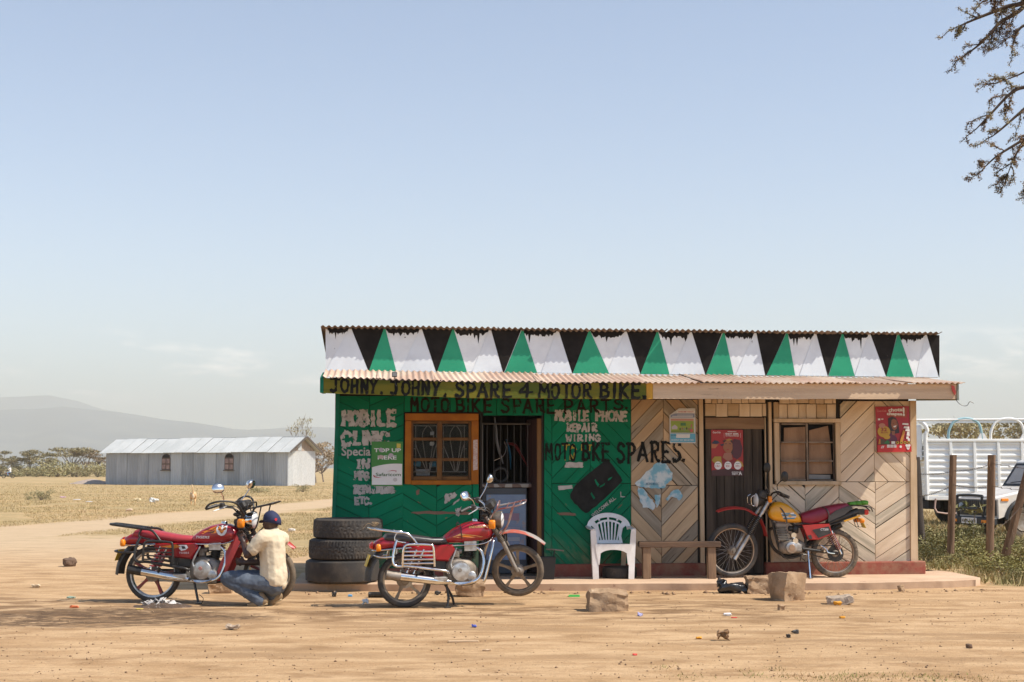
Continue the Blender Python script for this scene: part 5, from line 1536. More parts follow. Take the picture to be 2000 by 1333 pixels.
    for s in (-1, 1):
        obj('indicator', J(cyl((-.30, s * .09, .66), (-.30, s * .15, .66), .008, n=8), body([(-.325, .63, .685, .022, s * .17), (-.315, .62, .70, .03, s * .17), (-.285, .62, .70, .03, s * .17), (-.275, .63, .685, .022, s * .17)], 12, 3)), m_orange, root, smooth=1)
        for x_ in ((0.10, .02), (.18, .10)) if s < 0 else ((.05, 0),):
            a, c_ = (x_[0] + .02, s * .125, .62), (x_[1] - .02, s * .125, .36)
            sh = obj('shock_absorber', cyl(a, c_, .014, n=10), m_chrome, root, smooth=1)
            obj('spring', helix(Vector(a).lerp(Vector(c_), .18), Vector(a).lerp(Vector(c_), .82), .026, 7, .0065), o['spring'], sh, smooth=1)
    # rear rack and guards
    rk = []
    for s in (-1, 1):
        rk.append(tube([(.14, s * .155, .66), (.03, s * .15, .79), (-.10, s * .14, .815), (-.30, s * .13, .84), (-.46, s * .11, .86), (-.485, s * .05, .863)], .0135, 8, 4))
        rk.append(tube([(-.08, s * .14, .83), (-.13, s * .14, .735), (.00, s * .145, .70)], .010, 8, 3))
    rk.append(tube([(-.485, -.06, .863), (-.485, .06, .863)], .0125, 8))
    for y_ in (-.07, 0, .07): rk.append(tube([(-.10, y_, .82), (-.30, y_, .843), (-.475, y_, .862)], .008, 6))
    for x_ in (-.12, -.28, -.42): rk.append(tube([(x_, -.135, .82 - (x_ + .1) * .12), (x_, .135, .82 - (x_ + .1) * .12)], .008, 6))
    obj('luggage_rack', J(*rk), b, root, smooth=1)
    if o.get('rope'):
        obj('rope', J(*[tube([(-.42 + .03 * k, -.12 + .06 * k, .90), (-.44 + .02 * k, -.03, .925), (-.38 + .03 * k, .08, .905), (-.40, .02, .885), (-.45, -.08, .90)], .008, 5, 5) for k in range(3)], tube([(-.45, -.1, .9), (-.52, -.12, .92), (-.60, -.13, .86)], .003, 5, 4)), M('hemp_rope', (.22, .15, .08), .9), root)
    for s in (-1, 1):
        gd = [tube([(-.10, s * .15, .73), (-.13, s * .185, .65), (-.15, s * .20, .52), (-.12, s * .205, .46), (.0, s * .20, .455), (.22, s * .20, .42), (.42, s * .19, .385), (.46, s * .16, .36)], .016, 8, 5)]
        obj('side_guard', J(*gd), b, root, smooth=1)
        cg = [tube([(-.05, s * .215, .455), (-.04, s * .22, .62), (-.015, s * .22, .675), (.05, s * .22, .685), (.24, s * .22, .672), (.285, s * .22, .64), (.295, s * .22, .44)], .014, 8, 5)]
        for k in range(4): cg.append(tube([(-.045, s * .22, .485 + k * .042), (.29, s * .22, .475 + k * .042)], .009, 6))
        obj('guard_cage', J(*cg), b, root, smooth=1)
    obj('rear_guard', tube([(-.14, -.20, .56), (-.30, -.19, .555), (-.405, -.12, .565), (-.42, 0, .568), (-.405, .12, .565), (-.30, .19, .555), (-.14, .20, .56)], .0115, 8, 5), b, root, smooth=1)
    # front end: built straight, then turned about the steering axis
    fx, fz = fw[0], fw[2]
    top = head + Vector((-.03, 0, .08))
    for s in (-1, 1):
        lo = (fx, s * .085, fz); mid = (fx - .155, s * .085, fz + .335); hi = (top.x, s * .085, top.z - .03)
        fk = obj('fork', TR(J(tube([lo, mid], [.024, .024], 10), tube([mid, hi], .017, 10)), S), m_alu_d if o['chrome'] else m_blackm, root, smooth=1)
        obj('gaiter', TR(J(*[tube([Vector(mid).lerp(Vector(hi), t_), Vector(mid).lerp(Vector(hi), t_ + .022), Vector(mid).lerp(Vector(hi), t_ + .044)], [.024, .031, .024], 10) for t_ in np.linspace(0, .48, 11)]), S), m_plastic if not o['chrome'] else M('dusty_rubber', (.15, .12, .09), .8), fk, smooth=1)
    ff = fender_strip([(fx - .36, fz + .28), (fx - .26, fz + .375), (fx - .10, fz + .43), (fx + .06, fz + .42), (fx + .20, fz + .365), (fx + .30, fz + .29)], .068, .005, .02, tip=.5)
    obj('fender', TR(ff, S), o['fender'], root, smooth=.9)
    obj('fender_stay', TR(J(tube([(fx - .13, -.085, fz + .28), (fx - .13, -.05, fz + .41), (fx - .13, .05, fz + .41), (fx - .13, .085, fz + .28)], .012, 8, 3)), S), m_blackm, root)
    hx, hz = top.x + .17, top.z - .10
    hl = obj('headlight', TR(J(lathe([(0, -.13), (.05, -.125), (.085, -.07), (.095, 0), (.098, .012)], (hx, 0, hz), 'x', 24)), S), o['lampshell'], root, smooth=.9)
    obj('lens', TR(lathe([(0, .035), (.05, .028), (.085, .013), (.09, .0)], (hx + .002, 0, hz), 'x', 24), S), m_lens, hl, smooth=.9)
    for s in (-1, 1):
        obj('indicator', TR(J(cyl((hx - .08, s * .08, hz - .02), (hx - .08, s * .15, hz - .02), .009, n=8), body([(hx - .115, hz - .06, hz + .02, .025, s * .175), (hx - .105, hz - .07, hz + .03, .033, s * .175), (hx - .055, hz - .07, hz + .03, .033, s * .175), (hx - .045, hz - .06, hz + .02, .025, s * .175)], 12, 3.4)), S), m_orange, root, smooth=1)
    obj('instrument_cluster', TR(J(TR(cbox(-.05, .05, -.11, .11, -.045, .045, .018), Matrix.Translation((top.x + .06, 0, top.z + .07)) @ Matrix.Rotation(rad(-28), 4, 'Y')), cyl((top.x + .02, 0, top.z - .05), (top.x + .05, 0, top.z + .03), .03, n=10)), S), m_plastic, root, smooth=.7)
    obj('fork_clamp', TR(J(cbox(top.x - .035, top.x + .035, -.115, .115, top.z - .05, top.z - .01, .012), cbox(top.x + .02, top.x + .10, -.11, .11, top.z - .20, top.z - .165, .012)), S), m_blackm, root)
    tz = top.z
    bx = top.x
    hb = obj('handlebar', TR(tube([(bx - .22, -.38, tz + .06), (bx - .13, -.26, tz + .085), (bx - .03, -.14, tz + .05), (bx, -.07, tz + .0), (bx, .07, tz + .0), (bx - .03, .14, tz + .05), (bx - .13, .26, tz + .085), (bx - .22, .38, tz + .06)], .0115, 8, 5), S), m_chrome if o['chrome'] else m_blackm, root, smooth=1)
    for s in (-1, 1):
        obj('grip', TR(tube([(bx - .145, s * .28, tz + .084), (bx - .225, s * .39, tz + .057)], .0185, 10), S), m_plastic, hb, smooth=.8)
        obj('lever', TR(tube([(bx - .06, s * .22, tz + .07), (bx - .07, s * .28, tz + .06), (bx - .14, s * .39, tz + .03)], [.008, .007, .006], 6, 4), S), m_alu, hb)
        obj('switch_block', TR(cbox(bx - .135, bx - .075, s * .235 - .028, s * .235 + .028, tz + .045, tz + .11, .012), S), m_plastic, hb)
        if o.get('handguard'):
            obj('hand_guard', TR(tube([(bx - .225, s * .40, tz + .06), (bx - .17, s * .40, tz + .11), (bx - .06, s * .34, tz + .135), (bx + .06, s * .22, tz + .10), (bx + .11, s * .12, tz - .04)], .0115, 8, 5), S), b, hb, smooth=1)
        mz = o['mirror'][0 if s < 0 else 1]
        base = Vector((bx - .09, s * .22, tz + .09)); tip = base + Vector(mz[0])
        obj('mirror', TR(J(tube([base, base.lerp(tip, .45) + Vector((.02, 0, .01)), tip], .006, 6, 4), TR(body([(-.014, -.044, .044, .055), (.0, -.054, .054, .072), (.026, -.05, .05, .064), (.052, -.03, .03, .036)], 16, 2.4), Matrix.Translation(tip) @ Matrix.Rotation(mz[1], 4, 'Z') @ Matrix.Rotation(mz[2], 4, 'Y'))), S), m_chrome, hb, smooth=1)
    # carrier bars in front of the lamp
    c0x = hx + .02
    fc = [tube([(c0x - .12, s * .12, hz + .04), (c0x - .05, s * .125, hz + .13), (c0x + .12, s * .13, hz + .165), (c0x + .24, s * .115, hz + .20), (c0x + .26, 0, hz + .205)], .009, 8, 4) for s in (-1, 1)]
    for x_ in (.06, .13, .20): fc.append(tube([(c0x + x_, -.13, hz + .15 + x_ * .2), (c0x + x_, .13, hz + .15 + x_ * .2)], .006, 6))
    for s in (-1, 1): fc.append(tube([(c0x + .12, s * .13, hz + .165), (c0x + .06, s * .12, hz - .05), (c0x - .02, s * .10, hz - .15)], .008, 8, 4))
    fc.append(tube([(c0x - .05, -.125, hz + .13), (c0x - .04, -.10, hz + .19), (c0x - .04, .10, hz + .19), (c0x - .05, .125, hz + .13)], .009, 8, 4))
    obj('lamp_carrier', TR(J(*fc), S), o['carrier'], root, smooth=1)
    obj('cables', TR(J(*[tube([(bx - .10, s * .24, tz + .06), (bx + .04, s * .17, tz + .03 + k), (bx + .09, s * .07, tz - .10), (bx - .06, s * .05, tz - .22)], .006, 6, 5) for s in (-1, 1) for k in (0, .03)]), S), m_plastic, root)
    obj('wiring_loom', TR(rough(J(subdivided_box(.15, .13, .17, 5, .5)), .02, 12, 3), Matrix.Translation((head.x + .02, 0, head.z - .06)) @ Matrix.Rotation(rad(-25), 4, 'Y')), m_plastic, root, smooth=1)
    obj('horn', lathe([(0, -.02), (.045, -.02), (.05, 0), (.03, .03), (0, .035)], (head.x + .12, -.03, head.z - .22), 'x', 16), m_blackm, root)
    # below
    obj('foot_peg', J(cyl((.50, -.14, .27), (.50, -.27, .275), .014, n=8), cyl((.50, .14, .27), (.50, .27, .275), .014, n=8), cyl((.12, -.14, .38), (.12, -.24, .385), .013, n=8)), m_blackm, root)
    obj('brake_pedal', tube([(.46, -.17, .28), (.56, -.18, .235), (.68, -.18, .25), (.72, -.17, .27)], .009, 6, 4), m_chrome, root)
    if o.get('legshield'):
        for s in (-1, 1):
            obj('leg_shield', rough(loft([[(.72, s * .10, .24), (.80, s * .13, .25), (.86, s * .13, .30), (.78, s * .10, .30)], [(.80, s * .11, .46), (.88, s * .145, .46), (.95, s * .14, .50), (.87, s * .11, .50)], [(.90, s * .11, .64), (.95, s * .14, .66), (1.03, s * .135, .68), (.97, s * .10, .68)], [(.97, s * .09, .76), (.985, s * .115, .775), (1.02, s * .115, .77), (1.0, s * .09, .76)]]), .003, 9), m_redmat, root, smooth=.6)
        obj('skid_tube', tube([(.46, -.14, .245), (.60, -.14, .235), (.76, -.13, .24)], .012, 8), m_alu, root)
        obj('stand', J(tube([(.50, -.11, .25), (.57, -.16, .02)], .014, 8), cbox(.545, .605, -.20, -.14, .0, .012, .003), tube([(.58, -.16, .1), (.63, -.17, .06), (.61, -.17, .0)], .004, 5, 3)), m_blackm, root)
    if o.get('crashbar'):
        for s in (-1, 1):
            obj('crash_bar', tube([(.94, s * .06, .69), (.965, s * .13, .685), (.93, s * .17, .55), (.86, s * .18, .30), (.84, s * .17, .25)], .0155, 10, 5), m_chrome, root, smooth=1)
        obj('centre_stand', J(tube([(.44, -.08, .25), (.46, -.11, .10), (.44, -.13, -.015 + o.get('stand_dz', 0))], .014, 8, 3), tube([(.44, .08, .25), (.53, .10, .10), (.56, .11, -.015 + o.get('stand_dz', 0))], .014, 8, 3), cbox(.41, .48, -.15, -.11, -.02, .0, .004), tube([(.45, -.09, .06), (.51, .09, .06)], .010, 8)), m_blackm, root)

# --- the red motorcycle the man is mending
p = on_z(299, 1178)
bike1 = thing('motorcycle', 'red motorcycle with tiger decal and red seat beside the crouching man', 'motorcycle', (p.x, p.y, gz(p.x, p.y)), (0, 0, rad(-6)), 'parked motorcycles')
road_bike(bike1, dict(r=.312, wb=1.325, steer=rad(8), spoke=M('dusty_red_wheel', (.26, .025, .028), .5, col2=(.20, .07, .05), sc=9), rim=m_alu, tyre=m_tyre, tyre_f=m_tyre_d, seat=m_redseat, bars=m_greyrack, chrome=False, spring=M('red_spring', (.36, .03, .05), .35), fender=m_redmat, lampshell=m_chrome, handguard=True,
    carrier=m_greyrack, legshield=True, ph=-1.15, phf=.2, mirror=[((-.04, -.06, .18), 2.3, .25), ((.09, .10, .18), 3.0, -.4)], knob=.004))
# --- the red motorcycle with chrome racks on its stand
p = on_z(791, 1186)
bike2 = thing('motorcycle', 'dusty red motorcycle with chrome racks and black seat on its stand before the doorway', 'motorcycle', (p.x, p.y, gz(p.x, p.y)), (0, rad(-1.5), rad(13)), 'parked motorcycles')
m_dustfender = M('dusty_red_fender', (.42, .09, .055), .6, col2=(.28, .24, .21), sc=5, lo=.44, hi=.56)
road_bike(bike2, dict(r=.292, wb=1.262, steer=rad(20), lift=.055, spoke=M('bronze_alloy', (.27, .225, .175), .5, .6, col2=(.18, .14, .10), sc=9), rim=MATS['bronze_alloy'], tyre=m_tyre, tyre_f=m_tyre_d, seat=m_blackseat, bars=m_chrome, chrome=True, spring=M('dull_red_spring', (.22, .05, .04), .5), fender=m_dustfender,
    lampshell=m_alu_d, carrier=M('red_brown_steel', (.30, .08, .07), .35, .6, col2=(.5, .48, .46), sc=6), crashbar=True, rope=True, ph=.5, phf=1.57, tank_dz=.03, mirror=[((-.09, -.03, .12), 2.6, .5), ((.10, .10, .22), 0.15, .35)], knob=.007, stand_dz=.01))
for ch in bike2.children:                            # its rack and rear guard are shorter
    if ch.name.split('.')[0] in ('luggage_rack', 'rope', 'rear_guard'):
        for v in ch.data.vertices:
            if v.co.x < -.1: v.co.x = -.1 + (v.co.x + .1) * .72

# --- trail bike on the porch, facing left
def trail_bike():
    K = 697.0
    def P(zx, zy, y=0.0): return ((zx - 1260) / K, y, (1025 - zy) / K)
    c = on_z(1624, 1123, .1)
    root = thing('motorcycle', 'trail bike with yellow tank, red seat and high red fender on the porch', 'motorcycle', (c.x, 18.40, .103), (0, 0, rad(2)), 'parked motorcycles')
    root.location.x = (1624 - 1000) / F_PX * 18.40
    rr, rf = .305, .345
    fx = -1.325
    st = rad(-9)
    head = Vector((-.89, 0, .95)); axd = Vector((-.47, 0, -.88)).normalized()
    S = Matrix.Translation(head) @ Matrix.Rotation(st, 4, axd) @ Matrix.Translation(-head)
    steel_rim = M('rusty_steel_rim', (.55, .48, .40), .35, .8, col2=(.40, .28, .20), sc=6)
    make_wheel(root, (0, 0, rr), rr, .10, 'wire', m_alu_d, steel_rim, m_tyre_d, None, knob=.012, teeth=36, drum=.075)
    make_wheel(root, (fx, 0, rf), rf, .075, 'wire', m_alu, steel_rim, m_tyre, S, knob=.008, teeth=44, drum=.06)
    obj('sprocket', lathe([(.05, -.052), (.105, -.052), (.105, -.046), (.05, -.046)], (0, 0, rr), 'y', 32, True), m_blackm, root)
    obj('chain', J(tube([(0, -.049, rr + .10), (-.44, -.049, .40)], .007, 5), tube([(0, -.049, rr - .10), (-.44, -.049, .33)], .007, 5)), m_blackm, root)
    obj('swingarm', J(*[tube([(-.44, s * .10, .37), (.02, s * .10, rr)], .021, 8) for s in (-1, 1)]), m_blackm, root, smooth=1)
    fr = [tube([P(690, 420), P(720, 600), P(800, 840), P(960, 830)], .017, 8, 4), tube([P(680, 400), P(900, 560), P(1000, 600), P(990, 800)], .017, 8, 4)]
    fr += [tube([P(960, 540, s * .08), P(1200, 560, s * .09), P(1450, 470, s * .08)], .012, 8, 4) for s in (-1, 1)]
    fr += [cyl(P(660, 330), P(700, 460), .028)]
    obj('frame', J(*fr), m_blackm, root, smooth=1)
    en = obj('engine', body([(P(760, 0)[0], .34, .44, .06), (P(800, 0)[0], .30, .47, .10), (P(870, 0)[0], .30, .50, .11), (P(950, 0)[0], .31, .48, .10), (P(990, 0)[0], .36, .44, .06)], 16, 3), m_alu_d, root, smooth=1)
    obj('engine_cover', J(lathe([(0, -.152), (.05, -.15), (.07, -.14), (.078, -.10)], P(855, 755), 'y', 24), TR(cbox(-.09, .07, -.135, -.10, -.055, .055, .018), Matrix.Translation(P(900, 755)))), m_alu, en, smooth=.7)
    obj('badge', lathe([(0, -.157), (.036, -.157), (.04, -.15)], P(855, 755), 'y', 20), M('copper_badge', (.42, .27, .17), .4, .5), en)
    obj('oil_filter', J(cyl(P(890, 695, -.13), P(890, 695, -.05), .034, n=16), cyl(P(885, 650, -.08), P(885, 650, 0), .034, n=14)), m_chrome, en, smooth=.7)
    fins = []
    for k in range(8):
        q = P(800 + k * -3, 690 - k * 15)
        fins.append(cbox(q[0] - .075, q[0] + .075, -.08, .08, q[2] - .004, q[2] + .004, .002))
    obj('cylinder', J(*fins, cyl(P(810, 700), P(775, 560), .055), TR(cbox(-.07, .07, -.075, .075, -.03, .03, .012), Matrix.Translation(P(775, 560)))), M('grey_barrel', (.24, .21, .18), .6, .3), en, smooth=.5)
    obj('carburettor', J(cyl(P(850, 590), P(930, 600), .035), cbox(*(P(905, 0)[0] - .03, P(905, 0)[0] + .04), -.06, .05, .56, .66, .012)), m_blackm, en, smooth=.8)
    obj('exhaust_pipe', tube([P(750, 580, .03), P(690, 620, .10), P(740, 780, .13), P(900, 840, .14), P(1100, 700, .15), P(1350, 560, .15)], [.02, .02, .022, .024, .04, .045], 10, 5), m_blackm, root, smooth=1)
    # yellow tank
    ts = [(665, 470, 440, .06), (680, 500, 390, .10), (715, 520, 355, .125), (770, 532, 350, .13), (840, 540, 375, .125), (900, 542, 425, .115), (940, 540, 470, .095), (958, 538, 500, .07)]
    T = [(P(a, 0)[0], P(0, b_)[2], P(0, c_)[2], w) for a, b_, c_, w in ts]
    xs = [t[0] for t in T]
    myel = M('yellow_gloss', (.72, .34, .012), .3, col2=(.64, .29, .01), sc=4, coat=.4)
    tk = obj('fuel_tank', body([tuple(np.interp(x_, xs, [t[i] for t in T]) for i in range(4)) for x_ in np.linspace(xs[0], xs[-1], 22)], 26, 2.7), myel, root, smooth=1.2)
    def ty(x_, z_):
        z0, z1, w = (np.interp(x_, xs, [t[i] for t in T]) for i in (1, 2, 3))
        d = min(.97, abs((z_ - (z0 + z1) / 2) / ((z1 - z0) / 2)))
        return -w * (1 - d ** 2.7) ** (1 / 2.7)
    def pr(zs, mat, e):
        pts = [(P(a, b_)[0], P(a, b_)[2]) for a, b_ in zs]
        fine = [(pts[i][0] + (pts[(i+1) % len(pts)][0] - pts[i][0]) * k / 3, pts[i][1] + (pts[(i+1) % len(pts)][1] - pts[i][1]) * k / 3) for i in range(len(pts)) for k in range(3)]
        obj('tank_print', decal_on(ty, fine, e), mat, tk)
    mb = M('blue_print', (.03, .25, .45), .4)
    pr([(765, 450), (880, 450), (885, 462), (768, 462)], m_whiteprint, .003); pr([(770, 466), (895, 464), (905, 478), (775, 478)], mb, .003); pr([(778, 482), (905, 482), (900, 492), (782, 494)], m_whiteprint, .003); pr([(784, 497), (895, 495), (885, 505), (790, 507)], mb, .003); pr([(800, 454), (850, 452), (840, 460), (806, 460)], mb, .005)
    obj('strap', tube([(P(735, 345)[0], .0, P(0, 345)[2]), (P(760, 400)[0], -.115, P(0, 400)[2]), (P(800, 470)[0], -.137, P(0, 470)[2]), (P(820, 540)[0], -.12, P(0, 545)[2])], .014, 6, 5, flat=.35), m_plastic, tk)
    # seat
    sb = [(950, 470, 460, .06), (965, 545, 455, .11), (1040, 560, 430, .125), (1120, 545, 405, .125), (1180, 520, 392, .12), (1300, 470, 370, .115), (1370, 430, 366, .11), (1395, 410, 380, .07)]
    obj('seat', body([(P(a, 0)[0], P(0, b_)[2], P(0, c_)[2], w) for a, b_, c_, w in sb], 22, 3), M('dark_red_vinyl', (.26, .012, .035), .4, col2=(.20, .01, .028), sc=5, bump=.3, bsc=12), root, smooth=1.2)
    obj('seat_side', prism([P(a, b_)[::2] for a, b_ in [(1190, 530), (1190, 480), (1260, 430), (1390, 385), (1410, 410), (1330, 470)]], -.128, -.10), m_blackseat, root)
    obj('seat_strap', tube([P(1150, 400, -.05), P(1175, 420, -.125), P(1195, 470, -.13), P(1190, 530, -.12)], .013, 6, 4, flat=.4), m_plastic, root)
    for s in (-1, 1):
        pn = obj('side_panel', loft([[P(955, 560, s * .10), P(1200, 545, s * .10), P(1228, 640, s * .10), P(1100, 690, s * .10), P(1005, 690, s * .10)], [P(960, 565, s * .13), P(1195, 550, s * .135), P(1220, 637, s * .135), P(1100, 683, s * .13), P(1010, 683, s * .13)]]), m_redmat, root, smooth=.5)
        if s < 0:
            obj('panel_patch', prism([P(a, b_)[::2] for a, b_ in [(1040, 600), (1190, 570), (1212, 630), (1095, 672)]], -.1375, -.134), m_plastic, pn); obj('panel_patch', prism([P(a, b_)[::2] for a, b_ in [(1000, 650), (1030, 645), (1040, 680), (1012, 682)]], -.1375, -.132), m_plastic, pn)
            obj('panel_lettering', text_geo('CT200', .026, P(1115, 0)[0], P(0, 606)[2], -.139, .10, .02), m_whiteprint, pn)
    obj('tail_section', body([(P(1200, 0)[0], P(0, 560)[2], P(0, 520)[2], .10), (P(1330, 0)[0], P(0, 520)[2], P(0, 455)[2], .10), (P(1470, 0)[0], P(0, 470)[2], P(0, 410)[2], .07)], 14, 3), m_plastic, root, smooth=1)
    obj('tail_stripe', prism([P(a, b_)[::2] for a, b_ in [(1330, 520), (1480, 470), (1485, 485), (1340, 532)]], -.10, -.06), myel, root)
    obj('tail_lamp', TR(cbox(-.04, .02, -.05, .05, -.035, .035, .012), Matrix.Translation(P(1555, 447))), m_redlens, root, smooth=.5)
    obj('lamp_bracket', J(cbox(P(1440, 0)[0], P(1535, 0)[0], -.05, .05, P(0, 470)[2], P(0, 420)[2], .01)), m_plastic, root)
    obj('number_plate', box(*P(1515, 545), .006, .16, .13, Matrix.Rotation(rad(-24), 4, 'Y')), m_yplate, root)
    obj('plate_bracket', J(tube([P(1440, 490, -.06), P(1470, 580, -.07), P(1500, 575, -.07)], .005, 6), tube([P(1440, 490, .06), P(1470, 580, .07), P(1500, 575, .07)], .005, 6)), m_blackm, root)
    for s in (-1, 1):
        obj('indicator', TR(body([(-.03, -.02, .02, .02), (-.02, -.03, .03, .03), (.02, -.03, .03, .03), (.03, -.02, .02, .02)], 12, 3), Matrix.Translation(P(1490, 520, s * .12))), m_orange, root, smooth=1)
    rk = [tube([P(1380, 400, s * .10), P(1420, 385, s * .11), P(1560, 400, s * .11), P(1600, 440, s * .06)], .008, 6, 4) for s in (-1, 1)] + [tube([P(a, 392, -.11), P(a, 392, .11)], .006, 6) for a in (1410, 1470, 1540)]
    obj('luggage_rack', J(*rk), m_blackm, root, smooth=1)
    obj('fender', TR(fender_strip([P(560, 480)[::2], P(500, 440)[::2], P(430, 415)[::2], P(330, 408)[::2], P(250, 420)[::2], P(195, 440)[::2]], .075, .006, .022, tip=.55), S), m_redmat, root, smooth=.9)
    obj('fork_guard', TR(fender_strip([P(585, 485)[::2], P(605, 520)[::2], P(635, 590)[::2], P(655, 665)[::2]], .06, .005, .012), S), m_redmat, root, smooth=.9)
    obj('mudguard', fender_strip([P(1190, 640)[::2], P(1260, 560)[::2], P(1380, 500)[::2], P(1480, 450)[::2]], .07, .005, .01), m_plastic, root, smooth=.9)
    for s in (-1, 1):
        fk = obj('fork', TR(J(tube([P(340, 855, s * .085), P(470, 650, s * .085)], [.026, .026], 10), tube([P(470, 650, s * .085), P(560, 500, s * .085), P(655, 345, s * .085)], .019, 10)), S), m_alu, root, smooth=1)
        obj('gaiter', TR(J(*[tube([Vector(P(475, 642, s * .085)).lerp(Vector(P(575, 475, s * .085)), t_ + d) for d in (0, .035, .07)], [.024, .032, .024], 10) for t_ in np.linspace(0, .9, 12)]), S), m_plastic, fk, smooth=1)
        obj('fork_shroud', TR(tube([P(590, 455, s * .085), P(652, 350, s * .085)], .024, 10), S), m_alu, fk, smooth=1)
        sh = obj('shock_absorber', cyl(P(1215, 610, s * .12), P(1300, 815, s * .12), .013, n=10), m_chrome, root, smooth=1)
        obj('spring', helix(P(1218, 630, s * .12), P(1280, 770, s * .12), .028, 9, .007), MATS['dull_red_spring'], sh, smooth=1)
    hl = obj('headlight', TR(lathe([(0, .11), (.05, .10), (.082, .05), (.088, 0)], P(560, 340), 'x', 22), S), m_blackm, root, smooth=.9)
    obj('lens', TR(lathe([(0, -.03), (.05, -.024), (.082, -.008), (.088, 0)], P(559, 340), 'x', 22), S), m_lens, hl, smooth=.9)
    obj('lamp_guard', TR(J(tube([P(520, 385, -.09), P(495, 370, -.09), P(492, 310, -.09), P(520, 290, -.09)], .005, 6, 3), tube([P(520, 385, .05), P(495, 370, .05), P(492, 310, .05), P(520, 290, .05)], .005, 6, 3), tube([P(492, 310, -.09), P(492, 310, .05)], .005, 6), tube([P(495, 370, -.09), P(495, 370, .05)], .005, 6)), S), m_chrome, root)
    obj('instrument_cluster', TR(TR(cbox(-.05, .05, -.09, .09, -.06, .05, .02), Matrix.Translation(P(610, 285)) @ Matrix.Rotation(rad(25), 4, 'Y')), S), m_plastic, root, smooth=.7)
    for s in (-1, 1):
        obj('indicator', TR(body([(P(637, 0)[0] , P(0, 345)[2], P(0, 300)[2], .02, s * .14), (P(643, 0)[0], P(0, 352)[2], P(0, 293)[2], .03, s * .14), (P(662, 0)[0], P(0, 352)[2], P(0, 293)[2], .03, s * .14), (P(668, 0)[0], P(0, 345)[2], P(0, 300)[2], .02, s * .14)], 12, 3), S), m_orange, root, smooth=1)
    hbp = [(735, 285, -.33), (720, 255, -.22), (690, 270, -.10), (680, 300, -.05), (680, 300, .05), (690, 270, .10), (720, 255, .22), (735, 275, .33)]
    hb = obj('handlebar', TR(tube([P(*q) for q in hbp], .0115, 8, 5), S), m_blackm, root, smooth=1)
    for s in (-1, 1):
        obj('grip', TR(tube([P(727, 268, s * .24), P(770, 290, s * .36)], .018, 10), S), m_plastic, hb)
        obj('lever', TR(tube([P(700, 265, s * .2), P(720, 285, s * .28), P(770, 300, s * .37)], .007, 6, 3), S), m_blackm, hb)
        base, tip = Vector(P(710, 235, s * .20)), Vector(P(712, 60, .20) if s > 0 else P(755, 115, -.27))
        mid_ = Vector(P(705, 190, s * .2))
        obj('mirror', TR(J(tube([base, mid_, base.lerp(tip, .8) , tip], .0065, 6, 4), TR(body([(-.010, -.055, .055, .024), (.0, -.068, .068, .045), (.014, -.06, .06, .038)], 16, 2.2), Matrix.Translation(tip) @ Matrix.Rotation(rad(62), 4, 'Z'))), S), m_blackm, hb, smooth=1)
    obj('cables', TR(J(tube([P(720, 265, -.2), P(680, 330, -.12), P(640, 430, -.05), P(700, 520, 0)], .007, 6, 5), tube([P(720, 265, .2), P(600, 330, .1), P(590, 480, .08), P(560, 640, .07), P(400, 800, .07)], .006, 6, 5)), S), m_plastic, root)
    obj('stand', J(tube([P(1005, 780, -.10), P(1003, 900, -.16), P(1005, 1022, -.20)], .011, 8), cbox(P(990, 0)[0], P(1025, 0)[0], -.24, -.17, 0, .01, .003)), m_chrome, root)
    obj('foot_peg', J(cyl(P(1120, 785, -.08), P(1130, 785, -.24), .013, n=8), tube([P(1120, 740, -.10), P(1165, 770, -.12), P(1180, 800, -.13), P(1240, 810, -.12)], .009, 6, 3)), m_chrome, root)
    obj('gear_lever', tube([P(930, 870, -.13), P(940, 820, -.14), P(985, 820, -.13)], .008, 6, 3), m_blackm, root)
    return root
bike3 = trail_bike()
# folded green bag tied on its rack
def green_bag():
    c = bike3.location + Vector(((1480 - 1260) / 697, 0, (1025 - 375) / 697))
    g = J(*[TR(rough(subdivided_box(.10, .16, .055, 5, .6), .008, 14, k), Matrix.Translation((k * .075 - .08, 0, .004 * k))) for k in range(3)])
    tag(obj('rolled_bag', g, M('lime_nylon', (.10, .33, .02), .5, col2=(.07, .25, .02), sc=9), smooth=4, loc=(c.x, c.y, c.z + .005), rot=(0, rad(-3), 0)), 'rolled lime green bag tied to the rear rack of the trail bike', 'bag')
green_bag()

# ================================================================== PEOPLE AND ANIMALS (limbs grown into one continuous skin)
def capsule(p0, p1, r0, r1, n=12, flat=None):
    """tapered limb with round ends; flat = (axis vector, factor) squashes the section"""
    p0, p1 = Vector(p0), Vector(p1)
    ax = (p1 - p0)
    L = ax.length
    ax = ax.normalized() if L > 1e-6 else Vector((0, 0, 1))
    s = ax.orthogonal().normalized(); u = ax.cross(s)
    rings = []
    for a in np.linspace(-math.pi / 2 + .15, 0, 4):
        rings.append((p0 + ax * r0 * math.sin(a), r0 * math.cos(a)))
    for a in np.linspace(0, math.pi / 2 - .15, 4):
        rings.append((p1 + ax * r1 * math.sin(a), r1 * math.cos(a)))
    return loft([[c + (s * math.cos(2*math.pi*j/n) + u * math.sin(2*math.pi*j/n)) * r for j in range(n)] for c, r in rings])
def ellipsoid(c, rx, ry, rz, n=16, m=10, R=None):
    rings = []
    for i in range(1, m):
        b_ = math.pi * i / m
        ring = []
        for j in range(n):
            a = 2 * math.pi * j / n
            v = Vector((rx * math.sin(b_) * math.cos(a), ry * math.sin(b_) * math.sin(a), -rz * math.cos(b_)))
            if R is not None: v = R @ v
            ring.append(Vector(c) + v)
        rings.append(ring)
    return loft(rings)
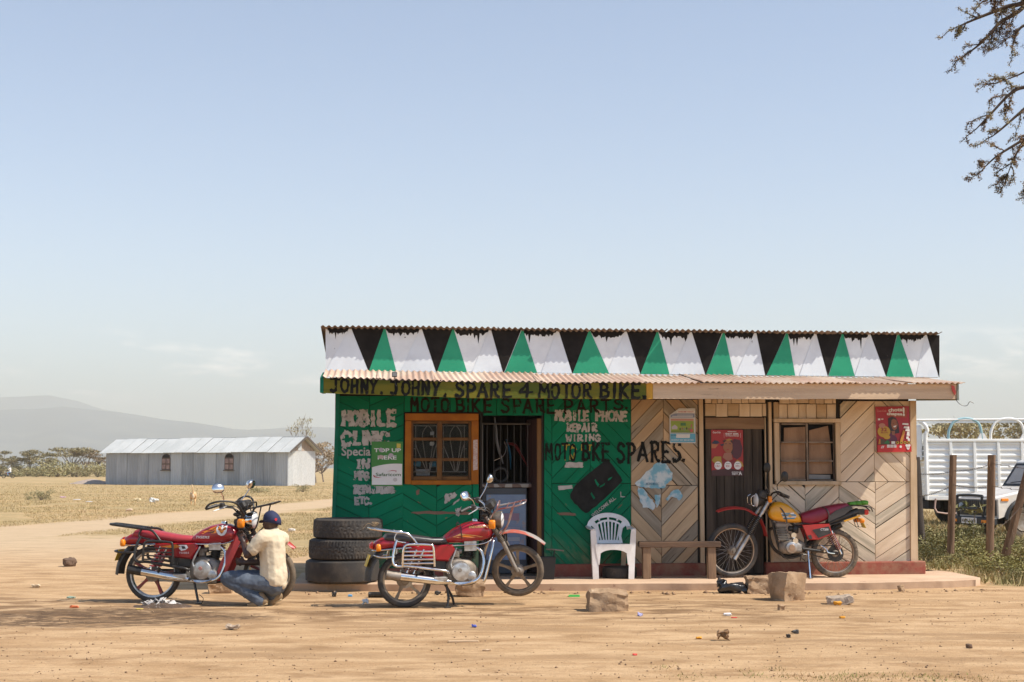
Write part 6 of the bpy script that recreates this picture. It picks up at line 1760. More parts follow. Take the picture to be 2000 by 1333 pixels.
def grown(name, gs, mat, parent, voxel, smooth_it=6, wrinkle=0.0, wsize=.06, seed=0):
    """melt overlapping solids into one continuous surface, then soften it"""
    o = obj(name, J(*gs), mat, parent)
    rm = o.modifiers.new('melt', 'REMESH'); rm.mode = 'VOXEL'; rm.voxel_size = voxel
    sm = o.modifiers.new('soften', 'SMOOTH'); sm.factor = .5; sm.iterations = smooth_it
    if wrinkle:
        tx = bpy.data.textures.new('folds', 'CLOUDS'); tx.noise_scale = wsize; tx.noise_depth = 2
        dm = o.modifiers.new('folds', 'DISPLACE'); dm.texture = tx; dm.strength = wrinkle; dm.mid_level = .5; dm.texture_coords = 'LOCAL'
        t2 = bpy.data.textures.new('creases', 'CLOUDS'); t2.noise_scale = wsize * .38; t2.noise_depth = 1
        d2 = o.modifiers.new('creases', 'DISPLACE'); d2.texture = t2; d2.strength = wrinkle * .2; d2.mid_level = .5; d2.texture_coords = 'LOCAL'
    dg = bpy.context.evaluated_depsgraph_get()
    me = bpy.data.meshes.new_from_object(o.evaluated_get(dg))
    o.modifiers.clear()
    old = o.data
    o.data = me
    bpy.data.meshes.remove(old)
    me.name = name
    me.shade_smooth()
    return o
def crouching_person():
    c = on_z(527.6, 1185)
    K = 860.0
    def Q(zx, zy, y=0.0): return Vector(((zx - 1560) / K, y, (1215 - zy) / K))
    root = thing('person', 'person in cream shirt, jeans and navy cap crouching at the red motorcycle', 'person', (c.x, c.y, gz(c.x, c.y)))
    skin = M('dark_skin', (0.062, 0.030, 0.019), .5, col2=(0.048, 0.023, 0.015), sc=8)
    # joints: image left is where he faces, +y is away towards the motorcycle
    pel = Q(1575, 985, .02); hipL, hipR = Q(1545, 1000, -.03), Q(1590, 985, .12)
    kneeL, kneeR = Q(1165, 965, -.05), Q(1230, 955, .16)
    ankL, ankR = Q(1478, 1165, -.05), Q(1590, 1135, .10)
    toeL, toeR = Q(1415, 1198, -.06), Q(1545, 1195, .09)
    chest, low = Q(1565, 640, .0), Q(1585, 860, .0)
    neck, head = Q(1560, 520, .01), Q(1560, 432, .015)
    shL, shR = Q(1500, 585, -.12), Q(1640, 600, .14)
    elL, elR = Q(1362, 735, -.14), Q(1500, 820, .20)
    wrL, wrR = Q(1300, 640, .02), Q(1310, 822, .12)
    B = [ellipsoid(head, .082, .078, .108, 18, 12, Matrix.Rotation(rad(8), 3, 'Y')), ellipsoid(head + Vector((-.03, .01, -.045)), .055, .056, .065), capsule(neck + Vector((0, 0, -.05)), head + Vector((.01, 0, -.05)), .056, .055),
         capsule(head + Vector((-.082, .03, -.02)), head + Vector((-.092, .035, -.035)), .014, .016), ellipsoid(head + Vector((-.012, -.078, -.012)), .018, .010, .030), ellipsoid(head + Vector((-.01, .082, -.012)), .018, .010, .030),
         capsule(head + Vector((-.082, .02, -.068)), head + Vector((-.082, .045, -.068)), .010, .010),
         capsule(chest, low, .135, .12), capsule(low, pel, .12, .135), capsule(shL, shR, .075, .075),
         capsule(shL, elL, .056, .043), capsule(elL, wrL, .043, .030), capsule(shR, elR, .056, .043), capsule(elR, wrR, .043, .030),
         capsule(hipL, kneeL, .095, .062), capsule(kneeL, ankL, .060, .042), capsule(hipR, kneeR, .095, .062), capsule(kneeR, ankR, .060, .042), capsule(ankL, toeL, .04, .032), capsule(ankR, toeR, .04, .032)]
    # hands: palm, four bent fingers and a thumb each
    for wr, d, side in ((wrL, Vector((-.25, .35, .55)), 1), (wrR, Vector((-.9, .30, .05)), -1)):
        d = d.normalized()
        pl_ = wr + d * .075
        acr = d.cross(Vector((0, 1, .2))).normalized()
        B.append(capsule(wr, pl_, .028, .034))
        B.append(capsule(pl_ - acr * .028, pl_ + acr * .028, .020, .018))
        cur = d.cross(acr).normalized() * side
        for k, (off, ln) in enumerate(((-.034, .070), (-.012, .082), (.010, .078), (.031, .062))):
            a = pl_ + acr * off + d * .012
            m1 = a + d * ln * .5 + cur * .006
            m2 = m1 + (d * .5 + cur * .8).normalized() * ln * .34
            e = m2 + (d * -.1 + cur).normalized() * ln * .28
            B += [capsule(a, m1, .0095, .009, 8), capsule(m1, m2, .009, .0085, 8), capsule(m2, e, .0085, .007, 8)]
        t0 = wr + d * .03 - acr * .028
        t1 = t0 + (d * .6 - acr * .6 + cur * .4).normalized() * .04
        t2 = t1 + (d * .8 + cur * .5).normalized() * .032
        B += [capsule(t0, t1, .012, .011, 8), capsule(t1, t2, .0105, .009, 8)]
    grown('body', B, skin, root, .0065, 4)
    # shirt: torso, sleeves to above the elbow, loose hem
    up = lambda a, b_, t: a.lerp(b_, t)
    S_ = [capsule(chest + Vector((0, 0, .02)), low, .150, .140), capsule(low, Q(1590, 960, .0), .140, .150), capsule(shL + Vector((.01, .02, 0)), shR + Vector((-.01, -.02, 0)), .098, .098), capsule(Q(1578, 545, .01), chest, .080, .14),
          capsule(Q(1640, 700, -.02), Q(1660, 930, -.02), .055, .075), capsule(Q(1520, 720, -.04), Q(1530, 930, -.05), .06, .075), capsule(shL, up(shL, elL, .5), .088, .076), capsule(up(shL, elL, .3), up(shL, elL, .62), .076, .074), capsule(shR, up(shR, elR, .62), .088, .076),
          capsule(Q(1510, 955, -.05), Q(1660, 1015, -.02), .070, .062), capsule(Q(1500, 950, .1), Q(1650, 1000, .13), .06, .06)]
    cream = M('cream_cotton', (0.66, 0.55, 0.39), .9, col2=(0.60, 0.49, 0.34), sc=5, bump=.25, bsc=30)
    grown('shirt', S_, cream, root, .008, 4, .022, .11)
    obj('collar', tube([neck + Vector((.062 * math.cos(a) + .012, .066 * math.sin(a), -.012 + .012 * math.cos(a))) for a in np.linspace(0, 2 * math.pi, 17)[:-1]], .016, 8, 2, closed=True), cream, root, smooth=2)
    # jeans
    D_ = [capsule(pel + Vector((.01, 0, -.02)), Q(1560, 1000, .05), .150, .145), capsule(hipL, kneeL, .112, .076), capsule(kneeL, up(kneeL, ankL, .55), .075, .068), capsule(up(kneeL, ankL, .5), up(kneeL, ankL, .98), .066, .070), capsule(hipR, kneeR, .112, .076), capsule(kneeR, up(kneeR, ankR, .95), .075, .068), capsule(kneeL + Vector((.0, 0, .005)), kneeL + Vector((.06, 0, .015)), .078, .085)]
    grown('jeans', D_, M('worn_denim', (0.125, 0.148, 0.185), .85, col2=(0.065, 0.082, 0.11), sc=6, spk=(.22, .27, .33), spk_sc=9, spk_t=.66, spk_w=.1, bump=.3, bsc=40), root, .009, 4, .016, .07)
    tan = M('tan_shoe', (0.30, 0.20, 0.10), .7, col2=(0.20, 0.13, 0.07), sc=14)
    for a, t in ((ankL, toeL), (ankR, toeR)):
        sh = grown('shoe', [capsule(a + Vector((.035, 0, .0)), t + Vector((0, 0, -.002)), .052, .036), capsule(t + Vector((.02, 0, 0)), t + Vector((-.045, 0, -.002)), .036, .028), capsule(a + Vector((.01, 0, .03)), a + Vector((.0, 0, .055)), .05, .045)], tan, root, .008, 3)
        dv = (t - a).normalized()
        obj('sole', tube([a + Vector((.075, 0, -.028)), a.lerp(t, .5) + Vector((.0, 0, -.042)), t + Vector((0, 0, -.028)), t + Vector((-.07, 0, -.030))], [.034, .034, .034, .024], 8, 3, flat=.35), M('pale_sole', (.46, .36, .22), .8), sh, smooth=2)
    # cap with peak and red emblem
    hc = head + Vector((.006, 0, .028))
    navy = M('navy_cap', (0.018, 0.024, 0.075), .8, col2=(0.014, 0.018, 0.055), sc=9, bump=.2)
    rings = []
    for b_ in np.linspace(.0, math.pi / 2 - .06, 9):
        rings.append([hc + Vector((.100 * math.cos(b_) * math.cos(a), .092 * math.cos(b_) * math.sin(a), .092 * math.sin(b_) - .035 * math.cos(a) * math.cos(b_) * (1 if math.cos(a) > 0 else .2))) for a in np.linspace(0, 2 * math.pi, 25)[:-1]])
    rings.insert(0, [p_ + Vector((0, 0, -.035)) for p_ in rings[0]])
    cap = obj('cap', loft(rings), navy, root, smooth=2)
    fw_ = Vector((-.80, .60, 0))
    sd = Vector((.60, .80, 0))
    pk = [hc + fw_ * (.085 + .085 * math.cos(a)) + sd * .088 * math.sin(a) + Vector((0, 0, -.012 - .03 * math.cos(a))) for a in np.linspace(-1.5, 1.5, 11)]
    obj('peak', ([tuple(q) for q in pk] + [tuple(q + Vector((0, 0, -.008))) for q in pk], [tuple(range(11)), tuple(range(21, 10, -1))] + [(i, i + 11, i + 12, i + 1) for i in range(10)]), navy, cap)
    em = hc + Vector((.055, -.084, -.004))
    obj('emblem', TR(disc(0, 0, .017, 0, 7), Matrix.Translation(em) @ Matrix.Rotation(rad(36), 4, 'Z')), M('red_emblem', (.55, .02, .03), .6), cap)
crouching_person()

def distant_rider():
    p = on_z(16, 934.5)
    s = 1.0
    bk = thing('motorcycle', 'far-off red motorcycle with a rider in white, at the left edge of the plain', 'motorcycle', (p.x, p.y, 0), (0, 0, 0))
    for x_ in (-.65, .62):
        w = obj('wheel', lathe([(.22, -.03), (.30, -.05), (.31, 0), (.30, .05), (.22, .03)], (x_, 0, .31), 'y', 18), m_tyre, bk)
    obj('fuel_tank', body([(-.35, .62, .72, .08), (-.15, .60, .86, .13), (.15, .62, .78, .12)], 12), m_redp, bk, smooth=1)
    obj('seat', body([(.1, .66, .76, .1), (.3, .68, .8, .12), (.6, .7, .8, .1)], 12), m_blackseat, bk, smooth=1)
    obj('engine', body([(-.25, .25, .5, .08), (0, .22, .55, .12), (.2, .28, .5, .08)], 10), m_alu_d, bk, smooth=1)
    obj('fork', tube([(-.65, 0, .31), (-.42, 0, .95)], .03, 6), m_alu, bk); obj('handlebar', tube([(-.35, -.35, 1.0), (-.42, 0, .98), (-.35, .35, 1.0)], .018, 6), m_blackm, bk)
    obj('headlight', lathe([(0, -.06), (.08, -.03), (.09, .03), (0, .1)], (-.5, 0, .9), 'x', 12), m_lens, bk)
    r = thing('person', 'distant rider in white shirt and pale cap on the far-off motorcycle', 'person', (p.x, p.y, 0))
    V_ = Vector
    sk = M('dark_skin'); 
    grown('body', [ellipsoid((.18, 0, 1.62), .085, .08, .115), capsule((.2, 0, 1.3), (.18, 0, 1.55), .06, .055), capsule((.24, 0, .9), (.22, 0, 1.35), .13, .15), *[g for s_ in (-1, 1) for g in (capsule((.22, s_ * .18, 1.38), (.0, s_ * .24, 1.15), .055, .045), capsule((.0, s_ * .24, 1.15), (-.3, s_ * .3, 1.03), .042, .035), capsule((.26, s_ * .1, .86), (-.12, s_ * .17, .80), .09, .07), capsule((-.12, s_ * .17, .80), (.05, s_ * .17, .38), .065, .045), capsule((.05, s_ * .17, .36), (-.1, s_ * .17, .33), .04, .035))]], sk, r, .02, 3)
    grown('shirt', [capsule((.25, 0, .92), (.22, 0, 1.36), .155, .17), *[capsule((.22, s_ * .18, 1.38), (.05, s_ * .23, 1.2), .075, .065) for s_ in (-1, 1)]], M('white_shirt', (.75, .73, .70), .9), r, .02, 3)
    grown('trousers', [capsule((.26, s_ * .1, .86), (-.12, s_ * .17, .80), .105, .085) for s_ in (-1, 1)] + [capsule((-.12, s_ * .17, .80), (.03, s_ * .17, .45), .08, .065) for s_ in (-1, 1)], M('blue_trousers', (.20, .30, .45), .9), r, .02, 3)
    obj('cap', ellipsoid((.17, 0, 1.70), .10, .10, .07), M('pale_cap', (.7, .66, .58), .9), r, smooth=2)
distant_rider()

def dog():
    p = on_z(377, 987)
    k = 1.06
    r = thing('dog', 'tan dog walking away through the dry grass with its tail raised', 'dog', (p.x, p.y, gz(p.x, p.y)), (0, 0, rad(12)))
    r.scale = (k, k, k)
    tan = M('tan_fur', (.55, .33, .15), .9, col2=(.62, .42, .24), sc=7, bump=.3)
    pale = M('pale_fur', (.66, .50, .33), .9)
    # +y is away from the camera: hindquarters near, head away and low to the left
    G = [capsule((0, -.22, .40), (0, .05, .42), .105, .10), capsule((0, .05, .42), (0, .34, .40), .10, .125), capsule((0, .40, .44), (-.05, .58, .43), .075, .06), ellipsoid((-.07, .66, .42), .06, .085, .06), capsule((-.08, .70, .40), (-.10, .80, .37), .04, .026),
         capsule((-.10, .62, .47), (-.13, .61, .51), .018, .008), capsule((-.03, .62, .48), (-.02, .60, .53), .018, .008)]
    for s in (-1, 1):
        G += [capsule((s * .06, -.20, .38), (s * .075, -.13, .24), .075, .045), capsule((s * .075, -.13, .24), (s * .072, -.25, .15), .042, .026), capsule((s * .072, -.25, .15), (s * .07, -.23, .03), .024, .020), capsule((s * .07, -.23, .02), (s * .07, -.17, .015), .022, .018),
              capsule((s * .075, .32, .38), (s * .07, .30, .20), .055, .030), capsule((s * .07, .30, .20), (s * .065, .33, .03), .028, .020), capsule((s * .065, .33, .02), (s * .065, .38, .015), .022, .017)]
    G += [capsule((0, -.28, .46), (-.015, -.36, .60), .026, .022), capsule((-.015, -.36, .60), (-.05, -.34, .76), .022, .012)]
    grown('body', G, tan, r, .014, 3)
    obj('rump_patch', ellipsoid((0, -.262, .36), .062, .075, .115), pale, r, smooth=2)
    obj('tail_tip', ellipsoid((-.048, -.345, .74), .020, .020, .065), pale, r, smooth=2)
dog()

# ================================================================== THINGS ON THE PORCH
def truck_tyre(c, R, w, label, tread, rotz=0.0, tilt=(0, 0), wave=30):
    prof_n = 22
    prof = []
    V, Fc = [], []
    n = 240
    inner = R * .56
    for i in range(n):
        a = 2 * math.pi * i / n
        for j in range(prof_n):
            t = j / (prof_n - 1)
            if t < .22:      # lower wall
                q = t / .22; r = inner + (R * .96 - inner) * math.sin(q * math.pi / 2); h = w * (-.42 - .08 * math.sin(q * math.pi))
            elif t > .78:
                q = (1 - t) / .22; r = inner + (R * .96 - inner) * math.sin(q * math.pi / 2); h = w * (.42 + .08 * math.sin(q * math.pi))
            else:
                q = (t - .22) / .56; h = w * (-.44 + .88 * q); r = R * (.985 + .015 * math.sin(q * math.pi))
                if tread:
                    z = q * 5 + .22 * math.sin(a * wave)
                    if abs((z % 1) - .5) > .38 and .05 < q < .95: r -= .010 * tread
                    if q < .14 or q > .86:
                        if math.sin(a * wave * 2) > .3: r -= .008 * tread
                else:
                    r -= .002 * abs(mnoise.noise(Vector((a * 6, q * 4, 1))))
            V.append((r * math.cos(a), r * math.sin(a), h + w / 2))
        # inner closing ring
    for i in range(n):
        b_ = ((i + 1) % n)
        for j in range(prof_n):
            k = (j + 1) % prof_n
            Fc.append((i * prof_n + j, b_ * prof_n + j, b_ * prof_n + k, i * prof_n + k))
    o = obj('tyre', (V, Fc), m_tt, smooth=.6, loc=c, rot=(tilt[0], tilt[1], rotz))
    return tag(o, label, 'tyre', 'old tyres on the porch')
m_tt = M('old_truck_tyre', (0.035, 0.031, 0.028), .8, col2=(0.075, 0.058, 0.043), sc=5, lo=.4, hi=.7, bump=.35, rnd=.1)
yb = 17.78
tx = lambda px: (px - 1000) / F_PX * yb
truck_tyre((tx(672), yb, .102), .455, .275, 'worn bald truck tyre at the bottom of the stack', 0)
truck_tyre((tx(675), yb, .380), .435, .250, 'truck tyre with hexagon tread in the middle of the stack', 1.0, .4, (0, .0), 34)
truck_tyre((tx(682), yb + .01, .633), .430, .245, 'truck tyre with wavy tread on top of the stack', .8, 1.1, (0, .004), 28)
truck_tyre(((1208 - 1000) / F_PX * 18.38, 18.38, .103), .22, .14, 'black tyre lying flat under the bench behind the chair', .6)

def plastic_chair():
    K = 652.0
    c = on_z(1198.7, 1132, .1)
    def Q(zx, zy): return ((zx - 828) / K, (1050 - zy) / K)
    root = thing('plastic_chair', 'white plastic garden chair with slatted fan back at the porch edge', 'chair', (c.x, c.y, .102), (0, 0, rad(4)))
    mw = M('white_plastic', (.78, .75, .72), .45, col2=(.68, .63, .58), sc=5, spk=(.42, .30, .22), spk_sc=18, spk_t=.70, spk_w=.06)
    def leg(s):
        rings = []
        for z, xo, xi, yd in ((0, .262, .190, .085), (.015, .262, .188, .085), (.25, .272, .195, .075), (.40, .280, .205, .07), (.58, .288, .222, .06), (.605, .286, .225, .055)):
            rings.append([(s * xo, 0, z), (s * xi, -.004, z), (s * xi, .010, z), (s * (xo - .012), .012, z), (s * (xo - .012), yd, z), (s * xo, yd, z)])
        return loft(rings)
    for s in (-1, 1):
        obj('leg', leg(s), mw, root, smooth=.6)
        obj('leg', loft([[(s * .215, .50, 0), (s * .16, .49, 0), (s * .16, .51, 0), (s * .20, .52, 0), (s * .20, .57, 0), (s * .215, .57, 0)], [(s * .235, .40, .42), (s * .165, .39, .42), (s * .165, .41, .42), (s * .22, .42, .42), (s * .22, .48, .42), (s * .235, .48, .42)]]), M('yellowed_plastic', (.66, .50, .34), .5), root, smooth=.6)
        obj('armrest', tube([(s * .256, .0, .612), (s * .262, .08, .622), (s * .268, .25, .625), (s * .268, .42, .635), (s * .262, .50, .645)], [.032, .034, .034, .033, .030], 10, 4, flat=.42), mw, root, smooth=1)
    # seat with front apron
    n = 9
    V, Fc = [], []
    for j in range(n):
        for i in range(n):
            a, b_ = i / (n - 1) * 2 - 1, j / (n - 1)
            V.append((a * (.225 - .03 * b_), .0 + b_ * .44, .435 - .018 * (1 - a * a) * math.sin(b_ * math.pi) - .012 * b_))
    for j in range(n - 1):
        for i in range(n - 1): Fc.append((j * n + i, j * n + i + 1, (j + 1) * n + i + 1, (j + 1) * n + i))
    st = obj('seat', (V, Fc), mw, root, smooth=2)
    so = st.modifiers.new('thickness', 'SOLIDIFY'); so.thickness = .012
    ap = [(-.235, .437), (.235, .437), (.215, .30), (.190, .18), (.180, .18)] + [(.172 * math.cos(a) if abs(math.cos(a)) < .9 else .172 * math.copysign(1, math.cos(a)) * (.97), .30 + .068 * math.sin(a)) for a in np.linspace(.1, math.pi - .1, 13)] + [(-.180, .18), (-.190, .18), (-.215, .30)]
    obj('apron', prism(ap, -.010, .002), mw, root)
    # fan back: everything lies in one leaning, slightly curved plane
    def back(poly, th=.012):
        V, Fc = prism(poly, 0, th)
        return [(x, y + .40 + (z - .43) * .26 - .25 * x * x, z) for x, y, z in V], Fc
    def band(x0, r0, r1, zc, a0, a1, k, sx=1.0):
        out = [(r1 * sx * math.cos(a), zc + r1 * math.sin(a)) for a in np.linspace(a0, a1, k)]
        return out + [(r0 * sx * math.cos(a), zc + r0 * math.sin(a)) for a in np.linspace(a1, a0, k)]
    def strip(fo, fi, k=26):
        gs = []
        for i in range(k):
            t0, t1 = i / k, (i + 1) / k
            gs.append(back([fo(t0), fo(t1), fi(t1), fi(t0)]))
        return J(*gs)
    fo = lambda t: (-.285 * math.cos(math.pi * t), .615 + .200 * math.sin(math.pi * t) ** .9)
    fi = lambda t: (-.238 * math.cos(math.pi * t) * (1.0), .60 + .158 * math.sin(math.pi * t))
    obj('back_rim', strip(fo, fi), mw, root)
    go = lambda t: (-.19 * math.cos(math.pi * (.12 + .76 * t)), .61 + .118 * math.sin(math.pi * (.12 + .76 * t)))
    gi = lambda t: (-.175 * math.cos(math.pi * (.12 + .76 * t)), .60 + .102 * math.sin(math.pi * (.12 + .76 * t)))
    obj('back_rail', strip(go, gi), mw, root)
    for s in (-1, 1):
        obj('back_side', back([(s * .135, .43), (s * .175, .43), (s * .160, .52), (s * .185, .62), (s * .235, .66), (s * .19, .715), (s * .145, .655), (s * .125, .54)]) if s > 0 else back([(s * .135, .43), (s * .125, .54), (s * .145, .655), (s * .19, .715), (s * .235, .66), (s * .185, .62), (s * .160, .52), (s * .175, .43)]), mw, root)
    for x_ in (-.115, 0.0, .115):
        obj('back_strut', back([(x_ * 1.0 - .012, .715), (x_ + .012, .715), (x_ * 1.08 + .012, .775 - abs(x_) * .25), (x_ * 1.08 - .012, .775 - abs(x_) * .25)]), mw, root)
    for k in range(7):
        u = (k - 3) / 3
        obj('slat', back([(u * .095 - .0095, .435), (u * .095 + .0095, .435), (u * .150 + .0105, .72 - .045 * u * u), (u * .150 - .0105, .72 - .045 * u * u)]), mw, root)
    obj('back_foot', back([(-.155, .425), (.155, .425), (.15, .470), (-.15, .470)]), mw, root)
plastic_chair()

def bench():
    Y = 18.14
    x0, x1 = (1246 - 1000) / F_PX * Y, (1405 - 1000) / F_PX * Y
    root = thing('bench', 'rough brown wooden bench on the porch behind the chair', 'bench', (x0, Y, .102), (0, 0, rad(1)))
    mb = M('bench_wood', (.15, .085, .048), .8, col2=(.085, .048, .028), sc=5, st=(.4, 3, 3), bump=.5, bsc=26)
    L = x1 - x0
    obj('seat_board', rough(cbox(0, L, -.02, .17, .395, .465, .006), .006, 5), mb, root)
    ml = M('bench_leg_wood', (.26, .16, .09), .8, col2=(.18, .105, .06), sc=5, st=(3, 3, .4), bump=.4)
    for x_ in (.10, L - .115):
        obj('leg', rough(cbox(x_ - .05, x_ + .05, .0, .05, 0, .394, .004), .004, 6), ml, root)
        obj('leg', rough(cbox(x_ - .05, x_ + .05, .11, .16, 0, .394, .004), .004, 7), ml, root)
bench()

def pump_bucket():
    Y = 18.15
    p = ((1070 - 1000) / F_PX * Y, Y, .102)
    root = thing('tool_bin', 'black open bin with a T-handled pump beside the shop doorway', 'bin', p)
    mk = M('black_bin', (.014, .013, .013), .6)
    obj('bin_body', loft([[(-.10, -.09, 0), (.07, -.09, 0), (.07, .09, 0), (-.10, .09, 0)], [(-.13, -.11, .275), (.095, -.11, .275), (.095, .11, .275), (-.13, .11, .275)], [(-.115, -.095, .275), (.08, -.095, .275), (.08, .095, .275), (-.115, .095, .275)], [(-.09, -.075, .05), (.06, -.075, .05), (.06, .075, .05), (-.09, .075, .05)]]), mk, root)
    obj('pump_rod', cyl((.05, 0, .20), (.085, 0, .365), .008, n=8), m_blackm, root); obj('pump_handle', tube([(-.03, 0, .372), (.09, 0, .366), (.20, 0, .352)], .009, 8), m_alu_d, root)
pump_bucket()

# ------------------------------------------------------------------ posters and signs on the wall
def poster(name, label, x0, y0, x1, y1, off, mat, cut=None, tilt=0.0, cat='poster', wav=.0):
    """paper sheet on the shop front; returns a function that adds flat print in 0..1 coordinates"""
    q = [wpt(x0, y1, off), wpt(x1, y0, off)]
    w, h = q[1][0] - q[0][0], q[1][1] - q[0][1]
    p = Vector((WA.x, WA.y, 0)) + WU * q[0][0] + WN * off
    out = cut or [(0, 0), (1, 0), (1, 1), (0, 1)]
    g = prism([(a * w, b_ * h) for a, b_ in out], 0, .002)
    sheet = obj(name, g, mat, loc=(p.x, p.y, q[0][1]), rot=(0, tilt, SHOP_ROT))
    tag(sheet, label, cat, 'posters and signs on the shop front')
    lay = [0]
    def add(pts, m, nm='print'):
        lay[0] += 1
        V, Fc = shape_poly([(a * w, b_ * h) for a, b_ in pts])
        obj(nm, ([(v[0], -.0006 * lay[0] - .0006, v[2]) for v in V], Fc), m, sheet)
    def txt(s, a, b_, hh, ww, m, bold=.02, shear=0.0, rot=0.0, nm='lettering'):
        lay[0] += 1
        g = text_geo(s, hh * h, 0, 0, 0, ww * w, bold, shear)
        obj(nm, g, m, sheet, loc=(a * w, -.0006 * lay[0] - .0006, b_ * h), rot=(0, -rot, 0))
    return sheet, add, txt, w / h
def C(name, r, g, b_, ro=.45): return M('ink_' + name, (r, g, b_), ro, var=.06)
def el(cx, cy, rx, ry, n=16, a0=0, a1=2 * math.pi):
    return [(cx + rx * math.cos(a), cy + ry * math.sin(a)) for a in np.linspace(a0, a1, n, endpoint=(a1 - a0) < 6)]
ink_w = C('white', .72, .70, .68); ink_r = C('red', .40, .012, .018); ink_g = C('leaf', .06, .26, .03); ink_k = C('black', .02, .02, .02)
s, add, txt, ar = poster('top_up_sign', 'green and white metal sign reading TOP UP HERE beside the ochre window', 725, 863, 787, 950, .040, C('sign_green', .035, .20, .022), cat='sign')
add([(.02, .03), (.98, .03), (.98, .50)] + [(1 - t, .50 + .012 * math.sin(t * 3) - .085 * t ** 2.2) for t in np.linspace(.03, .98, 9)], ink_w)
txt('TOP UP', .08, .765, .085, .86, ink_w, .035); txt('HERE', .20, .60, .085, .60, ink_w, .035)
txt('Safaricom', .14, .225, .075, .80, C('saf_green', .04, .12, .03), .02)
add([(.50, .325), (.66, .345), (.78, .335), (.77, .30), (.81, .345), (.66, .36)], ink_r); add([(.06, .235), (.10, .20), (.22, .185), (.34, .19), (.20, .20), (.12, .22), (.08, .255)], ink_r)
add(el(.76, .145, .07, .045, 9), C('smudge', .5, .47, .45)); add(el(.30, .815, .07, .05, 8), C('lilac_sticker', .42, .36, .40)); add(el(.30, .655, .10, .045, 8), C('pink_sticker', .50, .36, .33)); add([(.80, .86), (.93, .86), (.93, .95), (.80, .96)], C('yellow_sticker', .55, .45, .06)); add(el(.62, .69, .085, .05, 8), C('lilac_sticker', .42, .36, .40))

s, add, txt, ar = poster('notice', 'torn-cornered blue and green notice sheet above the black lettering', 1308, 798, 1358, 866, .042, C('paper', .56, .54, .52), [(0, 0), (1, .0), (1, 1), (.38, 1), (0, .80)], 0.0)
add([(.27, .87), (.97, .87), (.97, .93), (.36, .93)], ink_w); txt('AWESOME TODAY!', .33, .882, .035, .60, ink_r, .04)
add([(.04, .735), (.97, .735), (.97, .85), (.22, .85), (.04, .80)], C('slate', .20, .23, .34)); add([(.10, .76), (.90, .76), (.90, .775), (.10, .775)], ink_w); add([(.3, .80), (.9, .80), (.9, .812), (.3, .812)], ink_w)
add([(.05, .64), (.93, .64), (.93, .70), (.05, .70)], C('salmon', .50, .24, .17)); add([(.05, .30), (.93, .30), (.93, .635), (.05, .635)], C('lime', .25, .33, .03))
add([(.08, .40), (.30, .40), (.30, .47), (.20, .53), (.08, .46)], C('house', .45, .40, .45)); add([(.05, .30), (.93, .30), (.93, .36), (.05, .36)], C('meadow', .16, .22, .03))
for k in range(6): add(el(.40 + k * .085, .40 + .02 * (k % 2), .025, .04, 8), [ink_k, C('skirt', .3, .1, .1), C('grey_fig', .2, .2, .2)][k % 3])
add(el(.84, .36, .06, .05), C('ball', .50, .10, .08)); add(el(.84, .50, .03, .05), C('fig', .40, .14, .08)); add([(.42, .50), (.62, .50), (.62, .58), (.42, .58)], C('board', .06, .18, .05))
add([(.02, .03), (.98, .03), (.98, .27), (.02, .27)], C('sky_blue', .10, .34, .48)); add([(.24, .15), (.76, .15), (.78, .26), (.24, .26)], C('paper2', .62, .60, .58)); txt('notice board', .05, .215, .03, .2, ink_k); txt('ENTRY BY MUSTER', .06, .075, .03, .86, ink_w, .03)

s, add, txt, ar = poster('drink_poster', 'red drink poster with three white price discs pinned on the dark door', 1390, 840, 1451, 930, .032, C('poster_red', .34, .012, .010), None)
add([(0, 0), (1, 0), (1, .12), (.5, .16), (0, .12)], C('maroon', .055, .008, .010))
txt('Coca-Cola', .05, .925, .04, .24, ink_w, .02, .3); add([(.40, .93), (.405, .93), (.405, .83), (.40, .83)], ink_w); add([(.92, .93), (.925, .93), (.925, .83), (.92, .83)], ink_w)
txt('REFRESHING', .52, .95, .022, .27, ink_w, .03); txt('ENJOY 300ML', .45, .895, .036, .42, ink_w, .04); txt('NOW MORE AFFORDABLE', .45, .857, .022, .42, ink_w, .03)
add([(.0, .70), (.10, .77), (.20, .76), (.27, .71), (.14, .69)], C('indigo', .02, .02, .05)); add([(.0, .60), (.12, .60), (.22, .68), (.0, .70)], C('orange_skin', .42, .13, .05)); add([(.27, .68), (.40, .70), (.42, .66), (.30, .65)], C('indigo', .02, .02, .05))
add([(.70, .80), (.90, .78), (.98, .60), (.92, .42), (.80, .36), (.68, .40), (.62, .60)], C('plum', .075, .010, .022)); add([(.35, .76), (.50, .80), (.66, .78), (.68, .50), (.62, .42), (.55, .60), (.40, .72)], C('hair', .05, .015, .012))
add([(.40, .72), (.46, .76), (.58, .76), (.66, .70), (.66, .58), (.60, .50), (.52, .48), (.42, .53), (.36, .60)], C('face', .30, .11, .045)); add([(.40, .50), (.62, .50), (.66, .36), (.50, .32), (.34, .40)], C('neck', .33, .13, .08)); add([(.43, .78), (.56, .81), (.66, .78), (.52, .755)], C('gold_hair', .40, .20, .03))
add([(.42, .70), (.48, .705), (.48, .69), (.42, .688)], ink_k); add([(.55, .705), (.62, .70), (.61, .685), (.55, .69)], ink_k); add([(.47, .575), (.55, .58), (.53, .56), (.48, .558)], C('lips', .35, .03, .03))
add([(.0, .34), (.10, .42), (.30, .42), (.33, .20), (.20, .22), (.05, .30)], C('mustard', .36, .24, .02)); add([(.72, .28), (.80, .35), (.95, .30), (1, .20), (.80, .22)], C('amber', .45, .24, .02)); add([(.30, .36), (.50, .30), (.72, .34), (.70, .20), (.34, .20)], C('blouse', .22, .012, .018))
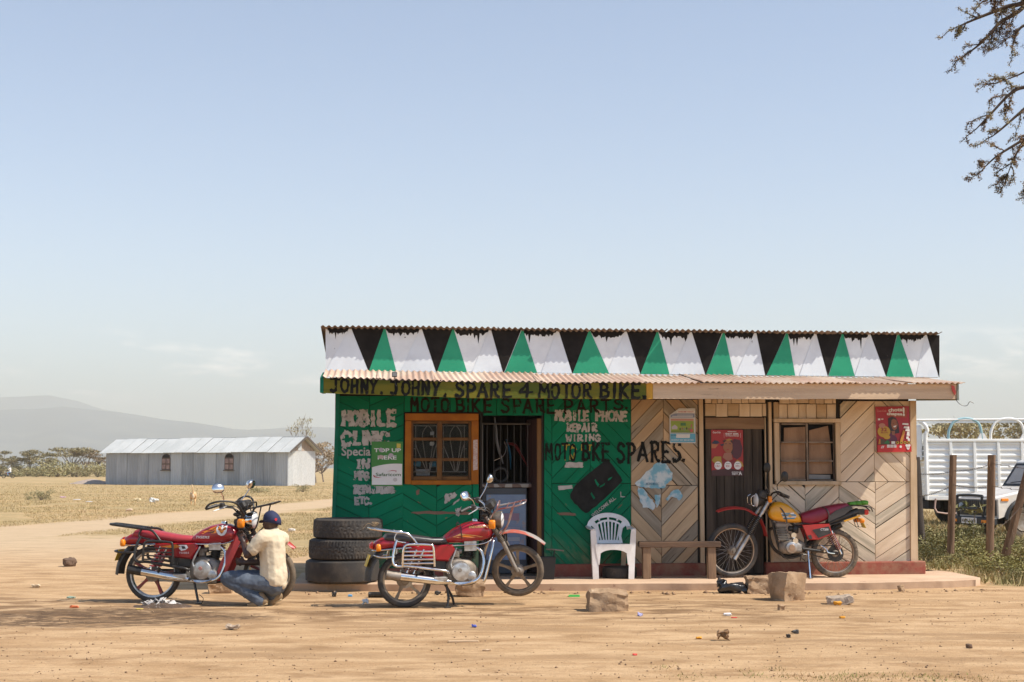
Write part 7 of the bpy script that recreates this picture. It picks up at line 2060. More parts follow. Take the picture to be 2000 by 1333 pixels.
for cx, t in ((.195, '15/-'), (.505, '23/-'), (.81, '37/-')):
    add(el(cx, .225, .115, .088, 20), ink_w); txt(t, cx - .075, .195, .042, .15, ink_r, .02); add([(cx - .06, .262), (cx + .06, .262), (cx + .06, .272), (cx - .06, .272)], C('grey_ink', .15, .13, .13))
txt('BURUDIKA', .62, .072, .022, .24, ink_w, .04); txt('PARTY', .63, .022, .040, .18, ink_w, .05); txt('A', .83, .022, .075, .11, ink_w, .06)

s, add, txt, ar = poster('drink_poster', 'crimson drink poster with a smiling woman at the right end of the wall', 1713, 795, 1777, 884, .046, C('crimson', .36, .016, .030), None, rad(-1.0))
txt('Coca-Cola', .04, .885, .045, .28, C('pinkish', .55, .22, .22), .02, .3); add([(.34, .79), (.90, .75), (.94, .96), (.86, .96), (.84, .83), (.36, .83)], C('brick', .32, .06, .02))
txt('chota', .38, .885, .075, .42, ink_w, .05, 0, rad(2)); txt('chapaa', .33, .815, .065, .46, ink_w, .05, 0, rad(-2)); txt('!', .80, .80, .17, .06, ink_w, .08)
add([(.06, .70), (.13, .70), (.13, .74), (.06, .74)], ink_w); add([(.16, .715), (.22, .715), (.22, .735), (.16, .735)], ink_w)
add([(.36, .74), (.48, .78), (.60, .74), (.66, .62), (.68, .42), (.56, .40), (.40, .40), (.36, .56)], C('dark_hair', .030, .018, .022)); add([(.46, .70), (.52, .73), (.60, .70), (.64, .60), (.60, .51), (.53, .47), (.47, .52), (.44, .60)], C('warm_skin', .26, .095, .05)); add([(.50, .565), (.60, .585), (.57, .545), (.52, .54)], ink_w)
add([(.48, .63), (.53, .635), (.53, .62)], ink_k); add([(.57, .64), (.61, .645), (.61, .63)], ink_k); add([(.30, .28), (.40, .42), (.52, .40), (.60, .30), (.60, .24), (.32, .24)], C('purple', .10, .015, .055)); add([(.44, .46), (.55, .46), (.53, .36), (.46, .38)], C('warm_skin', .26, .095, .05))
add(el(.22, .45, .19, .125, 22), C('gold', .50, .30, .03)); add(el(.17, .585, .10, .05, 10), C('peach', .45, .20, .14)); txt('32', .13, .46, .075, .18, C('brownred', .25, .03, .02), .05); txt('MILLION', .13, .415, .028, .2, C('brownred', .25, .03, .02), .03); add(el(.30, .33, .10, .05, 12), C('gold', .50, .30, .03))
for k, (a, b_, c_, d) in enumerate([(.76, .60, .95, .63), (.80, .52, .97, .56), (.84, .46, .98, .50), (.88, .36, .97, .44), (.86, .29, .94, .34), (.90, .25, .97, .30)]):
    add([(a, b_), (c_, b_ - .02), (c_ + .0, d - .005), (a + .02, d)], ink_w)
add([(.76, .22), (.84, .45), (.78, .48), (.68, .24)], C('amber2', .48, .20, .03))
add([(.02, .17), (.10, .30), (.18, .28), (.36, .22), (.38, .17)], C('bottle_dark', .08, .05, .02)); add([(.20, .19), (.30, .27), (.38, .22), (.34, .18)], C('bottle_green', .03, .16, .05)); add([(.03, .18), (.06, .29), (.10, .29), (.10, .18)], C('orange_bottle', .50, .18, .02)); add([(.42, .18), (.53, .18), (.53, .235), (.42, .235)], ink_w)
for cx in (.60, .71, .82, .93): add(el(cx, .205, .045, .033, 12), C('coin', .45, .26, .02)); add(el(cx, .205, .02, .016, 8), ink_k)
add([(0, 0), (1, 0), (1, .16), (0, .165)], C('bright_red', .50, .018, .018)); txt('//', .10, .09, .05, .10, ink_w, .05)
for r_ in range(2):
    for k in range(3): add([(.28 + k * .095, .10 + r_ * .035), (.365 + k * .095, .10 + r_ * .035), (.365 + k * .095, .128 + r_ * .035), (.28 + k * .095, .128 + r_ * .035)], ink_w)
add(el(.68, .115, .035, .03, 7), ink_w); add(el(.86, .14, .04, .03, 10), ink_w); add(el(.93, .14, .04, .03, 10), ink_w); add(el(.895, .09, .045, .045, 10), ink_w); add(el(.895, .10, .012, .025, 8), ink_r)

# torn remains of a pale blue poster
def torn():
    rr = random.Random(6)
    m1 = M('torn_blue_paper', (.50, .56, .57), .8, col2=(.16, .36, .45), sc=7, lo=.42, hi=.6, rnd=.05)
    shapes = [[(1239, 945), (1252, 934), (1262, 922), (1272, 915), (1282, 904), (1300, 901), (1306, 915), (1314, 925), (1312, 938), (1302, 946), (1297, 953), (1283, 955), (1262, 953), (1245, 950)],
              [(1246, 952), (1258, 956), (1266, 968), (1276, 980), (1281, 990), (1276, 997), (1268, 992), (1256, 991), (1250, 978), (1245, 965)], [(1279, 968), (1290, 966), (1288, 986), (1283, 993), (1280, 982)], [(1300, 975), (1308, 965), (1315, 958), (1326, 956), (1334, 968), (1326, 979), (1320, 973), (1312, 970), (1303, 980)]]
    root = None
    for k, sp in enumerate(shapes):
        pts = []
        for i in range(len(sp)):
            a, b_ = sp[i], sp[(i + 1) % len(sp)]
            for j in range(4):
                t = j / 4
                pts.append(wpt(a[0] + (b_[0]-a[0]) * t + rr.uniform(-1.1, 1.1), a[1] + (b_[1]-a[1]) * t + rr.uniform(-1.1, 1.1), .030))
        V, Fc = shape_poly(pts)
        V = [(v[0], -.030 - .0012 * k, v[2]) for v in V]
        if root is None:
            root = obj('torn_poster', (V, Fc), m1, loc=(WA.x, WA.y, 0), rot=(0, 0, SHOP_ROT))
            tag(root, 'torn remains of a pale blue poster on the cream planks behind the chair', 'poster', 'posters and signs on the shop front')
        else:
            obj('scrap', (V, Fc), m1, root)
    (u, z) = wpt(1262, 948, .034)
    obj('lettering', text_geo('MORE MUSIC', .035, u, z, -.036, .17, .01), C('blue_ink', .08, .2, .28), root)
torn()

# ------------------------------------------------------------------ small fixtures on the shop
def fixtures():
    u, z = wpt(771, 735, OV - .02)
    p = Vector((WA.x, WA.y, 0)) + WU * u + WN * (OV - .04)
    r = thing('floodlight', 'small black floodlight clipped on the eave above the sign board', 'lamp', (p.x, p.y, z), (0, 0, SHOP_ROT))
    obj('housing', cbox(-.035, .03, -.03, .03, -.01, .05, .006), m_blackm, r); obj('bracket', tube([(0, 0, -.01), (.0, 0, -.05), (.02, -.02, -.12)], .005, 6, 3), m_blackm, r); obj('lens', cbox(-.03, .025, -.036, -.031, -.004, .044, .002), M('dull_lens', (.2, .2, .2), .2), r)
    u, z = wpt(1862, 762, FO + .012)
    p = Vector((WA.x, WA.y, 0)) + WU * u + WN * (FO + .02)
    o = obj('red_tag', rough(prism([(-.03, .06), (.005, .05), (.03, -.03), (.015, -.075), (-.02, -.01)], -.004, .004), .004, 20), M('red_tag', (.55, .06, .04), .5), loc=(p.x, p.y, z), rot=(0, 0, SHOP_ROT))
    tag(o, 'scrap of red plastic hanging at the right end of the eave', 'tag')
    o = obj('loose_wire', tube([(p.x + .02, p.y, z - .06), (p.x + .03, p.y, z - .13), (p.x + .09, p.y, z - .19), (p.x + .16, p.y, z - .20), (p.x + .20, p.y, z - .15), (p.x + .25, p.y, z - .17)], .004, 5, 5), m_blackm)
    tag(o, 'thin curly wire dangling from the right end of the eave', 'wire')
fixtures()

# ================================================================== STONES AND LITTER IN THE YARD
m_stone = M('sandstone', (0.40, 0.27, 0.165), .95, col2=(0.30, 0.195, 0.115), sc=5, lo=.38, hi=.62, spk=(.50, .37, .25), spk_sc=14, spk_t=.6, bump=.9, bsc=22, rnd=.1, spec=.15)
def stone(px, py, wpx, hpx, dep, label, seed, rotz=0.3, rnd_=.14, amp=.13, mat=None, name='stone_block', cat='stone', group='stones in the yard', n=9, tilt=0.0):
    p = on_z(px, py)
    Y = p.y + dep * .35
    k = p.y / F_PX
    w, h = wpx * k, hpx * k
    g = subdivided_box(w * .93, dep, h * 1.0, n, rnd_)
    m = min(w, h, dep)
    g = rough(g, m * amp * 2.0, 1.5 / max(w, .05), seed, m * amp * .9)
    zq = sorted(v[2] for v in g[0])[len(g[0]) // 9]
    g = ([(v[0], v[1], max(v[2], zq)) for v in g[0]], g[1]); zmin = zq
    o = obj(name, g, mat or m_stone, smooth=.35, loc=(p.x, Y, gz(p.x, Y) - zmin - h * .04), rot=(0, tilt, rotz))
    return tag(o, label, cat, group)
stone(1188, 1195, 76, 38, .26, 'pale rough stone block lying in front of the white chair', 3, .12)
stone(1486, 1160, 60, 33, .26, 'weathered stone block half hidden by the upright block', 5, .05)
stone(1541, 1174, 60, 57, .30, 'tallest upright stone block in front of the trail bike', 8, .55, .12, .07)
stone(918, 1166, 54, 27, .22, 'stone block under the middle motorcycle', 11, .1, .15)
stone(428, 1160, 46, 22, .2, 'brown stone block behind the stand of the tiger motorcycle', 13, .2, .3)
stone(133, 1107, 25, 15, .18, 'lone dark clod of earth in the left of the yard', 15, .4, .5, .16, M('clod', (.16, .10, .065), .95, bump=.9, bsc=30))
stone(1642, 1182, 52, 15, .20, 'flat broken concrete chunk right of the upright stone block', 17, -.25, .3, .22, M('grey_chunk', (.42, .33, .25), .95, bump=.8, bsc=20, spec=.1), tilt=rad(-9))
stone(1527, 1195, 13, 10, .05, 'small pointed stone below the upright block', 19, .2, .4, .2, n=4)
stone(1761, 1156, 11, 12, .05, 'small pointed stone beside the porch corner', 21, .2, .4, .2, n=4)
stone(1894, 1270, 9, 8, .05, 'small round stone alone at the lower right', 23, .2, .5, .12, MATS['clod'], n=4)
def scrap(name, label, px, py, g, mat, cat='litter', rz=0.0, ry=0.0, dz=0.0, sm=None):
    p = on_z(px, py)
    o = obj(name, g, mat, smooth=sm, loc=(p.x, p.y, gz(p.x, p.y) + dz), rot=(0, ry, rz))
    return tag(o, label, cat, 'litter on the ground')
def crumple(w, d, h, seed, amp=.25, n=5, rnd_=.35):
    g = rough(subdivided_box(w, d, h, n, rnd_), min(w, d, h) * amp * 2, 2.2 / w, seed, min(w, d, h) * amp)
    z = min(v[2] for v in g[0])
    return [(a, b_, c_ - z - h * .06) for a, b_, c_ in g[0]], g[1]
mk = M('black_bag', (.016, .016, .018), .3, col2=(.03, .03, .032), sc=6, spec=.6)
scrap('plastic_bag', 'crumpled black plastic bag beside the stone blocks', 1430, 1159, J(crumple(.32, .2, .085, 2, .22, 8), TR(crumple(.09, .09, .07, 5, .3), Matrix.Translation((-.12, 0, .07)))), mk, 'bag', sm=1.0)
def coil(px, py):
    p = on_z(px, py)
    g = J(helix((-.085, 0, .034), (.085, 0, .034), .030, 11, .0075), tube([(-.09, 0, .034), (-.075, 0, .034)], .034, 12))
    tag(obj('coil_spring', g, m_blackm, smooth=1, loc=(p.x, p.y, gz(p.x, p.y)), rot=(0, 0, rad(-4))), 'black suspension coil spring lying left of the middle motorcycle', 'spring', 'litter on the ground')
coil(735, 1168)
gf = [(-.065, -.05), (.065, -.05), (.07, .05), (-.06, .05)]
gi = [(-.050, -.036), (.050, -.036), (.055, .036), (-.046, .036)]
def ring_prism(o_, i_, z0, z1):
    n = len(o_)
    return loft([[(*q, z0) for q in o_], [(*q, z1) for q in o_], [(*q, z1) for q in i_], [(*q, z0) for q in i_]], closed=True)
scrap('phone_case', 'bright green plastic frame lying on the dirt by the porch', 1121, 1166, ring_prism(gf, gi, .0, .018), M('bright_green', (.10, .60, .12), .4))
scrap('lighter', 'small light blue plastic piece by the porch foot', 684, 1166, crumple(.05, .03, .022, 3, .1, 3), M('light_blue', (.12, .36, .62), .4))
scrap('black_fitting', 'small black part lying left of the light blue piece', 653, 1166, crumple(.045, .04, .045, 4, .2, 4), m_plastic)
scrap('black_fitting', 'black rubber part beside the stand of the middle motorcycle', 855, 1163, crumple(.07, .04, .035, 6, .2, 4), m_plastic)
scrap('wrapper', 'crumpled clear wrapper left of the rear wheel of the middle motorcycle', 714, 1181, crumple(.05, .04, .04, 7, .35, 4), M('clear_wrap', (.75, .75, .75), .25))
peel = M('orange_peel', (.80, .34, .015), .5)
scrap('orange_peel', 'largest orange peel in front of the concrete chunk', 1636, 1184, crumple(.085, .06, .035, 8, .2, 4), peel, sm=1.5)
scrap('orange_peel', 'small orange peel below the concrete chunk', 1645, 1210, crumple(.05, .04, .018, 9, .2, 4), peel, sm=1.5)
scrap('orange_peel', 'orange peel left of the burnt tin scrap', 1365, 1249, crumple(.05, .04, .018, 10, .2, 4), peel, sm=1.5)
scrap('wrapper', 'white and red paper scrap on the open dirt below the black bag', 1421, 1205, crumple(.075, .04, .02, 11, .2, 4), M('white_paper', (.82, .80, .78), .8))
scrap('wrapper', 'flat red plastic scrap touching the white paper scrap', 1434, 1208, crumple(.06, .035, .008, 12, .2, 4), M('red_paper', (.62, .06, .04), .6))
scrap('tin_scrap', 'rusty brown crumpled tin on the open dirt', 1412, 1254, crumple(.10, .05, .05, 13, .35, 5), M('rusty_tin', (.15, .085, .04), .7, col2=(.3, .17, .08), sc=20))
scrap('wood_sliver', 'long pale wood sliver on the dirt in front of the middle motorcycle', 905, 1255, crumple(.26, .035, .012, 14, .1, 6, .2), M('pale_wood', (.66, .46, .28), .8), rz=.05)
scrap('stone_chip', 'small black lump below the burnt tin scrap', 1540, 1249, crumple(.035, .03, .025, 15, .2, 4), m_plastic)
scrap('black_fitting', 'small black part above the black lump', 1554, 1241, crumple(.06, .03, .025, 16, .25, 4), m_plastic)
scrap('wrapper', 'blue sweet wrapper in the middle of the foreground dirt', 926, 1227, crumple(.035, .03, .02, 17, .3, 4), M('blue_wrap', (.08, .12, .5), .4))
scrap('wrapper', 'lilac wrapper right of the pale stone block', 1250, 1205, crumple(.045, .03, .025, 18, .3, 4), M('lilac_wrap', (.40, .38, .60), .4))
scrap('wrapper', 'red wrapper at the left below the black soil patch', 145, 1190, crumple(.09, .05, .02, 19, .25, 4), M('orange_wrap', (.72, .18, .06), .5))
scrap('wrapper', 'pale green rag near the left rear wheel shadow', 139, 1170, crumple(.09, .06, .02, 20, .25, 4), M('sage_rag', (.26, .34, .26), .8))
scrap('wrapper', 'tiny red scrap near the bottom right of the pale block', 1240, 1283, crumple(.035, .025, .012, 21, .25, 3), MATS['red_paper'])
scrap('bark_piece', 'grey bark piece on the dirt between motorcycle and photo edge', 455, 1231, crumple(.13, .05, .035, 22, .35, 6), M('grey_bark', (.40, .31, .23), .9))
scrap('bark_piece', 'thin tan chip in the centre foreground', 951, 1272, crumple(.075, .03, .012, 23, .3, 4), MATS['pale_wood'])
scrap('wrapper', 'pale scrap left of the tiger motorcycle on the dirt', 70, 1148, crumple(.10, .05, .03, 24, .3, 5), M('buff_scrap', (.70, .55, .36), .8))
for i, (px, py, w, h, c, lab) in enumerate([(301, 982, .36, .15, (.70, .70, .66), 'crumpled white plastic bag in the grass left of the dog'), (268, 979, .3, .08, (.72, .58, .34), 'yellowish scrap in the grass beside the white bag'), (150, 978, .3, .03, (.66, .62, .60), 'flat white scrap left of the bags in the grass'), (174, 982, .28, .03, (.64, .60, .56), 'second flat white scrap in the grass'), (123, 973, .28, .03, (.60, .36, .58), 'lilac scrap in the dry grass at the left'),
                                          (252, 1000, .2, .06, (.62, .46, .32), 'pale stone in the grass below the white bag'), (569, 1040, .16, .06, (.70, .66, .60), 'white scrap in the grass beside the tyre stack')]):
    p = on_z(px, py)
    tag(obj('litter_scrap', crumple(w, w * .6, h, 30 + i, .25, 5), M('field_litter_%d' % i, c, .7), loc=(p.x, p.y, gz(p.x, p.y) + .02)), lab, 'litter', 'litter in the grass')
def ash_heap():
    p = on_z(318, 1187)
    V, Fc = [], []
    n, k = 26, 6
    for j in range(k + 1):
        for i in range(n):
            a = 2 * math.pi * i / n; r = 1 - j / k
            q = Vector((.36 * r * math.cos(a), .26 * r * math.sin(a), .055 * (1 - r ** 1.6)))
            q += mnoise.noise_vector(q * 9) * .022
            V.append((q.x, q.y, q.z - .012))
    for j in range(k):
        for i in range(n): Fc.append((j * n + i, j * n + (i + 1) % n, (j + 1) * n + (i + 1) % n, (j + 1) * n + i))
    root = thing('ash_heap', 'burnt ash heap with white paper flakes beside the rear wheel', 'ash heap', (p.x, p.y, gz(p.x, p.y)))
    obj('ash', (V, Fc), M('ash_soil', (.115, .07, .045), .95, col2=(.07, .045, .03), sc=12, spk=(.4, .36, .33), spk_sc=40, spk_t=.62, bump=.8), root, smooth=2)
    rr = random.Random(8)
    wp = M('white_ash', (.66, .62, .58), .9, col2=(.45, .41, .38), sc=18)
    for i in range(30):
        a, d = rr.uniform(0, 6.28), rr.random() ** .7
        x_, y_ = .20 * d * math.cos(a) - .02, .12 * d * math.sin(a)
        s_ = rr.uniform(.03, .085)
        g = rough(subdivided_box(s_, s_ * .7, .008, 3, .1), .014, 20, i)
        obj('paper_flake', g, wp, root, loc=(x_, y_, .045 * (1 - d) + .028), rot=(rr.uniform(-.7, .7), rr.uniform(-.7, .7), rr.uniform(0, 3)))
    obj('wrapper', crumple(.075, .03, .01, 3, .2, 3), M('yellow_wrap', (.62, .45, .10), .6), root, loc=(-.16, -.35, .0)); 
ash_heap()
def gravel():
    r = np.random.RandomState(12)
    n = 11000
    py = 1150 + (1345 - 1150) * r.rand(n) ** .8; px = r.uniform(-20, 2020, n)
    Y = CAM_H * F_PX / (py - HORIZON); X = (px - 1000) / F_PX * Y
    cl = np.array([mnoise.noise(Vector((x * .8, y * .8, 5))) for x, y in zip(X, Y)])
    keep = (cl > -.05) | (r.rand(n) < .25)
    keep &= ~((Y > 16.8) & (X > -2.8) & (X < 6))
    X, Y = X[keep], Y[keep]
    s = .0018 + .011 * r.rand(len(X)) ** 9
    base = np.array([(1, 0, 0), (0, 1, 0), (-1, 0, 0), (0, -1, 0), (0, 0, .8), (0, 0, -.6)])
    tri = np.array([(0, 1, 4), (1, 2, 4), (2, 3, 4), (3, 0, 4), (1, 0, 5), (2, 1, 5), (3, 2, 5), (0, 3, 5)])
    V = base[None] * s[:, None, None] * r.uniform(.6, 1.4, (len(X), 6, 3))
    P = np.stack([X, Y, np.array([gz(x, y) for x, y in zip(X, Y)]) + s * .3], 1)
    V = (V + P[:, None]).reshape(-1, 3)
    Fc = (tri[None] + np.arange(len(X))[:, None, None] * 6).reshape(-1, 3)
    stuff('gravel', 'small pebbles and crumbs of soil strewn over the dirt yard', V, Fc, M('pebble', (.42, .28, .165), .95, col2=(.22, .14, .085), sc=3, lo=.4, hi=.62, spec=.2))
    # crumbling soil along the foot of the slab
    n = 800
    X = r.uniform(-2.6, 6.1, n); Y = 17.20 + .10 * r.randn(n) + np.where(X > 4.2, (X - 4.2) * .25, 0)
    s = .004 + .030 * r.rand(n) ** 10
    V = base[None] * s[:, None, None] * r.uniform(.6, 1.4, (n, 6, 3))
    P = np.stack([X, Y, np.array([gz(x, y) for x, y in zip(X, Y)]) + s * .2], 1)
    stuff('rubble', 'crumbled earth along the foot of the porch slab', (V + P[:, None]).reshape(-1, 3), (tri[None] + np.arange(n)[:, None, None] * 6).reshape(-1, 3), M('earth_crumb', (.40, .26, .15), .95, col2=(.28, .17, .10), sc=4, spec=.15))
gravel()

# ================================================================== RIGHT SIDE: FENCE, TRUCK, JEEP, TREE
m_postw = M('fence_post_wood', (0.20, 0.125, 0.080), .9, col2=(0.125, 0.078, 0.05), sc=4, st=(4, 4, .35), lo=.35, hi=.65, spk=(.34, .23, .15), spk_sc=9, spk_t=.6, bump=.8, bsc=16, spec=.2)
FP = []
def fence_post(bx, by, tx_, ty_, r, label, Y=None, mat=m_postw):
    b0 = on_z(bx, by)
    Yt = Y or b0.y
    t = at(tx_, ty_, Yt)
    b0 = at(bx, by, Yt); b0.z = -.15
    d = t - b0
    rings = []
    for k in range(9):
        q = b0 + d * (k / 8)
        rr_ = r * (1.05 - .12 * k / 8)
        ring = []
        for j in range(10):
            a = 2 * math.pi * j / 10
            v = Vector((math.cos(a) * rr_, math.sin(a) * rr_ * .9, 0))
            v *= 1 + .16 * mnoise.noise(Vector((math.cos(a) * 1.5 + bx, math.sin(a) * 1.5, k * .35)))
            ring.append(q - b0 + v)
        rings.append(ring)
    o = obj('fence_post', loft(rings), mat, smooth=.7, loc=b0)
    FP.append((b0, t, r))
    return tag(o, label, 'fence post', 'fence posts right of the shop')
fence_post(1800, 1066, 1788, 893, .085, 'dark fence post right against the end of the shop', 25.5, M('dark_post_wood', (.06, .045, .035), .9, bump=.6))
fence_post(1855, 1086, 1862, 889, .060, 'upright fence post in front of the jeep number plate', 23.2)
fence_post(1931, 1112, 1937, 889, .062, 'upright split fence post in front of the jeep headlight', 21.0)
fence_post(1951, 1106, 2012, 905, .066, 'leaning fence post at the right edge', 21.4)
fence_post(2075, 1120, 2080, 893, .08, 'fence post just beyond the right edge', 20.3)
def wires():
    mw_ = M('rusty_wire', (.10, .075, .06), .7, .5)
    def on_post(i, f): b0, t, r = FP[i]; return b0.lerp(t, f) + Vector((0, -r, 0))
    for k, (fs, sag, lab) in enumerate([((.84, .86, .93, .90), .03, 'upper barbed wire strand strung between the fence posts'), ((.62, .74, .75, .74), .03, 'middle barbed wire strand strung between the fence posts'), ((.40, .45, .40, .46), .05, 'lower slack barbed wire strand between the fence posts')]):
        gs = []
        seq = [0, 1, 2, 4] if k < 2 else [2, 3, 4]
        fs_ = list(fs) if k < 2 else [.40, .62, .6]
        for a, b_, fa, fb in zip(seq[:-1], seq[1:], fs_[:-1], fs_[1:]):
            p0, p1 = on_post(a, fa), on_post(b_, fb)
            pts = [p0.lerp(p1, t) + Vector((0, 0, -sag * 4 * t * (1 - t) + .004 * math.sin(t * 40))) for t in np.linspace(0, 1, 16)]
            gs.append(tube(pts, .0035, 5))
            n = int((p1 - p0).length / .12)
            for i in range(1, n):
                q = p0.lerp(p1, i / n); q.z -= sag * 4 * (i / n) * (1 - i / n)
                gs.append(tube([q + Vector((-.012, -.008, -.016)), q, q + Vector((.012, .008, .016))], .003, 4)); gs.append(tube([q + Vector((.012, -.008, -.014)), q, q + Vector((-.010, .008, .016))], .003, 4))
        tag(obj('barbed_wire', J(*gs), mw_), lab, 'barbed wire', 'barbed wire strands')
wires()

def truck():
    Y0 = 36.0
    c = at(1812, 972, Y0)
    root = thing('cattle_truck', 'white slatted cattle truck with roof hoops parked behind the fence', 'truck', (c.x, Y0, 0))
    k = Y0 / F_PX
    zb, zt = .72, 2.13
    zb = 1.5 - (972 - 914) * k; zt = 1.5 + (914 - 862) * k
    L, Wd = 5.4, 2.2
    mw_ = M('truck_white', (.86, .86, .83), .45, col2=(.78, .77, .73), sc=3, spk=(.42, .30, .2), spk_sc=9, spk_t=.70, spec=.35)
    ms = M('truck_panel', (.85, .85, .82), .5, col2=(.78, .77, .74), sc=3, spec=.3)
    # side panels: ribbed sheet per bay
    bays = 9; bw = L / bays
    V, Fc = [], []
    ns = 9; hh = (zt - zb - .08) / ns
    prof = []
    for i in range(ns):
        z = zb + .06 + i * hh
        prof += [(0.0, z), (0.0, z + hh * .45), (-.022, z + hh * .55), (-.022, z + hh * .80), (0.0, z + hh * .98)]
    for x_ in (.03, bw - .03):
        for (y_, z) in prof: V.append((x_, y_, z))
    m = len(prof)
    for i in range(m - 1): Fc.append((i, m + i, m + i + 1, i + 1))
    panel = obj('side_panel', (V, Fc), ms, root)
    for b_ in range(1, bays): inst('side_panel', panel, root, (b_ * bw, 0, 0))
    for b_ in range(bays): inst('side_panel', panel, root, ((b_ + 1) * bw, Wd, 0), (0, 0, math.pi))
    pst = obj('panel_post', cbox(-.035, .035, -.055, .0, zb, zt, .008), mw_, root)
    for b_ in range(1, bays + 1): inst('panel_post', pst, root, (b_ * bw, -.002, 0))
    obj('top_rail', cbox(-.03, L, -.065, .02, zt - .02, zt + .05, .01), mw_, root); obj('bottom_rail', cbox(-.03, L, -.065, .02, zb - .06, zb + .05, .01), mw_, root)
    # tail end: slats and a round-shouldered corner
    for i in range(10):
        z = zb + .05 + i * (zt - zb) / 10
        obj('tail_slat', cbox(-.05, -.02, .06, Wd - .06, z, z + (zt - zb) / 10 - .018, .004), ms, root)
    obj('corner_post', J(tube([(-.03, -.03, zb - .05), (-.03, -.03, zt + .02), (.02, -.03, zt + .25), (-.05, -.03, zt + .42), (-.14, .1, zt + .50)], .05, 8, 4), tube([(-.06, .5, zb), (-.06, .5, zt + .4)], .04, 6)), mw_, root, smooth=1)
    obj('tail_top', cbox(-.30, -.1, .0, Wd, zt - .5, zt + .40, .03), ms, root)
    obj('floor', cbox(0, L, .03, Wd - .03, zb - .05, zb, .01), m_dark, root)
    obj('hoop_rail', J(*[tube([(-.28, y_, zt + .53), (L, y_, zt + .56)], .025, 8) for y_ in (-.03, .25, Wd * .5, Wd - .02)]), mw_, root, smooth=1)
    for i, (x_, mat) in enumerate([(.55, M('pale_blue_hoop', (.30, .48, .52), .5)), (1.62, mw_), (2.75, MATS['pale_blue_hoop']), (3.9, mw_), (5.0, mw_)]):
        w = .62
        obj('hoop', tube([(x_, -.02, zt + .02), (x_ + .02, -.02, zt + .25), (x_ + .15, -.02, zt + .48), (x_ + .38, -.02, zt + .56), (x_ + w + .0, -.02, zt + .54), (x_ + w + .18, -.02, zt + .40), (x_ + w + .24, -.02, zt + .04)], .035, 8, 4), mat, root, smooth=1)
        obj('hoop_foot', loft([[(x_ + w + .12, -.05, zt + .05), (x_ + w + .36, -.05, zt + .05), (x_ + w + .36, .0, zt + .05), (x_ + w + .12, 0, zt + .05)], [(x_ + w + .20, -.05, zt + .2), (x_ + w + .28, -.05, zt + .2), (x_ + w + .28, 0, zt + .2), (x_ + w + .20, 0, zt + .2)]]), mw_, root)
    obj('chassis', J(cbox(.1, L + 1.6, .6, .8, zb - .30, zb - .06, .01), cbox(.1, L + 1.6, Wd - .8, Wd - .6, zb - .30, zb - .06, .01), cbox(.05, .35, .1, Wd - .1, zb - .28, zb - .07, .01), cbox(.5, L, .35, Wd - .35, .42, zb - .07, .02)), m_dark, root)
    obj('step_bar', tube([(.18, -.08, zb - .02), (.20, -.10, zb - .36), (.9, -.10, zb - .38)], .022, 6, 3), M('pink_bar', (.5, .34, .28), .6), root)
    for x_ in (1.2, L + .9):
        for y_ in (.22, Wd - .22):
            w = obj('wheel', lathe([(.0, -.10), (.2, -.12), (.24, -.05), (.24, .05), (.2, .12), (0, .10)], (x_, y_, .45), 'y', 24), m_dark, root)
            obj('tyre', lathe([(.24, -.10), (.36, -.14), (.44, -.12), (.46, 0), (.44, .12), (.36, .14), (.24, .10)], (x_, y_, .45), 'y', 28), m_tyre, w, smooth=.8)
    obj('cab', loft([[(L + .15, .05, .6), (L + 1.75, .05, .6), (L + 1.75, Wd - .05, .6), (L + .15, Wd - .05, .6)], [(L + .15, .03, 1.4), (L + 1.75, .03, 1.35), (L + 1.75, Wd - .03, 1.35), (L + .15, Wd - .03, 1.4)], [(L + .18, .12, 2.2), (L + 1.35, .12, 2.2), (L + 1.35, Wd - .12, 2.2), (L + .18, Wd - .12, 2.2)]]), mw_, root)
    obj('cab_window', prism([(L + .35, 1.5), (L + 1.5, 1.5), (L + 1.25, 2.05), (L + .38, 2.05)], .035, .05), m_glass, root, loc=(0, 0, 0))
truck()

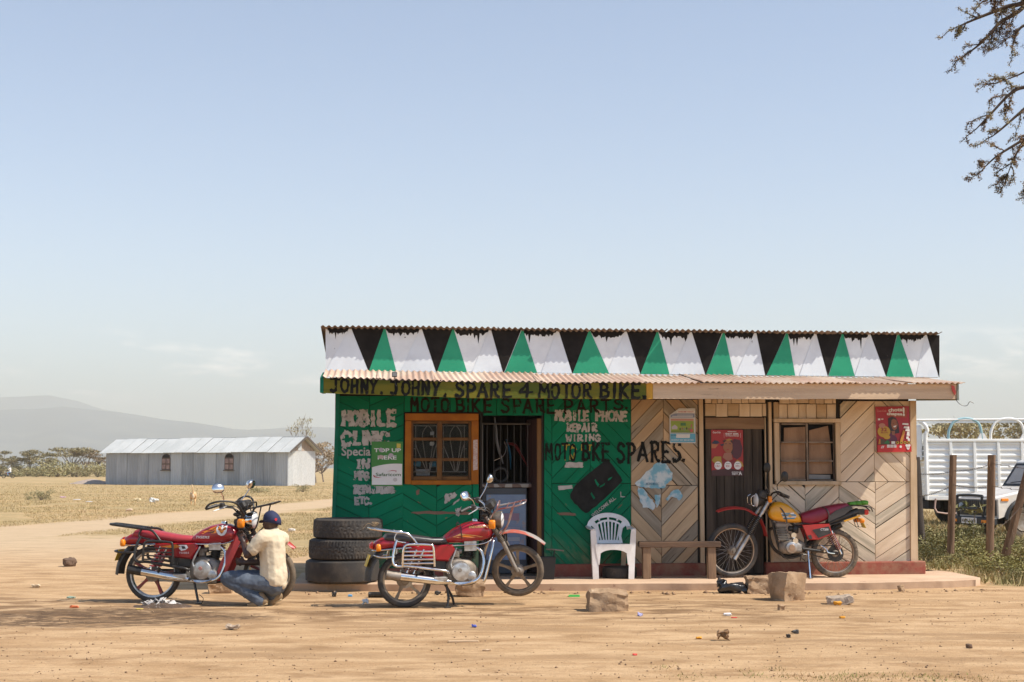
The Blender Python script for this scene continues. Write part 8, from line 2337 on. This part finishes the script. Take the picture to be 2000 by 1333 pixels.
def jeep():
    c = at(1906, 1045, 31.0)
    ang = rad(-161)
    root = thing('jeep', 'dusty white jeep with black bull bar and round headlights behind the fence', 'car', (c.x, 31.0, 0), (0, 0, ang))
    root.scale = (1, 1, 1)
    # local: x forward (front bumper at x=0), y to its left, z up; camera side is +y
    mw_ = M('dusty_white_car', (.70, .66, .60), .35, col2=(.60, .54, .47), sc=3, coat=.2)
    mk_ = M('car_black', (.018, .018, .019), .5)
    hw = .72
    def side(zs): return zs
    body_p = [(-.05, .42), (-.05, .83), (-.12, .865), (-1.15, 1.04), (-1.22, 1.06), (-1.22, .45), (-1.05, .45), (-.98, .62), (-.85, .76), (-.65, .80), (-.45, .76), (-.32, .62), (-.25, .48)]
    obj('front_body', prism(body_p, -hw, hw), mw_, root, smooth=.4)
    obj('bonnet', loft([[(-.08, -.60, .835), (-.08, .60, .835), (-1.18, .66, 1.05), (-1.18, -.66, 1.05)], [(-.10, -.56, .885), (-.10, .56, .885), (-1.18, .62, 1.09), (-1.18, -.62, 1.09)]]), mw_, root)
    obj('rear_body', prism([(-1.225, .45), (-1.225, 1.07), (-3.3, 1.05), (-3.35, .50), (-2.95, .48), (-2.85, .70), (-2.6, .80), (-2.35, .70), (-2.25, .45)], -hw, hw), mw_, root)
    # cabin
    obj('cabin', loft([[(-1.25, -.70, 1.072), (-1.25, .70, 1.072), (-3.3, .70, 1.055), (-3.3, -.70, 1.055)], [(-1.62, -.62, 1.63), (-1.62, .62, 1.63), (-3.25, .62, 1.64), (-3.25, -.62, 1.64)], [(-1.72, -.58, 1.68), (-1.72, .58, 1.68), (-3.2, .58, 1.68), (-3.2, -.58, 1.68)]]), mw_, root, smooth=.3)
    # windscreen, set on the sloping face
    def ws(y, z): t = (z - 1.072) / (1.63 - 1.072); return (-1.25 - .37 * t + .012, y * (1 - .11 * t), z)
    obj('windscreen_frame', ([ws(-.69, 1.10), ws(.69, 1.10), ws(.67, 1.60), ws(-.67, 1.60)], [(0, 1, 2, 3)]), mk_, root)
    def ws2(y, z): a = ws(y, z); return (a[0] + .006, a[1], a[2])
    gl = obj('windscreen', ([ws2(-.60, 1.15), ws2(.60, 1.15), ws2(.575, 1.55), ws2(-.575, 1.55)], [(0, 1, 2, 3)]), M('windscreen_glass', (.40, .36, .32), .12, spec=.7), root)
    obj('wiper', J(tube([ws2(-.1, 1.17), ws2(.30, 1.20)], .012, 5), tube([ws2(-.45, 1.17), ws2(-.1, 1.20)], .012, 5)), mk_, gl)
    obj('steering_wheel', tube([Vector(ws2(.28 + .16 * math.cos(a), 1.24 + .09 * math.sin(a))) + Vector((.01, 0, 0)) for a in np.linspace(0, 2 * math.pi, 14)[:-1]], .012, 5, closed=True), m_alu_d, gl)
    obj('side_window', prism([(-1.45, 1.12), (-1.70, 1.55), (-2.35, 1.56), (-2.35, 1.12)], .0, .01), m_glass, root, loc=(0, .668, 0), rot=(rad(7), 0, 0)) if False else None
    obj('mirror', cbox(-1.5, -1.38, .78, .90, 1.12, 1.30, .02), mk_, root)
    # black face
    obj('grille_panel', cbox(-.05, -.02, -.66, .66, .48, .81, .01), mk_, root)
    for kk in range(9): obj('grille_bar', cbox(-.02, -.008, -.30 + kk * .07, -.265 + kk * .07, .54, .79, .003), M('dark_bar', (.05, .05, .05), .4), root)
    for s in (-1, 1):
        h = obj('headlight', lathe([(0, .05), (.07, .04), (.10, .0), (.11, -.03)], (-.02, s * .50, .65), 'x', 20), m_alu_d, root, smooth=.8)
        obj('lens', lathe([(0, .062), (.06, .052), (.09, .015)], (-.02, s * .50, .65), 'x', 20), M('headlamp_glass', (.45, .50, .52), .08, spec=.8), h, smooth=.8)
        obj('indicator', cbox(.155, .175, s * .50 - .08, s * .50 + .08, .33, .39, .006), m_orange, root)
        obj('side_lamp', cbox(-.30, -.12, s * .725 - .02, s * .725 + .02, .79, .85, .008), m_orange, root)
    obj('bumper', cbox(.0, .16, -.76, .76, .27, .45, .03), mk_, root)
    obj('bull_bar', J(tube([(.12, -.42, .42), (.14, -.42, .82), (.12, -.36, .90), (.12, .36, .90), (.14, .42, .82), (.12, .42, .42)], .03, 8, 4), tube([(.13, -.42, .62), (.13, .42, .62)], .022, 8)), mk_, root, smooth=1)
    pl_ = obj('number_plate', cbox(.162, .170, -.26, .26, .30, .43, .004), m_whiteprint, root)
    g = text_geo('KAA 564R', .075, 0, 0, 0, .46, .02)
    obj('plate_lettering', [( .1715, v[0] - .23, v[2] + .33) for v in g[0]] and ([(.1715, v[0] - .23, v[2] + .33) for v in g[0]], g[1]), m_blackprint, pl_)
    for x_ in (-.65, -2.6):
        for s in (-1, 1):
            w = obj('wheel', lathe([(0, -.07), (.13, -.08), (.18, -.10), (.20, -.06), (.20, .06), (.18, .10), (.13, .08), (0, .07)], (x_, s * .63, .34), 'y', 24), m_alu_d, root, smooth=.6)
            obj('tyre', lathe([(.19, -.08), (.26, -.105), (.32, -.095), (.34, 0), (.32, .095), (.26, .105), (.19, .08)], (x_, s * .63, .34), 'y', 32), m_tyre_d, w, smooth=.8)
            obj('arch', tube([(x_ + .42 * math.cos(a), s * .735, .36 + .44 * math.sin(a)) for a in np.linspace(.1, math.pi - .1, 12)], .045, 6), mk_, root, smooth=1)
    obj('underbody', cbox(-3.1, -.15, -.5, .5, .30, .50, .02), m_dark, root)
jeep()

# leafy weeds along the fence
m_weed = M('weed_leaf', (0.10, 0.105, 0.03), .6, col2=(0.26, 0.215, 0.08), sc=4, rnd=.2, spec=.3)
WEED = []
for s_ in (31, 32, 33):
    g = shrub_geo(s_, 2.0, 1.8, 1500, .10)
    t = obj('stem', g[0], m_bark, smooth=1.0); c_ = obj('foliage', g[1], m_weed)
    for o in (t, c_): COL.objects.unlink(o)
    WEED.append((t, c_))
for i, (px, py, h, w, lab) in enumerate([(1822, 1072, .42, 1.1, 'leafy weed between the shop end and the fence'), (1838, 1086, .50, .9, 'tallest leafy weed left of the number plate post'), (1872, 1078, .55, .9, 'dark leafy weed right of the number plate post'), (1893, 1066, .40, 1.1, 'leafy weed under the jeep bumper'), (1902, 1094, .40, 1.0, 'weed with yellow leaves between the two upright posts'), (1815, 1098, .30, 1.2, 'low weed beside the red plinth'), (1848, 1108, .22, 1.4, 'low light green weed behind the porch corner'),
                                        (1912, 1118, .26, 1.2, 'pale weed in front of the split post'), (1962, 1126, .34, 1.3, 'grassy clump at the foot of the leaning post'), (1990, 1112, .40, 1.2, 'weed clump right of the leaning post'), (1940, 1084, .30, 1.4, 'weed behind the split post'), (1975, 1075, .32, 1.4, 'weed in front of the jeep wheel'), (1998, 1140, .22, 1.3, 'low weed at the right edge by the dirt')]):
    p = on_z(px, py)
    root = thing('weed', lab, 'weed', (p.x, p.y, -.02), (0, 0, i * 1.7), 'weeds along the fence')
    root.scale = (h / 2 * w, h / 2 * w, h / 2)
    inst('stem', WEED[i % 3][0], root); c_ = inst('foliage', WEED[i % 3][1], root)
    if i in (4, 7, 8, 9):
        c_.material_slots[0].link = 'OBJECT'; c_.material_slots[0].material = M('dry_weed_leaf', (.26, .22, .06), .7, col2=(.17, .16, .045), sc=4, rnd=.15)
def sapling():
    p = at(1900, 1072, 27.5)
    root = thing('sapling', 'thin sapling with few leaves in front of the jeep number plate', 'plant', (p.x, p.y, 0))
    top = at(1906, 1000, 27.5) - Vector((p.x, p.y, 0))
    obj('stem', tube([(0, 0, 0), (.03, 0, top.z * .5), (top.x, 0, top.z), (top.x + .12, 0, top.z + .10)], .010, 5, 4), m_bark, root)
    rr = random.Random(2)
    obj('foliage', J(leaf_cloud(rr, (top.x, 0, top.z + .05), .22, 26, .075, .7), leaf_cloud(rr, (top.x - .3, 0, top.z + .12), .14, 12, .07, .7), tube([(top.x, 0, top.z - .05), (top.x - .3, 0, top.z + .1)], .006, 4)), m_weed, root)
sapling()

# acacia whose branches hang into the upper right corner; its trunk stands right of the frame
def overhanging_tree():
    rng = random.Random(17)
    T = Vector((11.2, 21.5, 0))
    root = thing('acacia_tree', 'acacia branches with small brown leaves hanging into the upper right corner', 'tree', (T.x, T.y, 0))
    wood, tw, leaves = [], [], ([], [])
    fork = Vector((.1, 0, 2.6))
    wood.append(tube([(0, 0, -.1), (.05, 0, 1.3), fork], [.26, .21, .19], 12, 4))
    LV, LF = [], []
    def leafy(q, n, sp):
        for _ in range(n):
            c_ = q + Vector((rng.gauss(0, sp), rng.gauss(0, sp), rng.gauss(0, sp)))
            a = Vector((rng.uniform(-1, 1), rng.uniform(-1, 1), rng.uniform(-1, 1))).normalized()
            b_ = a.orthogonal().normalized()
            s_ = rng.uniform(.008, .021)
            k = len(LV)
            LV.extend([tuple(c_ - a * s_), tuple(c_ + b_ * s_ * .6), tuple(c_ + a * s_), tuple(c_ - b_ * s_ * .6)]); LF.append((k, k + 1, k + 2, k + 3))
    def twig(p0, d, L, lev):
        pts = [p0]; q = p0.copy(); dd = d.normalized()
        n = 6
        for i in range(n):
            dd = (dd + Vector((rng.uniform(-.25, .25), rng.uniform(-.25, .25), rng.uniform(-.22, .14)))).normalized()
            q = q + dd * (L / n); pts.append(q.copy())
            leafy(q, 4, .018)
            leafy((q + pts[-2]) / 2, 3, .014)
            if lev and rng.random() < .6:
                s_ = dd.cross(Vector((rng.uniform(-1, 1), rng.uniform(-1, 1), rng.uniform(-1, 1)))).normalized()
                twig(q, dd * .6 + s_ * .8, L * rng.uniform(.28, .5), lev - 1)
        tw.append(tube(pts, [(.010 if lev else .006) * (1 - .7 * i / n) for i in range(n + 1)], 4))
    def limb(points, r0, r1, dens=1.0, visible=True):
        P = [Vector(p_) - T for p_ in points]
        S_ = spline(P, 6)
        wood.append(tube(S_, [r0 + (r1 - r0) * i / (len(S_) - 1) for i in range(len(S_))], 7))
        m = len(S_)
        for i in range(2, m):
            d = (S_[i] - S_[i - 1]).normalized()
            for _ in range(1):
                if rng.random() < dens * (.30 + .45 * i / m):
                    s_ = d.cross(Vector((rng.uniform(-1, 1), rng.uniform(-1, 1), rng.uniform(-1, 1)))).normalized()
                    twig(S_[i], d * .8 + s_ * .9, rng.uniform(.2, .5) * (1 - .45 * i / m), 1)
        twig(S_[-1], S_[-1] - S_[-2], .3, 1)
    F0 = T + fork
    Yb = 20.6
    # limbs seen in the photograph, by where their tips hang
    hub1 = at(2120, -120, 21.2); hub2 = at(2130, 120, 21.0)
    limb([F0, T + Vector((.1, -.1, 5.0)), hub1], .15, .08, .15, False)
    limb([F0 + Vector((0, 0, .8)), T + Vector((.0, -.3, 4.6)), hub2], .11, .06, .2, False)
    limb([hub1, at(2014, -6, Yb), at(1964, 14, Yb), at(1909, 36, Yb), at(1872, 52, Yb)], .05, .010, .9)
    limb([hub1, at(2004, 9, Yb + .3), at(1954, 44, Yb + .3), at(1919, 82, Yb + .3), at(1884, 109, Yb + .3)], .045, .009, .8)
    limb([hub1, at(1994, -26, Yb - .3), at(1954, -11, Yb - .3), at(1919, 4, Yb - .3)], .04, .010, .9)
    limb([hub1, at(2044, 24, Yb + .5), at(1994, 54, Yb + .5), at(1979, 84, Yb + .5)], .04, .010, .8)
    limb([hub2, at(2024, 164, Yb), at(1979, 179, Yb), at(1934, 224, Yb), at(1907, 252, Yb)], .04, .008, .8)
    limb([hub2, at(2034, 184, Yb + .4), at(1994, 219, Yb + .4), at(1954, 254, Yb + .4), at(1939, 266, Yb + .4)], .035, .008, .7)
    limb([hub2, at(2044, 244, Yb - .2), at(1994, 276, Yb - .2), at(1949, 304, Yb - .2), at(1924, 326, Yb - .2)], .035, .008, .7)
    limb([hub2, at(2024, 134, Yb - .4), at(1984, 149, Yb - .4), at(1949, 162, Yb - .4)], .02, .006, .5)
    limb([hub2, at(2044, 274, Yb + .2), at(1999, 284, Yb + .2), at(1979, 314, Yb + .2), at(1968, 342, Yb + .2)], .025, .006, .5)
    limb([hub2, at(2064, 324, Yb), at(2034, 349, Yb), at(2016, 369, Yb)], .03, .008, .7)
    # the rest of the crown, right of the frame
    for k in range(9):
        a = k * 2.4
        tip = T + Vector((2.6 + 2.2 * math.cos(a), 1.6 * math.sin(a), 5.6 + rng.uniform(-.6, 1.6)))
        limb([F0, T + Vector((.9, .3 * math.sin(a), 4.4)), tip], .08, .015, .8)
    obj('trunk', J(*wood), M('dark_bark', (.075, .05, .036), .9, col2=(.045, .03, .022), sc=9, bump=.6), root, smooth=1)
    obj('twigs', J(*tw), MATS['dark_bark'], root)['kind'] = 'stuff'
    obj('crown', (LV, LF), M('brown_leaflet', (.155, .092, .046), .7, col2=(.20, .155, .065), sc=2.5, lo=.42, hi=.6, spec=.25), root)
overhanging_tree()
